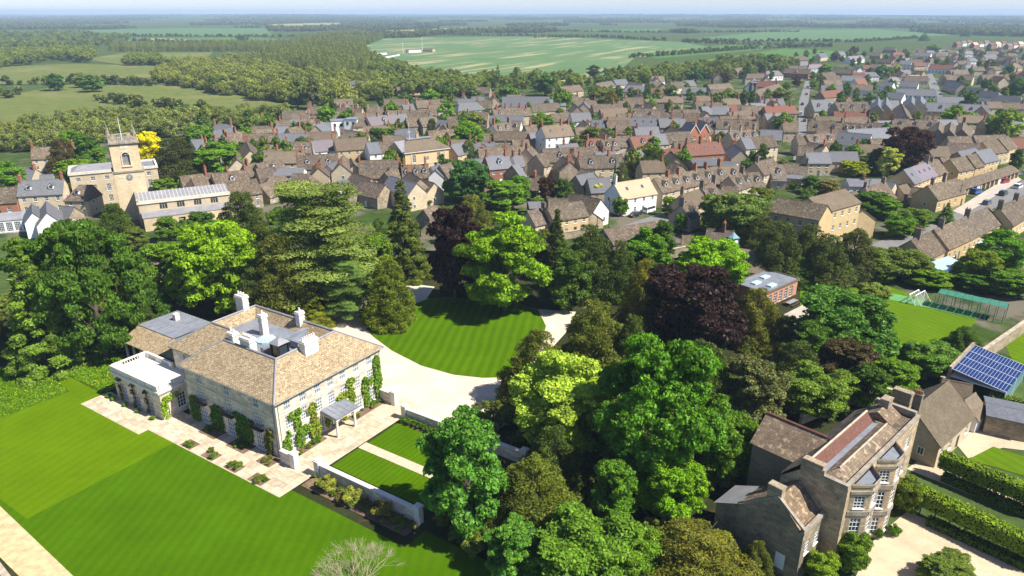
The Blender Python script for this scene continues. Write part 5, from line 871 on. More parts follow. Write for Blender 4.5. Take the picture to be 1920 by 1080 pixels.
# ================================================================== town hall
a_, b_ = G(*Z5(1005, 385), 8.0), G(*Z5(1300, 350), 8.0); HL_ = (b_ - a_).length; HA = math.atan2(b_.y - a_.y, b_.x - a_.x)
H = thing('town_hall', 'cream stone town hall with hipped roof, pediment and flagpole', 'town hall', (a_.x, a_.y, 0), HA)
ho = [(HL_ * .2 - .7, HL_ * .2 + .7, 3.9, 6.7), (HL_ * .5 - .6, HL_ * .5 + .6, 4.2, 5.6), (HL_ * .76 - .7, HL_ * .76 + .7, 3.9, 6.7)]; HD = 13
part('wall', MB().facade((0, 0), (1, 0), HL_, 8, ho, .25).facade((HL_, 0), (0, 1), HD, 8, []).facade((HL_, HD), (-1, 0), HL_, 8, []).facade((0, HD), (0, -1), HD, 8, [(2, 3.2, 3.5, 6.5), (5.9, 7.1, 3.5, 6.5), (9.8, 11, 3.5, 6.5)], .25), 'wall_yellow', H, col=(1.15, 1.15, 1.2))
part('cornice', MB().box(-.5, HL_ + .5, -.5, -.003, 7.7, 8.2).box(-.5, -.003, 0, HD, 7.7, 8.2).box(-.2, HL_ + .2, -.12, -.003, 3.0, 3.25), 'stone_trim', H)
part('roof', MB().poly([(-.6, -.6, 8.2), (HL_ + .6, -.6, 8.2), (HL_ - 4.5, 6.5, 11.9), (4, 6.5, 11.9)]).poly([(HL_ + .6, HD + .6, 8.2), (-.6, HD + .6, 8.2), (4, 6.5, 11.9), (HL_ - 4.5, 6.5, 11.9)]).poly([(HL_ + .6, -.6, 8.2), (HL_ + .6, HD + .6, 8.2), (HL_ - 4.5, 6.5, 11.9)]).poly([(-.6, HD + .6, 8.2), (-.6, -.6, 8.2), (4, 6.5, 11.9)]), 'roof_tan', H)
pd = part('pediment', MB().prism([(-.9, .2, 8.22), (-.9, HD - .2, 8.22), (-.9, 6.5, 11.2)][::-1], (.5, 0, 0)), 'wall_yellow', H); part('pediment_roof', MB().poly([(-1.1, -.1, 8.2), (3.2, 6.5, 11.5), (-1.1, 6.5, 11.4)][::1]).poly([(-1.1, -.1, 8.21), (.2, -.1, 8.6), (3.4, 6.5, 11.6), (-1.1, 6.5, 11.45)]), 'lead_pale', pd)
part('roof_platform', MB().box(4, HL_ - 4.5, 5.4, 7.6, 11.7, 12.1), 'lead_pale', H); part('flagpole', MB().cone(5.5, 6.5, 12.1, 18.5, .1, .05, 6).box(4.8, 6.2, 6.46, 6.54, 14.5, 14.6), 'white_paint', H); chimney(H, 9, 6.5, 12.0, 14, 's', 0)
for q_ in ho: window(H, (q_[0] + q_[1]) / 2, .14, q_[2], 0, round(q_[1] - q_[0], 2), round(q_[3] - q_[2], 2), 3, 4)
for y in (2.6, 6.5, 10.4): window(H, .14, y, 3.5, -math.pi / 2, 1.2, 3.0, 2, 4)
for x in (2.6, HL_ - 2): part('downpipe', MB().cone(x, -.15, 0, 7.7, .09, .09, 6), 'white_paint', H)
HOUSES.append((a_.x + 8, a_.y + 6, 11))
# two white flat roofed modern boxes, brick twin gables, orangery glasshouse, curved wall
for (a, b, z), lb in [(((505, 172), (602, 168), 7.5), 'white flat roofed modern house, larger windows facing the garden'), (((592, 158), (680, 160), 8.5), 'white cube house with flat grey roof beside the slate house')]:
    p, q_ = G(*Z5(*a), z), G(*Z5(*b), z); L = (q_ - p).length; t = thing('modern_house', lb, 'house', (p.x, p.y, 0), math.atan2(q_.y - p.y, q_.x - p.x))
    o_ = [(L * .25 - .6, L * .25 + .6, z - 2.6, z - 1.2), (L * .72 - .8, L * .72 + .8, z - 2.6, z - 1.2)]; part('wall', MB().facade((0, 0), (1, 0), L, z, o_, .2).facade((L, 0), (0, 1), 7, z, []).facade((L, 7), (-1, 0), L, z, []).facade((0, 7), (0, -1), 7, z, []), 'wall_white', t); part('roof', MB().box(-.2, L + .2, -.2, 7.2, z + .002, z + .25), 'lead', t); HOUSES.append((p.x + 4, p.y + 3, 6))
    for w in o_: window(t, (w[0] + w[1]) / 2, .1, w[2], 0, round(w[1] - w[0], 2), 1.4, 2, 1, frame='black_iron')
p, q_ = G(*Z6(1200, 248), 7.4), G(*Z6(1335, 240), 7.4); L = (q_ - p).length; t = thing('brick_house', 'red brick house with twin white edged gables', 'house', (p.x, p.y, 0), math.atan2(q_.y - p.y, q_.x - p.x)); g2 = L / 2; w = MB()
o_ = [(g2 * (i + .5) - .55, g2 * (i + .5) + .55, z, z + 1.5) for i in range(2) for z in (1, 4.3)]; w.facade((0, 0), (1, 0), L, 7, o_, .15).facade((L, 0), (0, 1), 8, 7, []).facade((L, 8), (-1, 0), L, 7, []).facade((0, 8), (0, -1), 8, 7, [])
for i in range(2): w.poly([(g2 * i, 0, 7), (g2 * (i + 1), 0, 7), (g2 * (i + .5), 0, 10.6)])
part('wall', w, 'wall_brick', t, col=(1.3, 1.2, 1.1)); rf = MB(); bg = MB()
for i in range(2):
    c_ = g2 * (i + .5); rf.prism([(c_ - g2 / 2 - .1, -.25, 7.0), (c_, -.25, 10.75), (c_ + g2 / 2 + .1, -.25, 7.0), (c_ + g2 / 2 + .1, -.25, 7.2), (c_, -.25, 10.95), (c_ - g2 / 2 - .1, -.25, 7.2)], (0, 8.5, 0))
    bg.prism([(c_ - g2 / 2 - .1, -.33, 6.9), (c_, -.33, 10.6), (c_ + g2 / 2 + .1, -.33, 6.9), (c_ + g2 / 2 + .1, -.33, 7.25), (c_, -.33, 11.0), (c_ - g2 / 2 - .1, -.33, 7.25)], (0, .075, 0))
part('roof', rf, 'roof_slate', t); part('bargeboard', bg, 'white_paint', t); chimney(t, g2, 4, 8, 12, 'b'); HOUSES.append((p.x + 5, p.y + 4, 6))
for w in o_: window(t, (w[0] + w[1]) / 2, .08, w[2], 0, 1.1, 1.5, 2, 2)
p = G(12, 440); t = thing('glasshouse', 'white orangery glasshouse with arched windows beside the white cottages', 'glasshouse', (p.x - 5, p.y, 0), .35); part('wall', MB().facade((0, 0), (1, 0), 13, 3.6, [(.5 + 2.05 * i, 2.1 + 2.05 * i, .4, 3.0) for i in range(6)], .2).facade((13, 0), (0, 1), 6, 3.6, []), 'wall_white', t); part('roof', MB().poly([(-.2, -.2, 3.6), (13.2, -.2, 3.6), (13.2, 3, 5.2), (-.2, 3, 5.2)]).poly([(13.2, 6.2, 3.6), (-.2, 6.2, 3.6), (-.2, 3, 5.2), (13.2, 3, 5.2)]).poly([(13.19, -.2, 3.6), (13.19, 6.2, 3.6), (13.19, 3, 5.2)]), 'lead_pale', t)
for i in range(6): window(t, 1.3 + 2.05 * i, .1, .4, 0, 1.6, 2.6, 4, 5)
# ================================================================== the bay-fronted house on the right
RO = Vector((35.6, 62.3, 0)); RA = math.radians(43); BH = thing('bay_house', 'weathered stone house with two tall canted bays beside the gravel forecourt', 'house', RO, RA)
ZP = 10.9; LX = 20.5; DX = 7.3; zs = (.6, 4.3, 7.9); hs = (2.4, 2.3, 1.6)
BAYS = [(0.9, 6.1), (7.6, 12.8)]; PJ = 1.6; CT = 1.7
m = MB(); segs = [(0, BAYS[0][0]), (BAYS[0][1], BAYS[1][0]), (BAYS[1][1], LX)]
fo = [(13.9, 15.0), (17.2, 18.3)]
for a, b in segs:
    ops = [(x0 - a, x1 - a, zs[f], zs[f] + hs[f]) for x0, x1 in fo for f in range(3) if a < x0 and x1 < b]; m.facade((a, 0), (1, 0), b - a, ZP, ops, .18)
    for q in ops: window(BH, a + (q[0] + q[1]) / 2, .1, q[2], 0, 1.1, round(q[3] - q[2], 2), 3, 4)
m.facade((LX, DX), (-1, 0), LX, 8.8, []); m.poly([(0, DX, 0), (0, 0, 0), (0, 0, ZP), (0, 5.0, ZP), (0, DX, 8.8)]); m.poly([(LX, 0, 0), (LX, DX, 0), (LX, DX, 8.8), (LX, 5.0, ZP), (LX, 0, ZP)])
part('wall', m, 'wall_stone', BH, col=(1.25, 1.2, 1.12)); r2 = math.hypot(CT, PJ)
for a, b in BAYS:
    B_y = MB(); bands = []; P4 = [(a, 0), (a + CT, -PJ), (b - CT, -PJ), (b, 0)]
    bay = None; wl = []
    for i in range(3):
        (x0, y0), (x1, y1) = P4[i], P4[i + 1]; l = math.hypot(x1 - x0, y1 - y0); u = ((x1 - x0) / l, (y1 - y0) / l); ops = [(l / 2 - .6, l / 2 + .6, zs[f], zs[f] + hs[f]) for f in range(3)]
        B_y.facade((x0, y0), u, l, ZP + .2, ops, .18); nx, ny = u[1], -u[0]
        for q in ops: wl.append((x0 + u[0] * l / 2 - nx * .1, y0 + u[1] * l / 2 - ny * .1, q[2], math.atan2(u[1], u[0]), round(q[3] - q[2], 2)))
        for z0, z1, t in ((3.4, 3.95, .12), (7.0, 7.55, .12), (9.85, 10.2, .16), (10.7, 11.0, .10)):
            bands.append(([(x0 + nx * .003, y0 + ny * .003, z0), (x1 + nx * .003, y1 + ny * .003, z0), (x1 + nx * t, y1 + ny * t, z0), (x0 + nx * t, y0 + ny * t, z0)][::-1], (0, 0, z1 - z0)))
    bay = part('bay', B_y, 'wall_stone', BH, col=(1.35, 1.3, 1.2))
    for q in bands: part('string_course', MB().prism(*q), 'stone_weathered', bay)
    part('bay_roof', MB().poly([(*P4[0], ZP - .3), (*P4[1], ZP - .3), (*P4[2], ZP - .3), (*P4[3], ZP - .3)]), 'lead', bay)
    for w in wl: window(bay, w[0], w[1], w[2], w[3], 1.2, w[4], 3, 4)
part('parapet', MB().box(-.2, LX + .2, -.002, .4, ZP + .001, ZP + .4).box(-.2, .35, .41, 2.6, ZP + .001, ZP + .4).box(-.2, .35, 2.61, 5.2, ZP + .001, ZP + 1.0).box(LX - .35, LX + .2, .41, 5.2, ZP + .001, ZP + .8), 'stone_weathered', BH)
y1_, yv, y2_, y3_ = 1.9, 3.1, 4.6, 7.6
rf = part('roof', MB().poly([(.36, .42, 10.7), (15.6, .42, 10.7), (15.0, y1_, 11.7), (1.9, y1_, 11.7)]).poly([(15.6, yv, 10.8), (.36, yv, 10.8), (1.9, y1_, 11.7), (15, y1_, 11.7)]).poly([(.36, yv, 10.8), (.36, .42, 10.7), (1.9, y1_, 11.7)]).poly([(15.6, .42, 10.7), (15.6, yv, 10.8), (15, y1_, 11.7)]).poly([(15.6, y3_, 8.7), (.36, y3_, 8.7), (.36, y2_, 12.0), (15.6, y2_, 12.0)]).poly([(15.61, 3.1, 10.81), (15.61, y3_, 8.7), (15.61, y2_, 12.0)]), 'roof_brown', BH, col=(1.5, 1.45, 1.4))
part('red_slope', MB().poly([(.36, yv + .5, 10.85), (15.6, yv + .5, 10.85), (15.6, y2_, 12.01), (.36, y2_, 12.01)]), 'roof_red', rf, col=(.8, .85, .9)); part('lead_valley', MB().box(.4, 15.6, yv - .1, yv + .55, 10.75, 10.86), 'lead', rf); part('ridge', MB().tube((.4, y2_, 12.02), (15.6, y2_, 12.02), .13, .13, 6).tube((1.9, y1_, 11.7), (15, y1_, 11.7), .12, .12, 6), 'stone_weathered', rf, col=(1.6, 1.5, 1.4))
part('flat_roof', MB().poly([(15.62, .42, 10.75), (LX - .36, .42, 10.75), (LX - .36, 4.6, 10.9), (15.62, 4.6, 10.9)]).poly([(15.62, 4.6, 10.9), (LX + .1, 4.6, 10.9), (LX + .1, 7.6, 8.7), (15.62, 7.6, 8.7)]), 'roof_brown', BH); part('end_roof', MB().prism([(16.4, 1.8, 10.8), (16.4, 5.4, 10.8), (16.4, 3.6, 12)][::-1], (3.4, 0, 0)), 'roof_brown', BH, col=(1.5, 1.4, 1.3))
for x, y, l in ((19.0, 3.6, 1.4), (23.6, 3.2, 2.2)): chimney(BH, x, y, 10.4 if x < 20 else 6.0, 13.0 if x < 20 else 12.6, 's', math.pi / 2 if l > 2 else 0, 1.0, l, 0)
chimney(BH, .1, 3.9, 11.0, 12.5, 's', math.pi / 2, .8, 2.2, 0)
# low left wing
lw = part('left_wing', MB().facade((-5, 1.8), (1, 0), 4.99, 6.6, [(.9, 1.9, 3.4, 5.2), (3.1, 4.1, 3.4, 5.2)], .18).facade((-5, 9.4), (0, -1), 7.6, 6.2, [(5.0, 6.1, .9, 2.9)], .12).poly([(-5, 9.4, 6.2), (-5, 1.8, 6.2), (-5, 4.6, 9.2), (-5, 5.6, 9.2)]).facade((0, 9.4), (-1, 0), 5, 6.2, []), 'wall_stone', BH, col=(.85, .84, .82))
part('roof', MB().poly([(-4.7, 2.2, 6.5), (0, 2.2, 6.5), (0, 5.1, 9.4), (-4.7, 5.1, 9.4)]).poly([(0, 9.5, 6.1), (-5.1, 9.5, 6.1), (-4.7, 5.1, 9.4), (0, 5.1, 9.4)]), 'roof_brown', lw, col=(1.5, 1.35, 1.2)); part('coping', MB().box(-5.1, 0, 1.7, 2.15, 6.6, 7.0).prism([(-5.1, 1.75, 7.0), (-5.1, 5.1, 9.5), (-5.1, 9.5, 6.3), (-5.1, 9.5, 6.55), (-5.1, 5.1, 9.85), (-5.1, 1.75, 7.25)][::-1], (.4, 0, 0)), 'stone_weathered', lw)
for x in (-3.6, -1.4): window(lw, x, 1.9, 3.4, 0, 1.0, 1.8, 3, 4)
part('blind_window', MB().box(-.05, .06, -.55, .55, 0, 2.0), 'white_paint', lw, loc=(-4.95, 3.85, .9)); chimney(lw, -4.5, 5.6, 8.2, 10.8, 's', math.pi / 2, .9, 1.6, 0)
part('lean_to', MB().prism([(-4.4, 9.42, 0), (-4.4, 12.4, 0), (-4.4, 12.4, 4.4), (-4.4, 9.42, 5.9)], (4.3, 0, 0)), 'wall_stone', BH); part('lean_to_roof', MB().poly([(-4.6, 9.52, 6.02), (.1, 9.52, 6.02), (.1, 12.6, 4.45), (-4.6, 12.6, 4.45)][::-1]), 'lead_pale', BH)
# rear cross wing with the red ridge
cw = part('rear_wing', MB().facade((4.0, 13.0), (0, -1), 5.7, 8.6, []).facade((10.4, 7.3), (0, 1), 5.7, 8.6, []).poly([(10.4, 13, 0), (4.0, 13, 0), (4.0, 13, 8.6), (7.2, 13, 11.3), (10.4, 13, 8.6)]), 'wall_dark', BH, col=(1.3, 1.25, 1.2)); part('roof', MB().poly([(3.8, 13.3, 8.5), (3.8, 5.5, 8.5), (7.2, 5.5, 11.4), (7.2, 13.3, 11.4)]).poly([(10.6, 5.5, 8.5), (10.6, 13.3, 8.5), (7.2, 13.3, 11.4), (7.2, 5.5, 11.4)]), 'roof_brown', cw, col=(1.7, 1.6, 1.55)); part('red_ridge', MB().tube((7.2, 5.5, 11.43), (7.2, 13.3, 11.43), .16, .16, 6), 'roof_red', cw)
# cottage range, pool house and walls farther right
house((1713, 767), (1778, 716), 7.4, 8.2, 'tan', 'cream', d=0, c=(.02,), ct='d', label='brown roofed cottage range adjoining the bay fronted house'); house((1768, 712), (1822, 722), 5.4, 5.5, 'tan', 'cream', label='small stone annexe with clay ridge beside the glass pool roof'); house((1808, 752), (1828, 738), 4.4, 4.5, 'tan', 'white', label='tiny white gabled store at the courtyard', nwin=False)
pc = [Vector((72, 102.9, 4.2)), Vector((81.5, 111.2, 4.2)), Vector((85.6, 105.4, 3.0)), Vector((76.6, 96.6, 3.0))]; PO = pc[3]; pu = (pc[2] - pc[3]); pw = (pc[0] - pc[3]); PL, PW = pu.length, math.hypot(pw.x, pw.y); pa = math.atan2(pu.y, pu.x)
t = thing('pool_house', 'garden pool house with blue striped glass roof behind the wall', 'pool house', (PO.x, PO.y, 0), pa); sl = (4.2 - 3.0) / PW
part('frame', MB().box(0, .15, 0, .15, 0, 2.9).box(PL - .15, PL, 0, .15, 0, 2.9).box(PL / 2 - .08, PL / 2 + .08, 0, .15, 0, 2.9).box(0, PL, .16, PW, 2.85, 2.95), 'white_paint', t); part('glass_wall', MB().box(.15, PL - .15, .05, .09, 0, 2.85), 'sky_pane', t, col=(.5, .6, .6)); part('back_wall', MB().box(-.2, PL + .2, PW + .05, PW + .45, 0, 4.6), 'wall_stone', t)
for i in range(4):
    for j in range(17):
        x0, x1 = PL * i / 4 + .07, PL * (i + 1) / 4 - .07; y0 = PW * j / 17; y1 = y0 + PW / 17 * .84
        new('glass_strip', MB().poly([(x0, y0, 0), (x1, y0, 0), (x1, y1, sl * (y1 - y0)), (x0, y1, sl * (y1 - y0))]).mesh('glass_strip', 'solar_blue') if i + j == 0 else bpy.data.objects['glass_strip'].data, t, (x0 - .07, 0 + y0, 3.02 + sl * y0) if (i or j) else (0, 0, 3.02))
part('roof_sheet', MB().poly([(0, 0, 3.0), (PL, 0, 3.0), (PL, PW, 4.2), (0, PW, 4.2)]), 'lead', t, col=(1.3, 1.4, 1.6)); gb = MB()
for i in range(5): gb.box(PL * i / 4 - .05, PL * i / 4 + .05, 0, .12, 2.95, 3.12); gb.tube((PL * i / 4, 0, 3.06), (PL * i / 4, PW, 4.26), .035, .035, 4)
part('glazing_bar', gb, 'white_paint', t)
def wallpx(a, b, h, label, mat='wall_stone', name='garden_wall', th=.25):
    A, B = G(*a), G(*b); L = (B - A).length; t = thing(name, label, 'wall', (A.x, A.y, 0), math.atan2(B.y - A.y, B.x - A.x)); part('wall', MB().box(0, L, -th, th, 0, h), mat, t); part('coping', MB().box(0, L, -th - .08, th + .08, h + .002, h + .14), 'stone_weathered', t, col=(1.4, 1.35, 1.3)); return t
wallpx((1760, 735), (1930, 615), 2.6, 'long old stone wall between the sports lawn and the border'); wallpx((1655, 755), (1735, 775), 2.6, 'old stone wall closing the yard behind the cottage range'); wallpx((1500, 795), (1600, 755), 2.2, 'pale wall behind the flowering elder beside the bay house', 'wall_manor'); wallpx((1230, 490), (1330, 470), 2.4, 'stone yard wall beside the wooden gate of the stables')
wallpx((1040, 452), (1110, 440), 2, 'low stone wall at the high street behind the lime tree'); wallpx((-20, 1050), (40, 1130), 1.4, 'short mossy wall at the hay path', 'wall_dark'); wallpx((240, 545), (300, 560), 1.8, 'wooden garden fence under the trees by the loggia', 'wood_fence', 'garden_fence', .06)
house((1850, 757), (1935, 775), 3.4, 6, 'slate', 'stone', pitch=8, label='flat grey roofed shed beside the courtyard hedge', nwin=False, name='shed', cat='shed')
# hedges
HEDGE = {}
def hedgemesh(L, Wd, h, n, size=.12):
    f = [(L * Wd, 2), (L * h, 1), (L * h, -1), (Wd * h, 3), (Wd * h, -3)]; tot = sum(a for a, _ in f); c, d = [], []
    for a, k in f:
        m_ = int(n * a / tot); u, v = NR.random(m_), NR.random(m_); j = NR.normal(0, .07, m_)
        if k == 2: c.append(np.stack([(u - .5) * L, (v - .5) * Wd, h + j], 1)); d.append(np.tile([0, 0, 1.], (m_, 1)))
        elif abs(k) == 1: c.append(np.stack([(u - .5) * L, -k * (Wd / 2 + j), v * h], 1)); d.append(np.tile([0, -k, .3], (m_, 1)))
        else: s = k / 3; c.append(np.stack([s * (L / 2 + j), (u - .5) * Wd, v * h], 1)); d.append(np.tile([s, 0, .3], (m_, 1)))
    return leafmesh('foliage', np.concatenate(c), np.concatenate(d), size, 'leaf', .7, .6)
def hedge(a, b, z0, z1, Wd, col, label, trunks=0, z=None):
    A, B = G(*a, z1 if z is None else z), G(*b, z1 if z is None else z); L = math.hypot(B.x - A.x, B.y - A.y); t = thing('hedge', label, 'hedge', ((A.x + B.x) / 2, (A.y + B.y) / 2, 0), math.atan2(B.y - A.y, B.x - A.x))
    part('core', MB().box(-L / 2 + .1, L / 2 - .1, -Wd / 2 + .1, Wd / 2 - .1, z0 + .02, z1 - .1), 'leaf', t, col=[c * .6 for c in col]); new('foliage', hedgemesh(L, Wd, z1 - z0, int(L * (Wd + 2 * (z1 - z0)) * 85), .13), t, (0, 0, z0), col=col)
    for i in range(trunks): part('trunk', MB().cone(0, 0, 0, z0 + .3, .09, .07, 6), 'bark', t, loc=(-L / 2 + L * (i + .5) / trunks, 0, 0))
hedge((1768, 848), (1960, 925), 1.7, 3.7, 1.7, (.10, .16, .02), 'pleached hedge on stems between the small lawn and the garden path', 7); hedge((1722, 912), (1960, 1022), 1.7, 3.7, 1.8, (.105, .17, .02), 'pleached hedge on stems along the gravel forecourt', 8)
hedge((1768, 893), (1960, 975), 0, 1.0, 1.4, (.05, .09, .02), 'low box hedge under the pleached stems by the garden path', 0, .5); hedge((1740, 975), (1960, 1075), 0, .9, 1.4, (.045, .085, .02), 'low box hedge under the pleached stems by the forecourt', 0, .5)
hedge((1858, 738), (1940, 755), 0, 2.0, 1.4, (.075, .12, .02), 'clipped hedge beside the flat grey shed'); hedge((1890, 790), (1950, 805), 0, 1.8, 1.4, (.06, .11, .02), 'clipped hedge in front of the flat grey shed')
# brick garden pavilion with flat roof, stable with clock turret
ZB = frame(1230, 420, 5.4); c4 = [G(*ZB(*q), 3.7) for q in ((775, 605), (1120, 690), (1440, 553), (1085, 472))]; u = c4[2] - c4[1]; L = u.length; a = math.atan2(u.y, u.x); O = c4[1]; v = c4[0] - c4[1]; Wd = abs(-v.x * math.sin(a) + v.y * math.cos(a))
t = thing('garden_pavilion', 'brick garden pavilion with flat grey roof and white doors by the sports lawn', 'pavilion', (O.x, O.y, 0), a); ops = [(1.1 + (L - 2) / 5 * i, 1.1 + (L - 2) / 5 * i + 1.3, .1, 2.6) for i in range(5)]
part('wall', MB().facade((0, 0), (1, 0), L, 3.4, ops, .2).facade((L, 0), (0, 1), Wd, 3.4, []).facade((L, Wd), (-1, 0), L, 3.4, []).facade((0, Wd), (0, -1), Wd, 3.4, []), 'wall_brick', t, col=(1.5, 1.7, 1.9)); part('roof', MB().box(-.1, L + .1, -.1, Wd + .1, 3.402, 3.62), 'lead', t); part('parapet', MB().box(-.2, L + .2, -.25, -.101, 3.3, 3.8).box(L + .101, L + .3, -.1, Wd, 3.3, 3.8).box(-.2, L, Wd + .101, Wd + .3, 3.3, 3.8), 'roof_tan', t)
for q in ops: window(t, (q[0] + q[1]) / 2, .12, .1, 0, 1.3, 2.5, 2, 4, name='glazed_door', sill=False)
for x, y in ((L * .25, Wd * .6), (L * .62, Wd * .7), (L * .35, Wd * .2)): part('skylight', MB().box(-1.2, 1.2, -.6, .6, 0, .3).box(-1.1, 1.1, -.5, .5, .301, .33), 'sky_pane', t, loc=(x, y, 3.621), col=(1.6, 1.2, 1.1))
p = G(*ZB(1370, 815)); t = thing('garden_table', 'long grey garden table with benches on the pavilion patio', 'table', (p.x, p.y, 0), a); part('tabletop', MB().box(-1.7, 1.7, -.55, .55, .70, .76), 'lead_pale', t)
for x in (-1.5, 1.5):
    for y in (-.45, .45): part('leg', MB().box(x - .05, x + .05, y - .05, y + .05, 0, .70), 'dark_wood', t)
for y in (-1.0, 1.0): bn = part('bench', MB().box(-1.6, 1.6, y - .18, y + .18, .40, .45), 'dark_wood', t); part('leg', MB().box(-1.5, -1.4, y - .15, y + .15, 0, .40).box(1.4, 1.5, y - .15, y + .15, 0, .40), 'dark_wood', bn)
house(ZB(770, 240), ZB(965, 262), 6.6, 11, 'tan', 'stone', hip='r', pitch=32, label='stable building with hipped tan roof under the clock turret', name='stable', cat='stable'); house(ZB(520, 48), ZB(790, 78), 6.2, 6, 'brown', 'stone', c=(.62,), label='low stone range with brick chimney behind the clock turret')
p = G(*ZB(770, 235), 6.2); t = thing('clock_turret', 'teal timber clock turret with domed cap on the stable roof', 'turret', (p.x, p.y, 5.9), .5); part('body', MB().box(-1, 1, -1, 1, 0, 2.6).box(-1.15, 1.15, -1.15, 1.15, 2.6, 2.8), 'teal_paint', t); part('cap', MB().cone(0, 0, 2.8, 3.3, 1.4, .8, 8).cone(0, 0, 3.3, 4.0, .8, .1, 8).cone(0, 0, 4.0, 4.9, .06, .02, 6), 'teal_paint', t, col=(1.6, 1.6, 1.6))
for r in ((math.pi / 2, 0, 0), (math.pi / 2, 0, math.pi / 2), (math.pi / 2, 0, -math.pi / 2)): part('clock_face', MB().cone(0, 0, 1.0, 1.04, .6, .6, 16), 'white_paint', t, loc=(0, 0, 1.7), rot=r)
p = G(*ZB(330, 205)); t = thing('wooden_gate', 'tall double wooden yard gate beside the stables', 'gate', (p.x, p.y, 0), .25)
for i in range(8): part('board', MB().box(-.24, .24, -.04, .04, .05, 2.6), 'wood_fence', t, loc=(-1.8 + .5 * i, 0, 0), col=jit(.15))
for x in (-2.1, 2.1): part('post', MB().box(x - .12, x + .12, -.12, .12, 0, 2.8), 'wood_fence', t)
# conservatories of the near terrace
for (x, y, w_, d__), lb in [((1770, 498, 11, 4.5), 'long glazed conservatory on the back of the near terrace'), ((1852, 462, 5, 4), 'white framed conservatory between the terrace gardens')]:
    p = G(x, y, 2.5); t = thing('conservatory', lb, 'conservatory', (p.x, p.y, 0), .55); part('wall', MB().box(-w_ / 2, w_ / 2, -d__ / 2, d__ / 2, 0, 2.2), 'wall_white', t); part('roof_glass', MB().poly([(-w_ / 2 - .1, -d__ / 2 - .1, 2.25), (w_ / 2 + .1, -d__ / 2 - .1, 2.25), (w_ / 2 + .1, d__ / 2, 3.2), (-w_ / 2 - .1, d__ / 2, 3.2)]), 'sky_pane', t, col=(1.3, 1.2, 1.15)); gb = MB()
    for i in range(int(w_) + 1): xx = -w_ / 2 + i * w_ / int(w_); gb.tube((xx, -d__ / 2 - .1, 2.3), (xx, d__ / 2, 3.25), .06, .06, 4)
    part('glazing_bar', gb, 'white_paint', t)
# goals and cricket nets
Z8 = frame(1400, 480, 3.692)
for (a, b), lb in [(((1113, 330), (1178, 296)), 'white football goal nearer the willow clump'), (((1155, 337), (1220, 302)), 'white football goal beside the cricket nets')]:
    A, B = G(*Z8(*a)), G(*Z8(*b)); L = (B - A).length; t = thing('football_goal', lb, 'goal', (A.x, A.y, 0), math.atan2(B.y - A.y, B.x - A.x)); part('goal_frame', MB().tube((0, 0, 0), (0, 0, 2.1), .1, .1).tube((L, 0, 0), (L, 0, 2.1), .1, .1).tube((0, 0, 2.1), (L, 0, 2.1), .1, .1).tube((0, -1.6, .05), (L, -1.6, .05), .05, .05).tube((0, 0, 2.1), (0, -1.6, .05), .05, .05).tube((L, 0, 2.1), (L, -1.6, .05), .05, .05), 'white_paint', t)
    nm = MB()
    for i in range(1, 18): nm.tube((L * i / 18, 0, 2.1), (L * i / 18, -1.6, .05), .008, .008, 3)
    for i in range(1, 8): nm.tube((0, -1.6 * i / 8, 2.1 - 2.05 * i / 8), (L, -1.6 * i / 8, 2.1 - 2.05 * i / 8), .008, .008, 3)
    part('net', nm, 'white_paint', t)
pxsheet('practice_strip', [Z8(975, 300), Z8(1015, 262), Z8(1610, 395), Z8(1590, 437)], 'green_mat', .10)
A, B = G(*Z8(1290, 362)), G(*Z8(1600, 434)); B = A + (B - A) * 1.5; L = (B - A).length; t = thing('cricket_nets', 'green netted cricket cage on posts at the edge of the sports lawn', 'sports cage', (A.x, A.y, 0), math.atan2(B.y - A.y, B.x - A.x)); n = 9; nm = MB()
for i in range(n):
    for y in (0, 4.0): part('post', MB().cone(L * i / (n - 1), y, 0, 3.2, .06, .06, 6), 'green_net', t)
    if i < n - 1: part('roof_net', MB().box(L * i / (n - 1) + .05, L * (i + 1) / (n - 1) - .05, .9, 4.1, 3.2, 3.23), 'green_net', t)
for y in (0, 2.0, 4.0):
    for i in range(int(L / .35)): nm.box(i * .35, i * .35 + .02, y - .006, y + .006, .02, 3.15)
    for j in range(9): nm.box(0, L, y - .006, y + .006, .35 * j + .1, .35 * j + .115)
part('side_net', nm, 'green_net', t)
# ------------------------------------------------------------------ cars
def carmesh(Lc, Wc, hb, ht, cab):
    b = MB(); y = Wc / 2; pts = [(-Lc / 2, .35), (-Lc / 2 + .05, hb * .8), (-Lc / 2 + .35, hb), (Lc / 2 - .9, hb), (Lc / 2 - .1, hb * .78), (Lc / 2, .4), (Lc / 2 - .1, .22), (-Lc / 2 + .1, .22)]
    b.prism([(p[0], -y, p[1]) for p in pts], (0, Wc, 0)); c0, c1, c2, c3 = cab; yt = y - .16
    g = MB(); ring0 = [(c0, -y + .04, hb + .003), (c3, -y + .04, hb + .003), (c3, y - .04, hb + .003), (c0, y - .04, hb + .003)]; ring1 = [(c1, -yt, ht - .05), (c2, -yt, ht - .05), (c2, yt, ht - .05), (c1, yt, ht - .05)]
    for i in range(4): j = (i + 1) % 4; g.poly([ring0[i], ring0[j], ring1[j], ring1[i]])
    r = MB().prism([(c1 - .05, -yt - .02, ht - .05), (c2 + .05, -yt - .02, ht - .05), (c2 + .05, yt + .02, ht - .05), (c1 - .05, yt + .02, ht - .05)], (0, 0, .06))
    for a_, b_ in ((c0, c1), (c3, c2)): 
        for s in (-1, 1): r.tube((a_, s * (y - .04), hb), (b_, s * yt, ht - .04), .05, .05, 4)
    return b.mesh('body', 'car_paint'), g.mesh('glass', 'pane'), r.mesh('roof', 'car_paint')
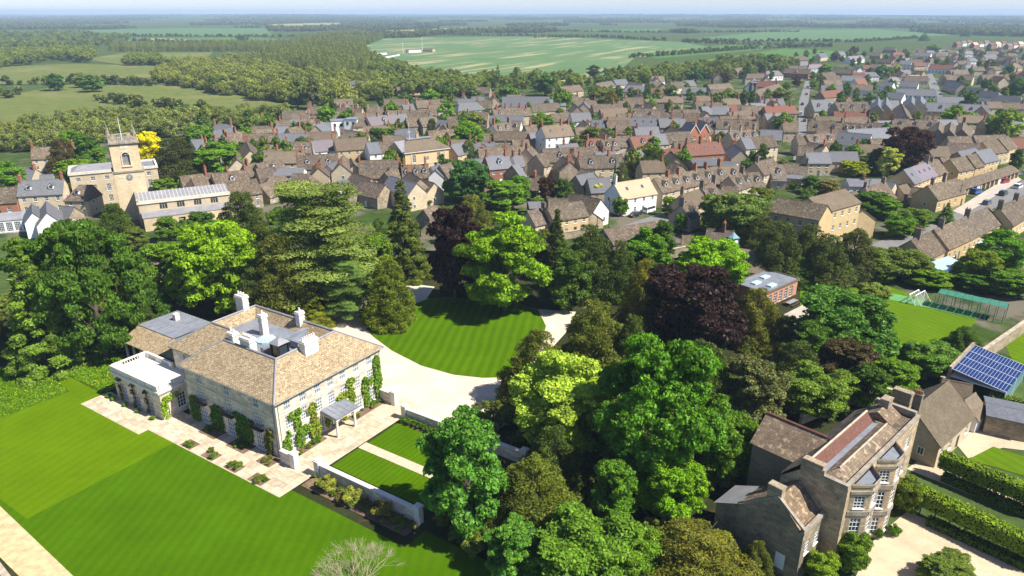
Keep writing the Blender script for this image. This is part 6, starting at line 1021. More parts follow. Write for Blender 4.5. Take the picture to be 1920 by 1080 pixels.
CK = {'suv': (carmesh(4.5, 1.85, 1.02, 1.66, (-2.15, -1.75, .55, 1.25)), 4.5, .36), 'hatch': (carmesh(4.2, 1.75, .92, 1.46, (-2.0, -1.5, .4, 1.2)), 4.2, .32), 'camper': (carmesh(4.5, 1.75, 1.15, 1.98, (-2.2, -2.1, 1.95, 2.1)), 4.5, .33)}
WH = MB().cone(0, 0, -.1, .1, 1, 1, 14).mesh('wheel', 'rubber'); HUB = MB().cone(0, 0, -.11, .11, .6, .6, 10).mesh('rim', 'lead_pale'); HLM = MB().box(-.04, .04, -.16, .16, -.07, .07).mesh('headlight', 'white_paint'); TLM = MB().box(-.04, .04, -.12, .12, -.1, .1).mesh('tail_light', 'roof_red')
def car(px, py, to, kind, col, label):
    p = G(px, py); q = G(*to); a = math.atan2(q.y - p.y, q.x - p.x); (b, g, r), Lc, wr = CK[kind]; t = thing('camper_van' if kind == 'camper' else 'car', label, 'van' if kind == 'camper' else 'car', (p.x, p.y, ROADZ), a)
    new('body', b, t, col=col); new('glass', g, t); new('roof', r, t, col=(.85, .85, .82) if kind == 'camper' else col)
    for x in (-Lc * .3, Lc * .31):
        for y in (-.8, .8): w = new('wheel', WH, t, (x, y, wr), rot=(math.pi / 2, 0, 0), sc=(wr, wr, 1)); new('rim', HUB, w)
    for y in (-.62, .62): new('headlight', HLM, t, (Lc / 2 - .06, y, .68)); new('tail_light', TLM, t, (-Lc / 2 + .02, y, .75))
ROADZ = .06
car(1217, 398, (1240, 391), 'camper', (.78, .80, .76), 'white camper van parked outside the pink roofed house'); car(1190, 406, (1165, 412), 'hatch', (.02, .022, .025), 'black saloon car parked behind the white camper van')
ROADZ = .12; car(1830, 363, (1870, 355), 'suv', (.01, .09, .40), 'blue car parked in front of the garages'); car(1882, 343, (1920, 335), 'suv', (.30, .012, .015), 'red car parked in front of the garages'); car(1907, 329, (1940, 322), 'hatch', (.16, .19, .24), 'grey car at the end of the garage forecourt')
ROADZ = .06; car(1850, 383, (1880, 370), 'hatch', (.13, .16, .19), 'dark silver car driving along the garage road'); car(1717, 440, (1745, 426), 'suv', (.13, .008, .012), 'dark red car on the lane below the shrubs'); car(1908, 353, (1940, 340), 'suv', (.75, .76, .78), 'white car parked across from the garages')
for i_, (x_, y_, tx_, ty_, c_, l_) in enumerate([(1501, 215, 1506, 196, (.6, .6, .6), 'silver car parked halfway up the long street'), (1512, 178, 1515, 165, (.35, .02, .02), 'red car near the top of the long street'), (1514, 165, 1517, 155, (.7, .7, .7), 'white car at the top of the long street'), (1748, 170, 1750, 160, (.02, .05, .2), 'blue car in the suburban close'), (1741, 150, 1742, 142, (.5, .5, .52), 'silver car at the head of the suburban close'), (1775, 408, 1800, 397, (.55, .56, .58), 'silver car waiting on the garage road'), (1880, 366, 1905, 354, (.04, .04, .045), 'black car on the garage road')]): car(x_, y_, (tx_, ty_), 'hatch' if i_ % 2 else 'suv', c_, l_)
for x_, y_, h_, l_ in ((1141, 432, 9, 'wooden utility pole at the high street bend'), (1622, 388, 9, 'wooden utility pole beside the stone barn by the flats'), (1795, 385, 7, 'slim street lamp post on the garage forecourt')): p = G(x_, y_); t = thing('utility_pole', l_, 'pole', (p.x, p.y, 0)); part('pole', MB().cone(0, 0, 0, h_, .14, .10, 6), 'bark', t); part('crossarm', MB().box(-.7, .7, -.05, .05, h_ - .6, h_ - .45), 'bark', t)
p = G(1408, 196); t = thing('bell_tower', 'dark slim modern bell tower rising among the far roofs', 'tower', (p.x, p.y, 0), .2); part('shaft', MB().box(-1.8, -1.0, -1.8, 1.8, 0, 14).box(1.0, 1.8, -1.8, 1.8, 0, 14).box(-.99, .99, -1.2, 1.2, 0, 12.5), 'wall_dark', t); part('cap', MB().box(-2, 2, -2, 2, 14.002, 14.4), 'lead', t)
car(1504, 197, (1509, 180), 'suv', (.03, .04, .06), 'dark car far along the long street'); car(1508, 228, (1511, 210), 'hatch', (.05, .06, .09), 'dark car parked low on the long street'); car(1752, 158, (1755, 150), 'suv', (.75, .76, .78), 'white car in the suburban close'); car(1763, 178, (1765, 168), 'hatch', (.2, .22, .25), 'grey car in the suburban close')
# two lamp posts / masts on the crop field
for x, y, h, lb in ((756, 100, 14, 'tall pale mast at the works on the crop field'), (792, 97, 20, 'taller pale mast behind the works on the crop field')): p = G(x, y); t = thing('mast', lb, 'mast', (p.x, p.y, 0)); part('pole', MB().cone(0, 0, 0, h, .3, .15, 6), 'white_paint', t); part('head', MB().box(-.6, .6, -.3, .3, h, h + 1.2), 'white_paint', t)
rows(frame(640, 0, 3), [(180, 292, 250, 290, 'slate', 'white', D(z=4, pitch=12, label='low pale shed of the works on the crop field', nwin=False)), (370, 278, 440, 275, 'slate', 'white', D(z=5, pitch=12, label='second pale shed of the works on the crop field', nwin=False)), (465, 270, 520, 272, 'tan', 'cream', D(z=5, label='cream hut at the end of the works', nwin=False)), (170, 325, 310, 300, 'slate', 'white', D(z=3, pitch=8, label='long blue grey tank roof of the works', nwin=False, w=9))], 'suburb')
# ================================================================== trees and shrubs
LIME, GRN, DGRN, BLUE = (.105, .21, .014), (.075, .155, .018), (.045, .095, .018), (.060, .15, .035)
YEW, YEWD, OLIVE, COP, GOLD, VAR, CEDC = (.066, .085, .019), (.042, .064, .018), (.085, .105, .030), (.022, .0115, .019), (.12, .14, .018), (.20, .29, .055), (.105, .145, .055)
tree(25, 445, 24, 150, 'spire', (.09, .145, .03), 'pale feathery conifer beyond the buttercup meadow')
tree(140, 408, 26, 205, 'broad_xl', DGRN, 'big dark lime tree standing over the buttercup meadow'); tree(60, 445, 21, 130, 'broad_c', DGRN, 'dark tree between the feathery conifer and the big lime'); tree(208, 380, 12, 75, 'yew', YEWD, 'dark round yew in the churchyard below the tower'); tree(375, 400, 10, 60, 'broad_c', DGRN, 'small dark tree in front of the church aisle')
tree(385, 418, 19.5, 172, 'broad_b', LIME, 'bright green lime tree behind the loggia roof'); tree(445, 358, 18, 105, 'oak', YEWD, 'dark brown green holm oak at the east end of the church'); tree(270, 520, 10, 90, 'yew', DGRN, 'dark shrubby tree beside the loggia'); tree(590, 343, 26.5, 240, 'cedar', CEDC, 'great spreading cedar of Lebanon with flat layered boughs')
tree(515, 438, 18, 130, 'oak', (.068, .078, .022), 'brown green holm oak behind the manor chimney'); tree(645, 485, 13, 100, 'cedar', (.075, .12, .05), 'lower blue green cedar boughs behind the manor roof'); tree(583, 560, 6, 75, 'yewcone', GOLD, 'golden yew at the back corner of the manor'); tree(750, 338, 23, 112, 'spire', (.070, .10, .026), 'tall narrow conifer between cedar and copper beech')
tree(724, 478, 14.5, 108, 'yewcone', (.072, .105, .014), 'dense egg shaped yew on the edge of the oval lawn'); tree(848, 388, 21, 102, 'broad_c', COP, 'slim copper beech beside the bright lime on the oval lawn'); tree(945, 400, 21, 168, 'broad_a', LIME, 'bright green chestnut at the back of the oval lawn'); tree(885, 365, 14, 80, 'oak', OLIVE, 'olive brown pine behind the copper beech'); tree(700, 440, 13, 80, 'broad_c', GRN, 'green tree under the tall narrow conifer')
tree(872, 300, 14, 85, 'broad_b', (.045, .10, .04), 'blue green tree in front of the slate roofed brick house'); tree(945, 340, 9, 90, 'broad_c', GRN, 'garden tree beside the stone gables'); tree(1045, 393, 17, 75, 'spire', YEWD, 'dark pointed conifer behind the bright chestnut'); tree(1108, 420, 16, 120, 'yew', YEWD, 'broad dark yew in front of the stable range'); tree(1070, 470, 13, 95, 'broad_c', DGRN, 'dark tree on the beside the bright chestnut'); tree(1165, 450, 13, 80, 'yew', YEWD, 'second dark yew in front of the stable range')
tree(1215, 428, 14, 90, 'broad_a', GRN, 'green tree beside the yard gate'); tree(1245, 415, 11, 55, 'broad_c', DGRN, 'dark green tree beside the yard gate'); tree(1333, 450, 13, 145, 'broad_b', LIME, 'low bright green dome of a tree below the clock turret'); tree(1308, 503, 16, 195, 'broad_b', COP, 'wide purple copper beech by the brick pavilion'); tree(1210, 485, 14, 85, 'yew', (.105, .10, .02), 'golden brown yew beside the wide copper beech')
tree(1010, 618, 13, 150, 'yew', YEW, 'brown green yew where the drive meets the trees'); tree(1120, 565, 15, 190, 'yew', YEW, 'wide brown green yew behind the variegated maple'); tree(1190, 590, 13, 110, 'yew', YEWD, 'dark yew tucked under the copper beech'); tree(1425, 540, 11, 120, 'yew', (.085, .10, .022), 'spreading golden green yew in front of the brick pavilion'); tree(1320, 640, 12, 150, 'yew', YEWD, 'dark yew behind the giant chestnut')
tree(1595, 552, 12, 200, 'broad_b', (.050, .115, .030), 'wide dark green sycamore at the edge of the sports lawn'); tree(1535, 612, 9, 110, 'broad_c', DGRN, 'dark maple below the brick pavilion'); tree(1062, 664, 15, 200, 'broad_a', VAR, 'cream variegated maple glowing among the dark yews'); tree(1245, 636, 21, 290, 'broad_xl', (.060, .135, .016), 'giant dark green chestnut among the yews'); tree(1350, 740, 13, 130, 'broad_a', (.060, .13, .018), 'green tree between the giant chestnut and the red ridged wing')
tree(868, 782, 15.5, 172, 'broad_c', BLUE, 'fresh blue green maple beside the striped lawn panels'); tree(1000, 860, 10, 200, 'yew', YEW, 'broad brown green yew below the variegated maple'); tree(1040, 800, 10, 140, 'yew', YEWD, 'dark yew behind the blue green maple'); tree(1158, 868, 9, 95, 'broad_c', (.075, .155, .02), 'small green maple between the yews'); tree(1262, 845, 10, 135, 'broad_a', LIME, 'bright sycamore in front of the giant chestnut')
tree(1100, 975, 8, 230, 'broad_b', (.065, .15, .022), 'low green maple at the foot of the broad yew'); tree(965, 985, 7, 120, 'broad_c', (.06, .15, .03), 'green bush like maple beside the dark lawn corner'); tree(1310, 990, 7.5, 240, 'yew', (.085, .095, .022), 'golden brown spreading juniper by the bay house'); tree(1190, 1000, 6, 130, 'broad_b', GRN, 'low leafy shrub tree between maple and juniper')
tree(1425, 680, 11, 140, 'broad_c', (.085, .095, .055), 'grey green thorn tree behind the red ridged wing'); tree(1535, 690, 8, 150, 'broad_b', (.085, .145, .030), 'flowering elder behind the red ridged wing'); tree(1595, 640, 8.5, 110, 'broad_c', (.050, .040, .026), 'purple brown plum tree behind the yard'); tree(1500, 640, 9, 120, 'yew', YEWD, 'dark evergreen between thorn tree and sycamore'); tree(1640, 690, 8, 90, 'broad_c', DGRN, 'dark green tree beside the plum')
tree(1395, 790, 9, 80, 'broad_b', GRN, 'leafy tree against the shaded wall of the bay house'); tree(1425, 1015, 5, 70, 'yew', YEW, 'dark conifer at the low shaded gable of the bay house'); tree(1745, 645, 6, 110, 'broad_b', (.065, .13, .03), 'green shrub bank against the old wall of the sports lawn'); tree(1815, 612, 4, 60, 'yew', DGRN, 'clipped dark shrub against the old wall'); tree(1690, 680, 5.5, 80, 'broad_c', GRN, 'leafy shrub at the corner of the sports lawn')
tree(1640, 533, 5, 60, 'broad_b', (.13, .17, .06), 'pale clump of willow on the sports lawn'); tree(1605, 1000, 5, 78, 'broad_b', (.085, .14, .025), 'round magnolia against the bay house'); tree(1708, 895, 5, 60, 'broad_b', (.09, .15, .03), 'round magnolia at the far side of the bays'); tree(1545, 1040, 4, 70, 'broad_b', (.12, .19, .02), 'bright shrub along the low wing of the bay house'); tree(1785, 1048, 3.5, 105, 'broad_c', (.08, .13, .04), 'loose green shrub top in front of the forecourt')
for px, py, wp, lb in ((1678, 983, 28, 'clipped box ball nearest the second bay'), (1648, 990, 20, 'smaller clipped box ball between the bays')): tree(px, py, 1.5, wp, 'shrub', (.06, .13, .015), lb, name='box_ball', cat='shrub')
house((238, 497), (300, 484), 4.6, 9, 'tan', 'cream', pitch=20, label='low tan roofed house with roof lantern among the churchyard trees', nwin=False); tree(245, 560, 9, 90, 'yew', YEWD, 'dark laurel beside the columned loggia'); tree(300, 455, 12, 90, 'broad_c', GRN, 'green tree in the churchyard garden'); tree(470, 500, 12, 90, 'yew', YEWD, 'dark evergreen behind the tallest manor chimney')
# pines before the flats and the belt along the gardens
for i, (px, py, h, w, k, c, lb) in enumerate([(1470, 415, 14, 95, 'oak', (.05, .065, .028), 'dark scots pine in front of the golden flats'), (1525, 420, 13, 80, 'oak', (.055, .07, .03), 'second scots pine in front of the golden flats'), (1560, 440, 12, 85, 'oak', (.055, .07, .03), 'scots pine at the corner of the golden flats'), (1610, 430, 12, 90, 'oak', (.06, .075, .03), 'scots pine beside the lane below the flats'), (1385, 365, 13, 125, 'broad_b', (.085, .125, .045), 'big grey green tree above the clock turret'), (1430, 400, 11, 90, 'yew', YEWD, 'dark evergreen beside the pines'), (1500, 480, 6.5, 80, 'yew', DGRN, 'dark laurel behind the pavilion lawn'), (1560, 488, 5.5, 90, 'broad_c', DGRN, 'dark tree on the far edge of the sports lawn'), (1650, 465, 7.2, 110, 'broad_a', (.075, .105, .028), 'olive tree beside the lane'), (1700, 470, 7, 95, 'broad_b', (.075, .105, .030), 'olive tree behind the conservatory'), (1745, 505, 4.2, 80, 'broad_c', GRN, 'garden tree behind the cricket nets'), (1840, 470, 8, 80, 'broad_b', (.11, .14, .02), 'golden green round tree in the terrace garden'), (1890, 430, 10, 90, 'broad_a', GRN, 'green tree at the terrace gardens by the road'), (1830, 512, 3.6, 80, 'broad_c', DGRN, 'dark shrub belt tree behind the cricket cage'), (1900, 510, 5.5, 80, 'broad_c', GRN, 'tree at the end of the cricket cage'), (1665, 372, 6, 60, 'broad_c', GRN, 'shrubby tree on the bank above the lane'), (1722, 392, 6, 60, 'broad_b', (.085, .15, .03), 'green shrub tree on the bank beside the garages'), (1640, 360, 7, 70, 'broad_c', DGRN, 'dark shrub tree behind the flats'), (1690, 405, 6, 65, 'broad_b', GRN, 'leafy bush by the dark red car'), (1780, 380, 6.5, 40, 'spire', GRN, 'monkey puzzle like conifer beside the garage road')]): tree(px, py, h, w, k, c, lb)
# town trees that stand out
FS = 3.6
for (f, x, y, h, w, k, c, lb) in [
 (Z4, 985, 240, 14, 205, 'broad_b', (.42, .40, .004), 'brilliant yellow tree behind the church tower'), (Z4, 1165, 275, 15, 330, 'oak', (.042, .045, .018), 'broad dark copper tinged tree beside the tower'), (Z4, 1460, 308, 13, 280, 'broad_a', (.075, .16, .016), 'fresh green tree among the houses beside the church'), (Z4, 480, 425, 11, 270, 'broad_b', (.085, .165, .015), 'fresh green tree beside the tower'), (Z4, 410, 285, 13, 220, 'oak', (.055, .048, .022), 'brown leaved tree behind the slate roofed house'), (Z4, 640, 350, 9, 140, 'broad_c', GRN, 'small green tree behind the rectory'), (Z4, 1315, 195, 12, 200, 'broad_b', GRN, 'green tree at the meadow edge beyond the dark tree'), (Z4, 40, 435, 12, 200, 'broad_a', GRN, 'green tree beside the flat roofed grey house'), (Z4, 1095, 560, 7, 170, 'broad_c', GRN, 'shrubby tree between tower and nave'), (Z4, 745, 740, 9, 220, 'oak', DGRN, 'dark yew filling the churchyard'), (Z4, 1110, 815, 7, 150, 'broad_c', GRN, 'green tree at the church aisle wall'), (Z4, 1320, 780, 8, 130, 'broad_c', DGRN, 'dark green tree at the aisle windows'), (Z4, 900, 890, 6, 160, 'broad_c', (.08, .11, .03), 'olive bush at the churchyard steps'), (Z4, 560, 260, 14, 190, 'broad_c', DGRN, 'dark tree behind the cream house with long roof'), (Z4, 470, 225, 14, 150, 'broad_b', GRN, 'tall green tree behind the slate roofed house'),
 (Z5, 470, 50, 13, 165, 'broad_b', GRN, 'round green tree at the meadow edge above the roofs'), (Z5, 1425, 168, 14, 220, 'broad_a', (.085, .165, .018), 'tall fresh green tree beside the town hall'), (Z5, 1430, 295, 10, 140, 'yew', (.045, .085, .018), 'dark clipped evergreen beside the town hall'), (Z5, 1285, 40, 13, 150, 'broad_a', (.08, .155, .018), 'green tree among the far centre roofs'), (Z5, 815, 215, 9, 120, 'broad_c', DGRN, 'dark garden tree behind the golden house'), (Z5, 910, 215, 9, 170, 'broad_b', (.07, .12, .02), 'olive garden tree behind the town hall'), (Z5, 865, 160, 10, 45, 'spire', DGRN, 'small pointed conifer in the garden behind the golden house'), (Z5, 630, 80, 11, 150, 'broad_b', GRN, 'green tree behind the white cube houses'), (Z5, 915, 30, 12, 130, 'broad_b', GRN, 'tree behind the chimneyed terrace'), (Z5, 1470, 105, 10, 140, 'broad_b', (.09, .13, .03), 'olive green tree behind the tall fresh green one'), (Z5, 1185, 150, 8, 90, 'oak', YEWD, 'dark shrub tree beside the brown roofs'),
 (Z6, 575, 580, 6, 110, 'broad_b', (.36, .37, .13), 'cream blossoming tree beside the white house'), (Z6, 230, 550, 8, 130, 'broad_c', (.055, .022, .020), 'small purple tree in the cottage gardens'), (Z6, 350, 560, 8, 120, 'broad_c', DGRN, 'dark garden tree beside the purple one'), (Z6, 960, 345, 12, 240, 'oak', (.040, .055, .017), 'large round dark yew among the stone houses'), (Z6, 745, 445, 10, 140, 'yew', (.055, .07, .022), 'dark spreading conifer beside the round yew'), (Z6, 700, 405, 10, 32, 'spire', DGRN, 'slim cypress before the long cream house'), (Z6, 735, 680, 6, 110, 'broad_b', (.075, .15, .015), 'clipped green tree before the white pink roofed house'), (Z6, 1070, 680, 6, 110, 'broad_c', (.11, .19, .016), 'bright green tree on the high street corner'), (Z6, 1500, 665, 12, 430, 'broad_b', (.085, .125, .045), 'very wide grey green tree above the stable yard'), (Z6, 60, 540, 9, 160, 'broad_c', GRN, 'tree at the beside the cottage gardens'), (Z6, 1150, 795, 5, 90, 'broad_b', GRN, 'round green shrub tree below the stone cottage gable'), (Z6, 540, 210, 9, 150, 'broad_c', (.085, .12, .03), 'birch like olive tree behind the cream row'), (Z6, 190, 100, 10, 150, 'broad_b', GRN, 'green tree behind the tall white house'), (Z6, 305, 760, 14, 150, 'spire', YEWD, 'dark ragged conifer before the golden cottage'), (Z6, 265, 250, 8, 60, 'broad_c', DGRN, 'dark small tree beside the tall white house'), (Z6, 1690, 620, 8, 180, 'broad_b', (.10, .13, .03), 'olive yellow tree beside the very wide tree'),
 (Z7, 955, 203, 18, 330, 'broad_b', (.040, .018, .022), 'large purple copper beech in the middle of the town'), (Z7, 835, 348, 11, 150, 'broad_c', (.27, .31, .12), 'cream leaved tree in front of the town copper beech'), (Z7, 590, 440, 5.5, 200, 'broad_b', (.15, .19, .02), 'yellow green spreading tree in the walled garden'), (Z7, 735, 360, 8, 110, 'broad_c', GRN, 'green tree beside the cream leaved one'), (Z7, 450, 380, 5.5, 100, 'broad_c', (.10, .13, .05), 'grey green garden tree beside the stone gables'), (Z7, 565, 380, 5, 90, 'broad_c', (.05, .025, .022), 'small purple garden tree beside the yellow green one'), (Z7, 1235, 460, 5, 110, 'broad_b', (.20, .21, .015), 'golden shrub tree at the yellow terrace'), (Z7, 1290, 60, 13, 240, 'broad_a', (.085, .16, .016), 'fresh green tree before the cream gables'), (Z7, 1640, 85, 15, 260, 'broad_a', (.10, .17, .025), 'large light green tree at the road end'), (Z7, 115, 105, 12, 165, 'broad_b', (.07, .145, .016), 'green tree beside the long street'), (Z7, 300, 540, 6, 140, 'broad_c', DGRN, 'dark shrub tree in the garden behind the flats'), (Z7, 410, 570, 5, 150, 'broad_c', (.13, .125, .07), 'greyish thin tree behind the flats'), (Z7, 1700, 360, 9, 90, 'broad_c', DGRN, 'dark tree at the yellow terrace end'), (Z7, 1480, 440, 4.5, 90, 'broad_b', (.11, .18, .02), 'bright bush in the yellow terrace front garden')]: tree(x, y, h, w, k, c, lb, f=f)
FS = 3.0
for (f, x, y, h, w, k, c, lb) in [(Z3, 505, 305, 17, 150, 'broad_a', (.045, .085, .025), 'big dark tree above the far brick houses'), (Z3, 370, 350, 15, 80, 'spire', YEWD, 'dark conifer pair beside the far street'), (Z3, 200, 335, 16, 190, 'oak', (.085, .10, .028), 'tall golden brown conifers above the town'), (Z3, 75, 370, 14, 110, 'broad_b', (.035, .08, .03), 'dark blue green tree beside the golden conifers'), (Z3, 240, 405, 10, 80, 'broad_c', (.045, .02, .024), 'purple tree below the golden conifers'), (Z3, 965, 260, 12, 60, 'broad_c', (.045, .028, .036), 'purple tree by the far fields'), (Z3, 860, 298, 10, 55, 'broad_c', (.05, .025, .03), 'small purple tree beside the slate roofed pair'), (Z3, 1130, 360, 13, 100, 'broad_b', (.05, .10, .03), 'dark round tree in the far suburb'), (Z3, 1210, 362, 9, 55, 'broad_b', (.24, .25, .05), 'yellow tree in the far suburb'), (Z3, 1365, 182, 17, 60, 'spire', DGRN, 'tall poplar on the far suburb skyline'), (Z3, 1600, 162, 18, 55, 'spire', DGRN, 'tall dark conifer before the skyline estate'), (Z3, 1735, 330, 13, 95, 'oak', YEWD, 'dark round conifer in the far gardens'), (Z3, 1900, 440, 14, 110, 'broad_b', DGRN, 'dark tree beyond the light green one at the road end'), (Z3, 1420, 248, 12, 80, 'broad_b', GRN, 'round tree beside the tall poplar'), (Z3, 805, 355, 12, 90, 'broad_b', GRN, 'green tree at the top of the long street'), (Z3, 740, 440, 8, 60, 'broad_c', (.10, .16, .03), 'bright street tree along the long street'), (Z3, 930, 460, 9, 60, 'broad_c', GRN, 'tree behind the red roofed houses'), (Z3, 550, 490, 11, 140, 'broad_b', (.085, .125, .04), 'grey green tree beside the long street'), (Z3, 260, 495, 11, 130, 'broad_b', (.08, .12, .035), 'soft green tree beside the dark tower'), (Z3, 645, 425, 9, 60, 'broad_c', (.05, .022, .022), 'purple tree at the long street'), (Z3, 1590, 368, 8, 26, 'spire', (.20, .24, .03), 'slim golden conifer in the far suburb'),
 (Z2, 1150, 405, 17, 145, 'broad_b', (.045, .10, .025), 'large dark round tree behind the school'), (Z2, 1245, 495, 14, 150, 'broad_b', (.065, .13, .02), 'round green tree beside the school roof'), (Z2, 705, 680, 10, 175, 'broad_a', LIME, 'bright green tree in front of the tan roofed row'), (Z2, 880, 365, 15, 50, 'spire', DGRN, 'slim pine behind the school by the big field'), (Z2, 985, 375, 14, 60, 'oak', DGRN, 'broad pine behind the school by the big field'), (Z2, 940, 470, 12, 120, 'broad_b', (.08, .14, .03), 'pale green tree beside the school'), (Z2, 1450, 480, 13, 130, 'broad_b', (.10, .125, .04), 'olive tree beside the round green pair'), (Z2, 1520, 500, 12, 90, 'oak', (.11, .105, .03), 'bronze tree near the far houses'), (Z2, 1725, 425, 16, 45, 'spire', DGRN, 'tall cypress among the far houses'), (Z2, 355, 515, 11, 100, 'broad_b', DGRN, 'dark tree above the scrub side of the town'), (Z2, 500, 500, 12, 140, 'broad_b', GRN, 'green tree above the hipped slate roof'), (Z2, 740, 490, 12, 130, 'broad_c', (.05, .10, .03), 'blue green tree above the roofs'), (Z2, 585, 480, 12, 110, 'broad_c', DGRN, 'dark green tree above the roofs'), (Z2, 130, 455, 9, 60, 'yew', DGRN, 'dark clipped tree before the white shed'), (Z2, 1420, 365, 12, 90, 'broad_c', (.04, .06, .03), 'dark tree group by the crop field corner'), (Z2, 1565, 365, 13, 60, 'broad_b', DGRN, 'dark tree at the field corner near the houses')]: tree(x, y, h, w, k, c, lb, f=f)
# lone trees in the pasture
for x, y, h, w, c, lb in ((98, 138, 13, 41, (.035, .075, .03), 'lone dark round tree in the pasture'), (168, 140, 13, 48, (.05, .10, .03), 'lone green tree beside the paler one in the pasture'), (150, 136, 12, 34, (.10, .13, .05), 'paler half of the pasture tree pair'), (410, 143, 12, 34, (.028, .06, .026), 'dark tree against the pale scrub'), (337, 186, 11, 34, (.06, .10, .035), 'dark green tree in the meadow thicket'), (375, 186, 10, 30, (.055, .095, .03), 'tree beside the dark one in the meadow thicket'), (12, 168, 6, 25, (.06, .085, .03), 'low bush on the pasture slope below the lone trees'), (455, 66, 11, 28, (.05, .08, .035), 'square dark copse in the far field'), (553, 148, 18, 36, (.075, .095, .05), 'tall thin poplar above the roofs'), (583, 144, 20, 42, (.07, .09, .045), 'second tall thin poplar above the roofs')): tree(x, y, h, w, 'lite', c, lb)
# small garden shrubs of the town, told apart only by where they stand
k_ = 0
for _ in range(4000):
    if k_ >= 150: break
    px, py = R.uniform(20, 1900), R.uniform(215, 465)
    if px < 500 and py < 300: continue
    p = G(px, py)
    if not clear(p.x, p.y, 1.0) or (1480 < px < 1530 and py < 300) or (px > 1100 and px < 1320 and 370 < py < 470) or (px > 1600 and abs((py - 470) + (px - 1640) * .47) < 32): continue
    plant('garden_shrub', 'small leafy garden shrub tucked between the town roofs', 'shrub', (p.x, p.y, 0), R.uniform(2.5, 5.5), R.uniform(2.2, 4.6), 'shrub', R.choice([(.06, .12, .02), (.08, .14, .025), (.045, .085, .02), (.10, .13, .03)]), 'garden shrubs of the town'); k_ += 1
for _ in range(6000):
    if k_ >= 330: break
    d = R.uniform(430, 1150); x = R.uniform(.02, .76) * d; p = Vector((x, d, 0)); px = 960 + FPX * x / depth(p); py = 540 - FPX * math.tan(PITCH - math.atan(CAMH / d))
    if not inpoly(px, py, [(1130, 158), (1560, 96), (1980, 74), (1980, 215), (1530, 205), (1130, 205)]) or not clear(x, d, 1.5) or not offroad(px, py): continue
    plant('suburb_tree', 'leafy tree between the houses of the far streets', 'tree', (x, d, 0), R.uniform(5, 9), R.uniform(6, 11), R.choice(['lite', 'lite_b', 'lite']), R.choice([(.06, .11, .025), (.075, .125, .03), (.045, .085, .03), (.09, .12, .035)]), 'trees of the far streets'); k_ += 1
# taller trees of the town gardens
KN = ['fresh green', 'olive green', 'dark green', 'soft green', 'deep green']; KC = [(.08, .155, .02), (.09, .115, .03), (.045, .085, .02), (.075, .125, .03), (.05, .105, .022)]; k_ = 0
for _ in range(6000):
    if k_ >= 165: break
    px, py = R.uniform(380, 1900), R.uniform(168, 330); p = G(px, py)
    if (px > 900 and py > 250 and R.random() < .6) or not clear(p.x, p.y, .9) or not offroad(px, py) or (px < 560 and py < 235): continue
    i = R.randint(0, 4); plant('garden_tree', KN[i] + ' tree rising between the roofs of the town', 'tree', (p.x, p.y, 0), R.uniform(5, 9.5), R.uniform(6, 11), R.choice(['lite', 'lite_b', 'lite']), KC[i], KN[i] + ' trees of the town gardens'); HOUSES.append((p.x, p.y, 2)); k_ += 1
# border plants of the manor
def bed(x, y, w, h, col, lb, g=None): plant('border_shrub', lb, 'shrub', ML(x, y, .1), w, h, 'shrub', col, g)
for b in BEDS:
    for i in range(5 if b[1] - b[0] < 5 else 9): bed(R.uniform(b[0] + .3, b[1] - .3), R.uniform(b[2] + .3, b[3] - .3), R.uniform(.6, 1.1), R.uniform(.4, .8), R.choice([(.08, .15, .02), (.11, .14, .04), (.06, .13, .02)]), 'low green clump in a terrace flower bed', 'clumps in the terrace beds')
for i, y in enumerate((24.6, 28.3, 31.9, 35.2, 36.6)): bed(-3.9, y, 1.0, .7, (.085, .16, .015), 'small box mound at the foot of the orangery wall', 'box mounds along the orangery')
sheet('flower_border', mrect(-2.7, -.1, -24.8, -6.9), 'soil', .10)
for i in range(44): bed(R.uniform(-2.4, -.4), R.uniform(-24.5, -7), R.uniform(.7, 1.2), R.uniform(.4, .9), R.choice([(.08, .14, .03), (.10, .15, .05), (.12, .11, .05)]), 'low plant in the border under the garden wall', 'plants in the wall border')
for y, lb in ((-10.4, 'variegated rounded shrub in the wall border nearest the pier'), (-15.2, 'second variegated shrub in the wall border'), (-20.0, 'reddish variegated shrub farthest along the wall border')): bed(-1.5, y, 2.7, 2.2, (.17, .20, .06) if y > -18 else (.16, .15, .05), lb)
sheet('flower_border', mrect(15.8, 17.1, -20, -7.6), 'soil', .10)
for i in range(12): bed(16.4, -8 - i, 1.3, 1.0, (.06, .12, .02), 'leafy plant along the drive side garden wall', 'plants along the drive wall')
# bare twiggy tree in the near lawn
p = G(662, 1075, 3); tw = thing('bare_shrub', 'bare pale twiggy shrub standing on the dark lawn', 'shrub', (p.x, p.y, 0)); m = MB()
def grow(a, d, l, r, n):
    b = a + d * l; m.tube(a, b, r, r * .65, 4)
    if n == 0: return
    for _ in range(4 if n > 1 else 7): grow(b, (d + Vector((R.gauss(0, .5), R.gauss(0, .5), R.gauss(.12, .28)))).normalized(), l * R.uniform(.6, .85), r * .6, n - 1)
for i in range(10): a = R.uniform(0, 6.28); grow(Vector((0, 0, 0)), Vector((math.cos(a) * .8, math.sin(a) * .8, 1)).normalized(), 2.3, .045, 3)
part('branches', m, 'bark_pale', tw)
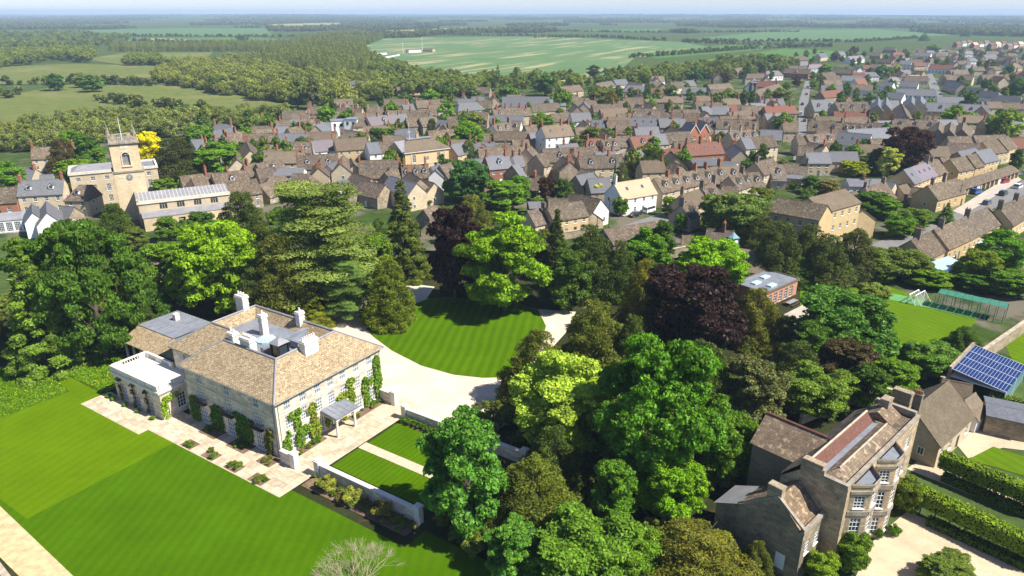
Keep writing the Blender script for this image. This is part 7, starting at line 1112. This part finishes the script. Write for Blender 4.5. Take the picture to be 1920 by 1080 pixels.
# taller grass and buttercups of the meadow
c = []; P1 = [ML(-21, 44.5), ML(-6.2, 44.2), ML(-4.6, 62), ML(-24, 64)]; P2 = [ML(-3.6, 38.8), ML(5.8, 38.8), ML(5.8, 56), ML(-3.6, 60)]
for P in (P1, P2):
    x0, x1, y0, y1 = min(p.x for p in P), max(p.x for p in P), min(p.y for p in P), max(p.y for p in P); k = 0
    for _ in range(26000):
        x, y = R.uniform(x0, x1), R.uniform(y0, y1)
        if inpoly(x, y, P): c.append((x, y, R.uniform(.12, .35)))
c = np.array(c); o = new('meadow_grass', leafmesh('meadow_grass', c, np.tile([.3, -.3, .5], (len(c), 1)), .22, 'leaf', .25, .8), None, col=(.07, .145, .008)); o['kind'] = 'stuff'; tag(o, 'long rough grass of the buttercup meadow', 'grass')
k = N('buttercup'); k.out((.62, .50, .01), .8, .1); cb = c[NR.random(len(c)) < .03] + np.array([0, 0, .15]); o = new('buttercups', leafmesh('buttercups', cb, np.tile([0, 0, 1.], (len(cb), 1)), .09, 'buttercup', .8, .3), None); o['kind'] = 'stuff'; tag(o, 'yellow buttercups dotting the meadow', 'flowers')

# undergrowth on the shaded woodland floor
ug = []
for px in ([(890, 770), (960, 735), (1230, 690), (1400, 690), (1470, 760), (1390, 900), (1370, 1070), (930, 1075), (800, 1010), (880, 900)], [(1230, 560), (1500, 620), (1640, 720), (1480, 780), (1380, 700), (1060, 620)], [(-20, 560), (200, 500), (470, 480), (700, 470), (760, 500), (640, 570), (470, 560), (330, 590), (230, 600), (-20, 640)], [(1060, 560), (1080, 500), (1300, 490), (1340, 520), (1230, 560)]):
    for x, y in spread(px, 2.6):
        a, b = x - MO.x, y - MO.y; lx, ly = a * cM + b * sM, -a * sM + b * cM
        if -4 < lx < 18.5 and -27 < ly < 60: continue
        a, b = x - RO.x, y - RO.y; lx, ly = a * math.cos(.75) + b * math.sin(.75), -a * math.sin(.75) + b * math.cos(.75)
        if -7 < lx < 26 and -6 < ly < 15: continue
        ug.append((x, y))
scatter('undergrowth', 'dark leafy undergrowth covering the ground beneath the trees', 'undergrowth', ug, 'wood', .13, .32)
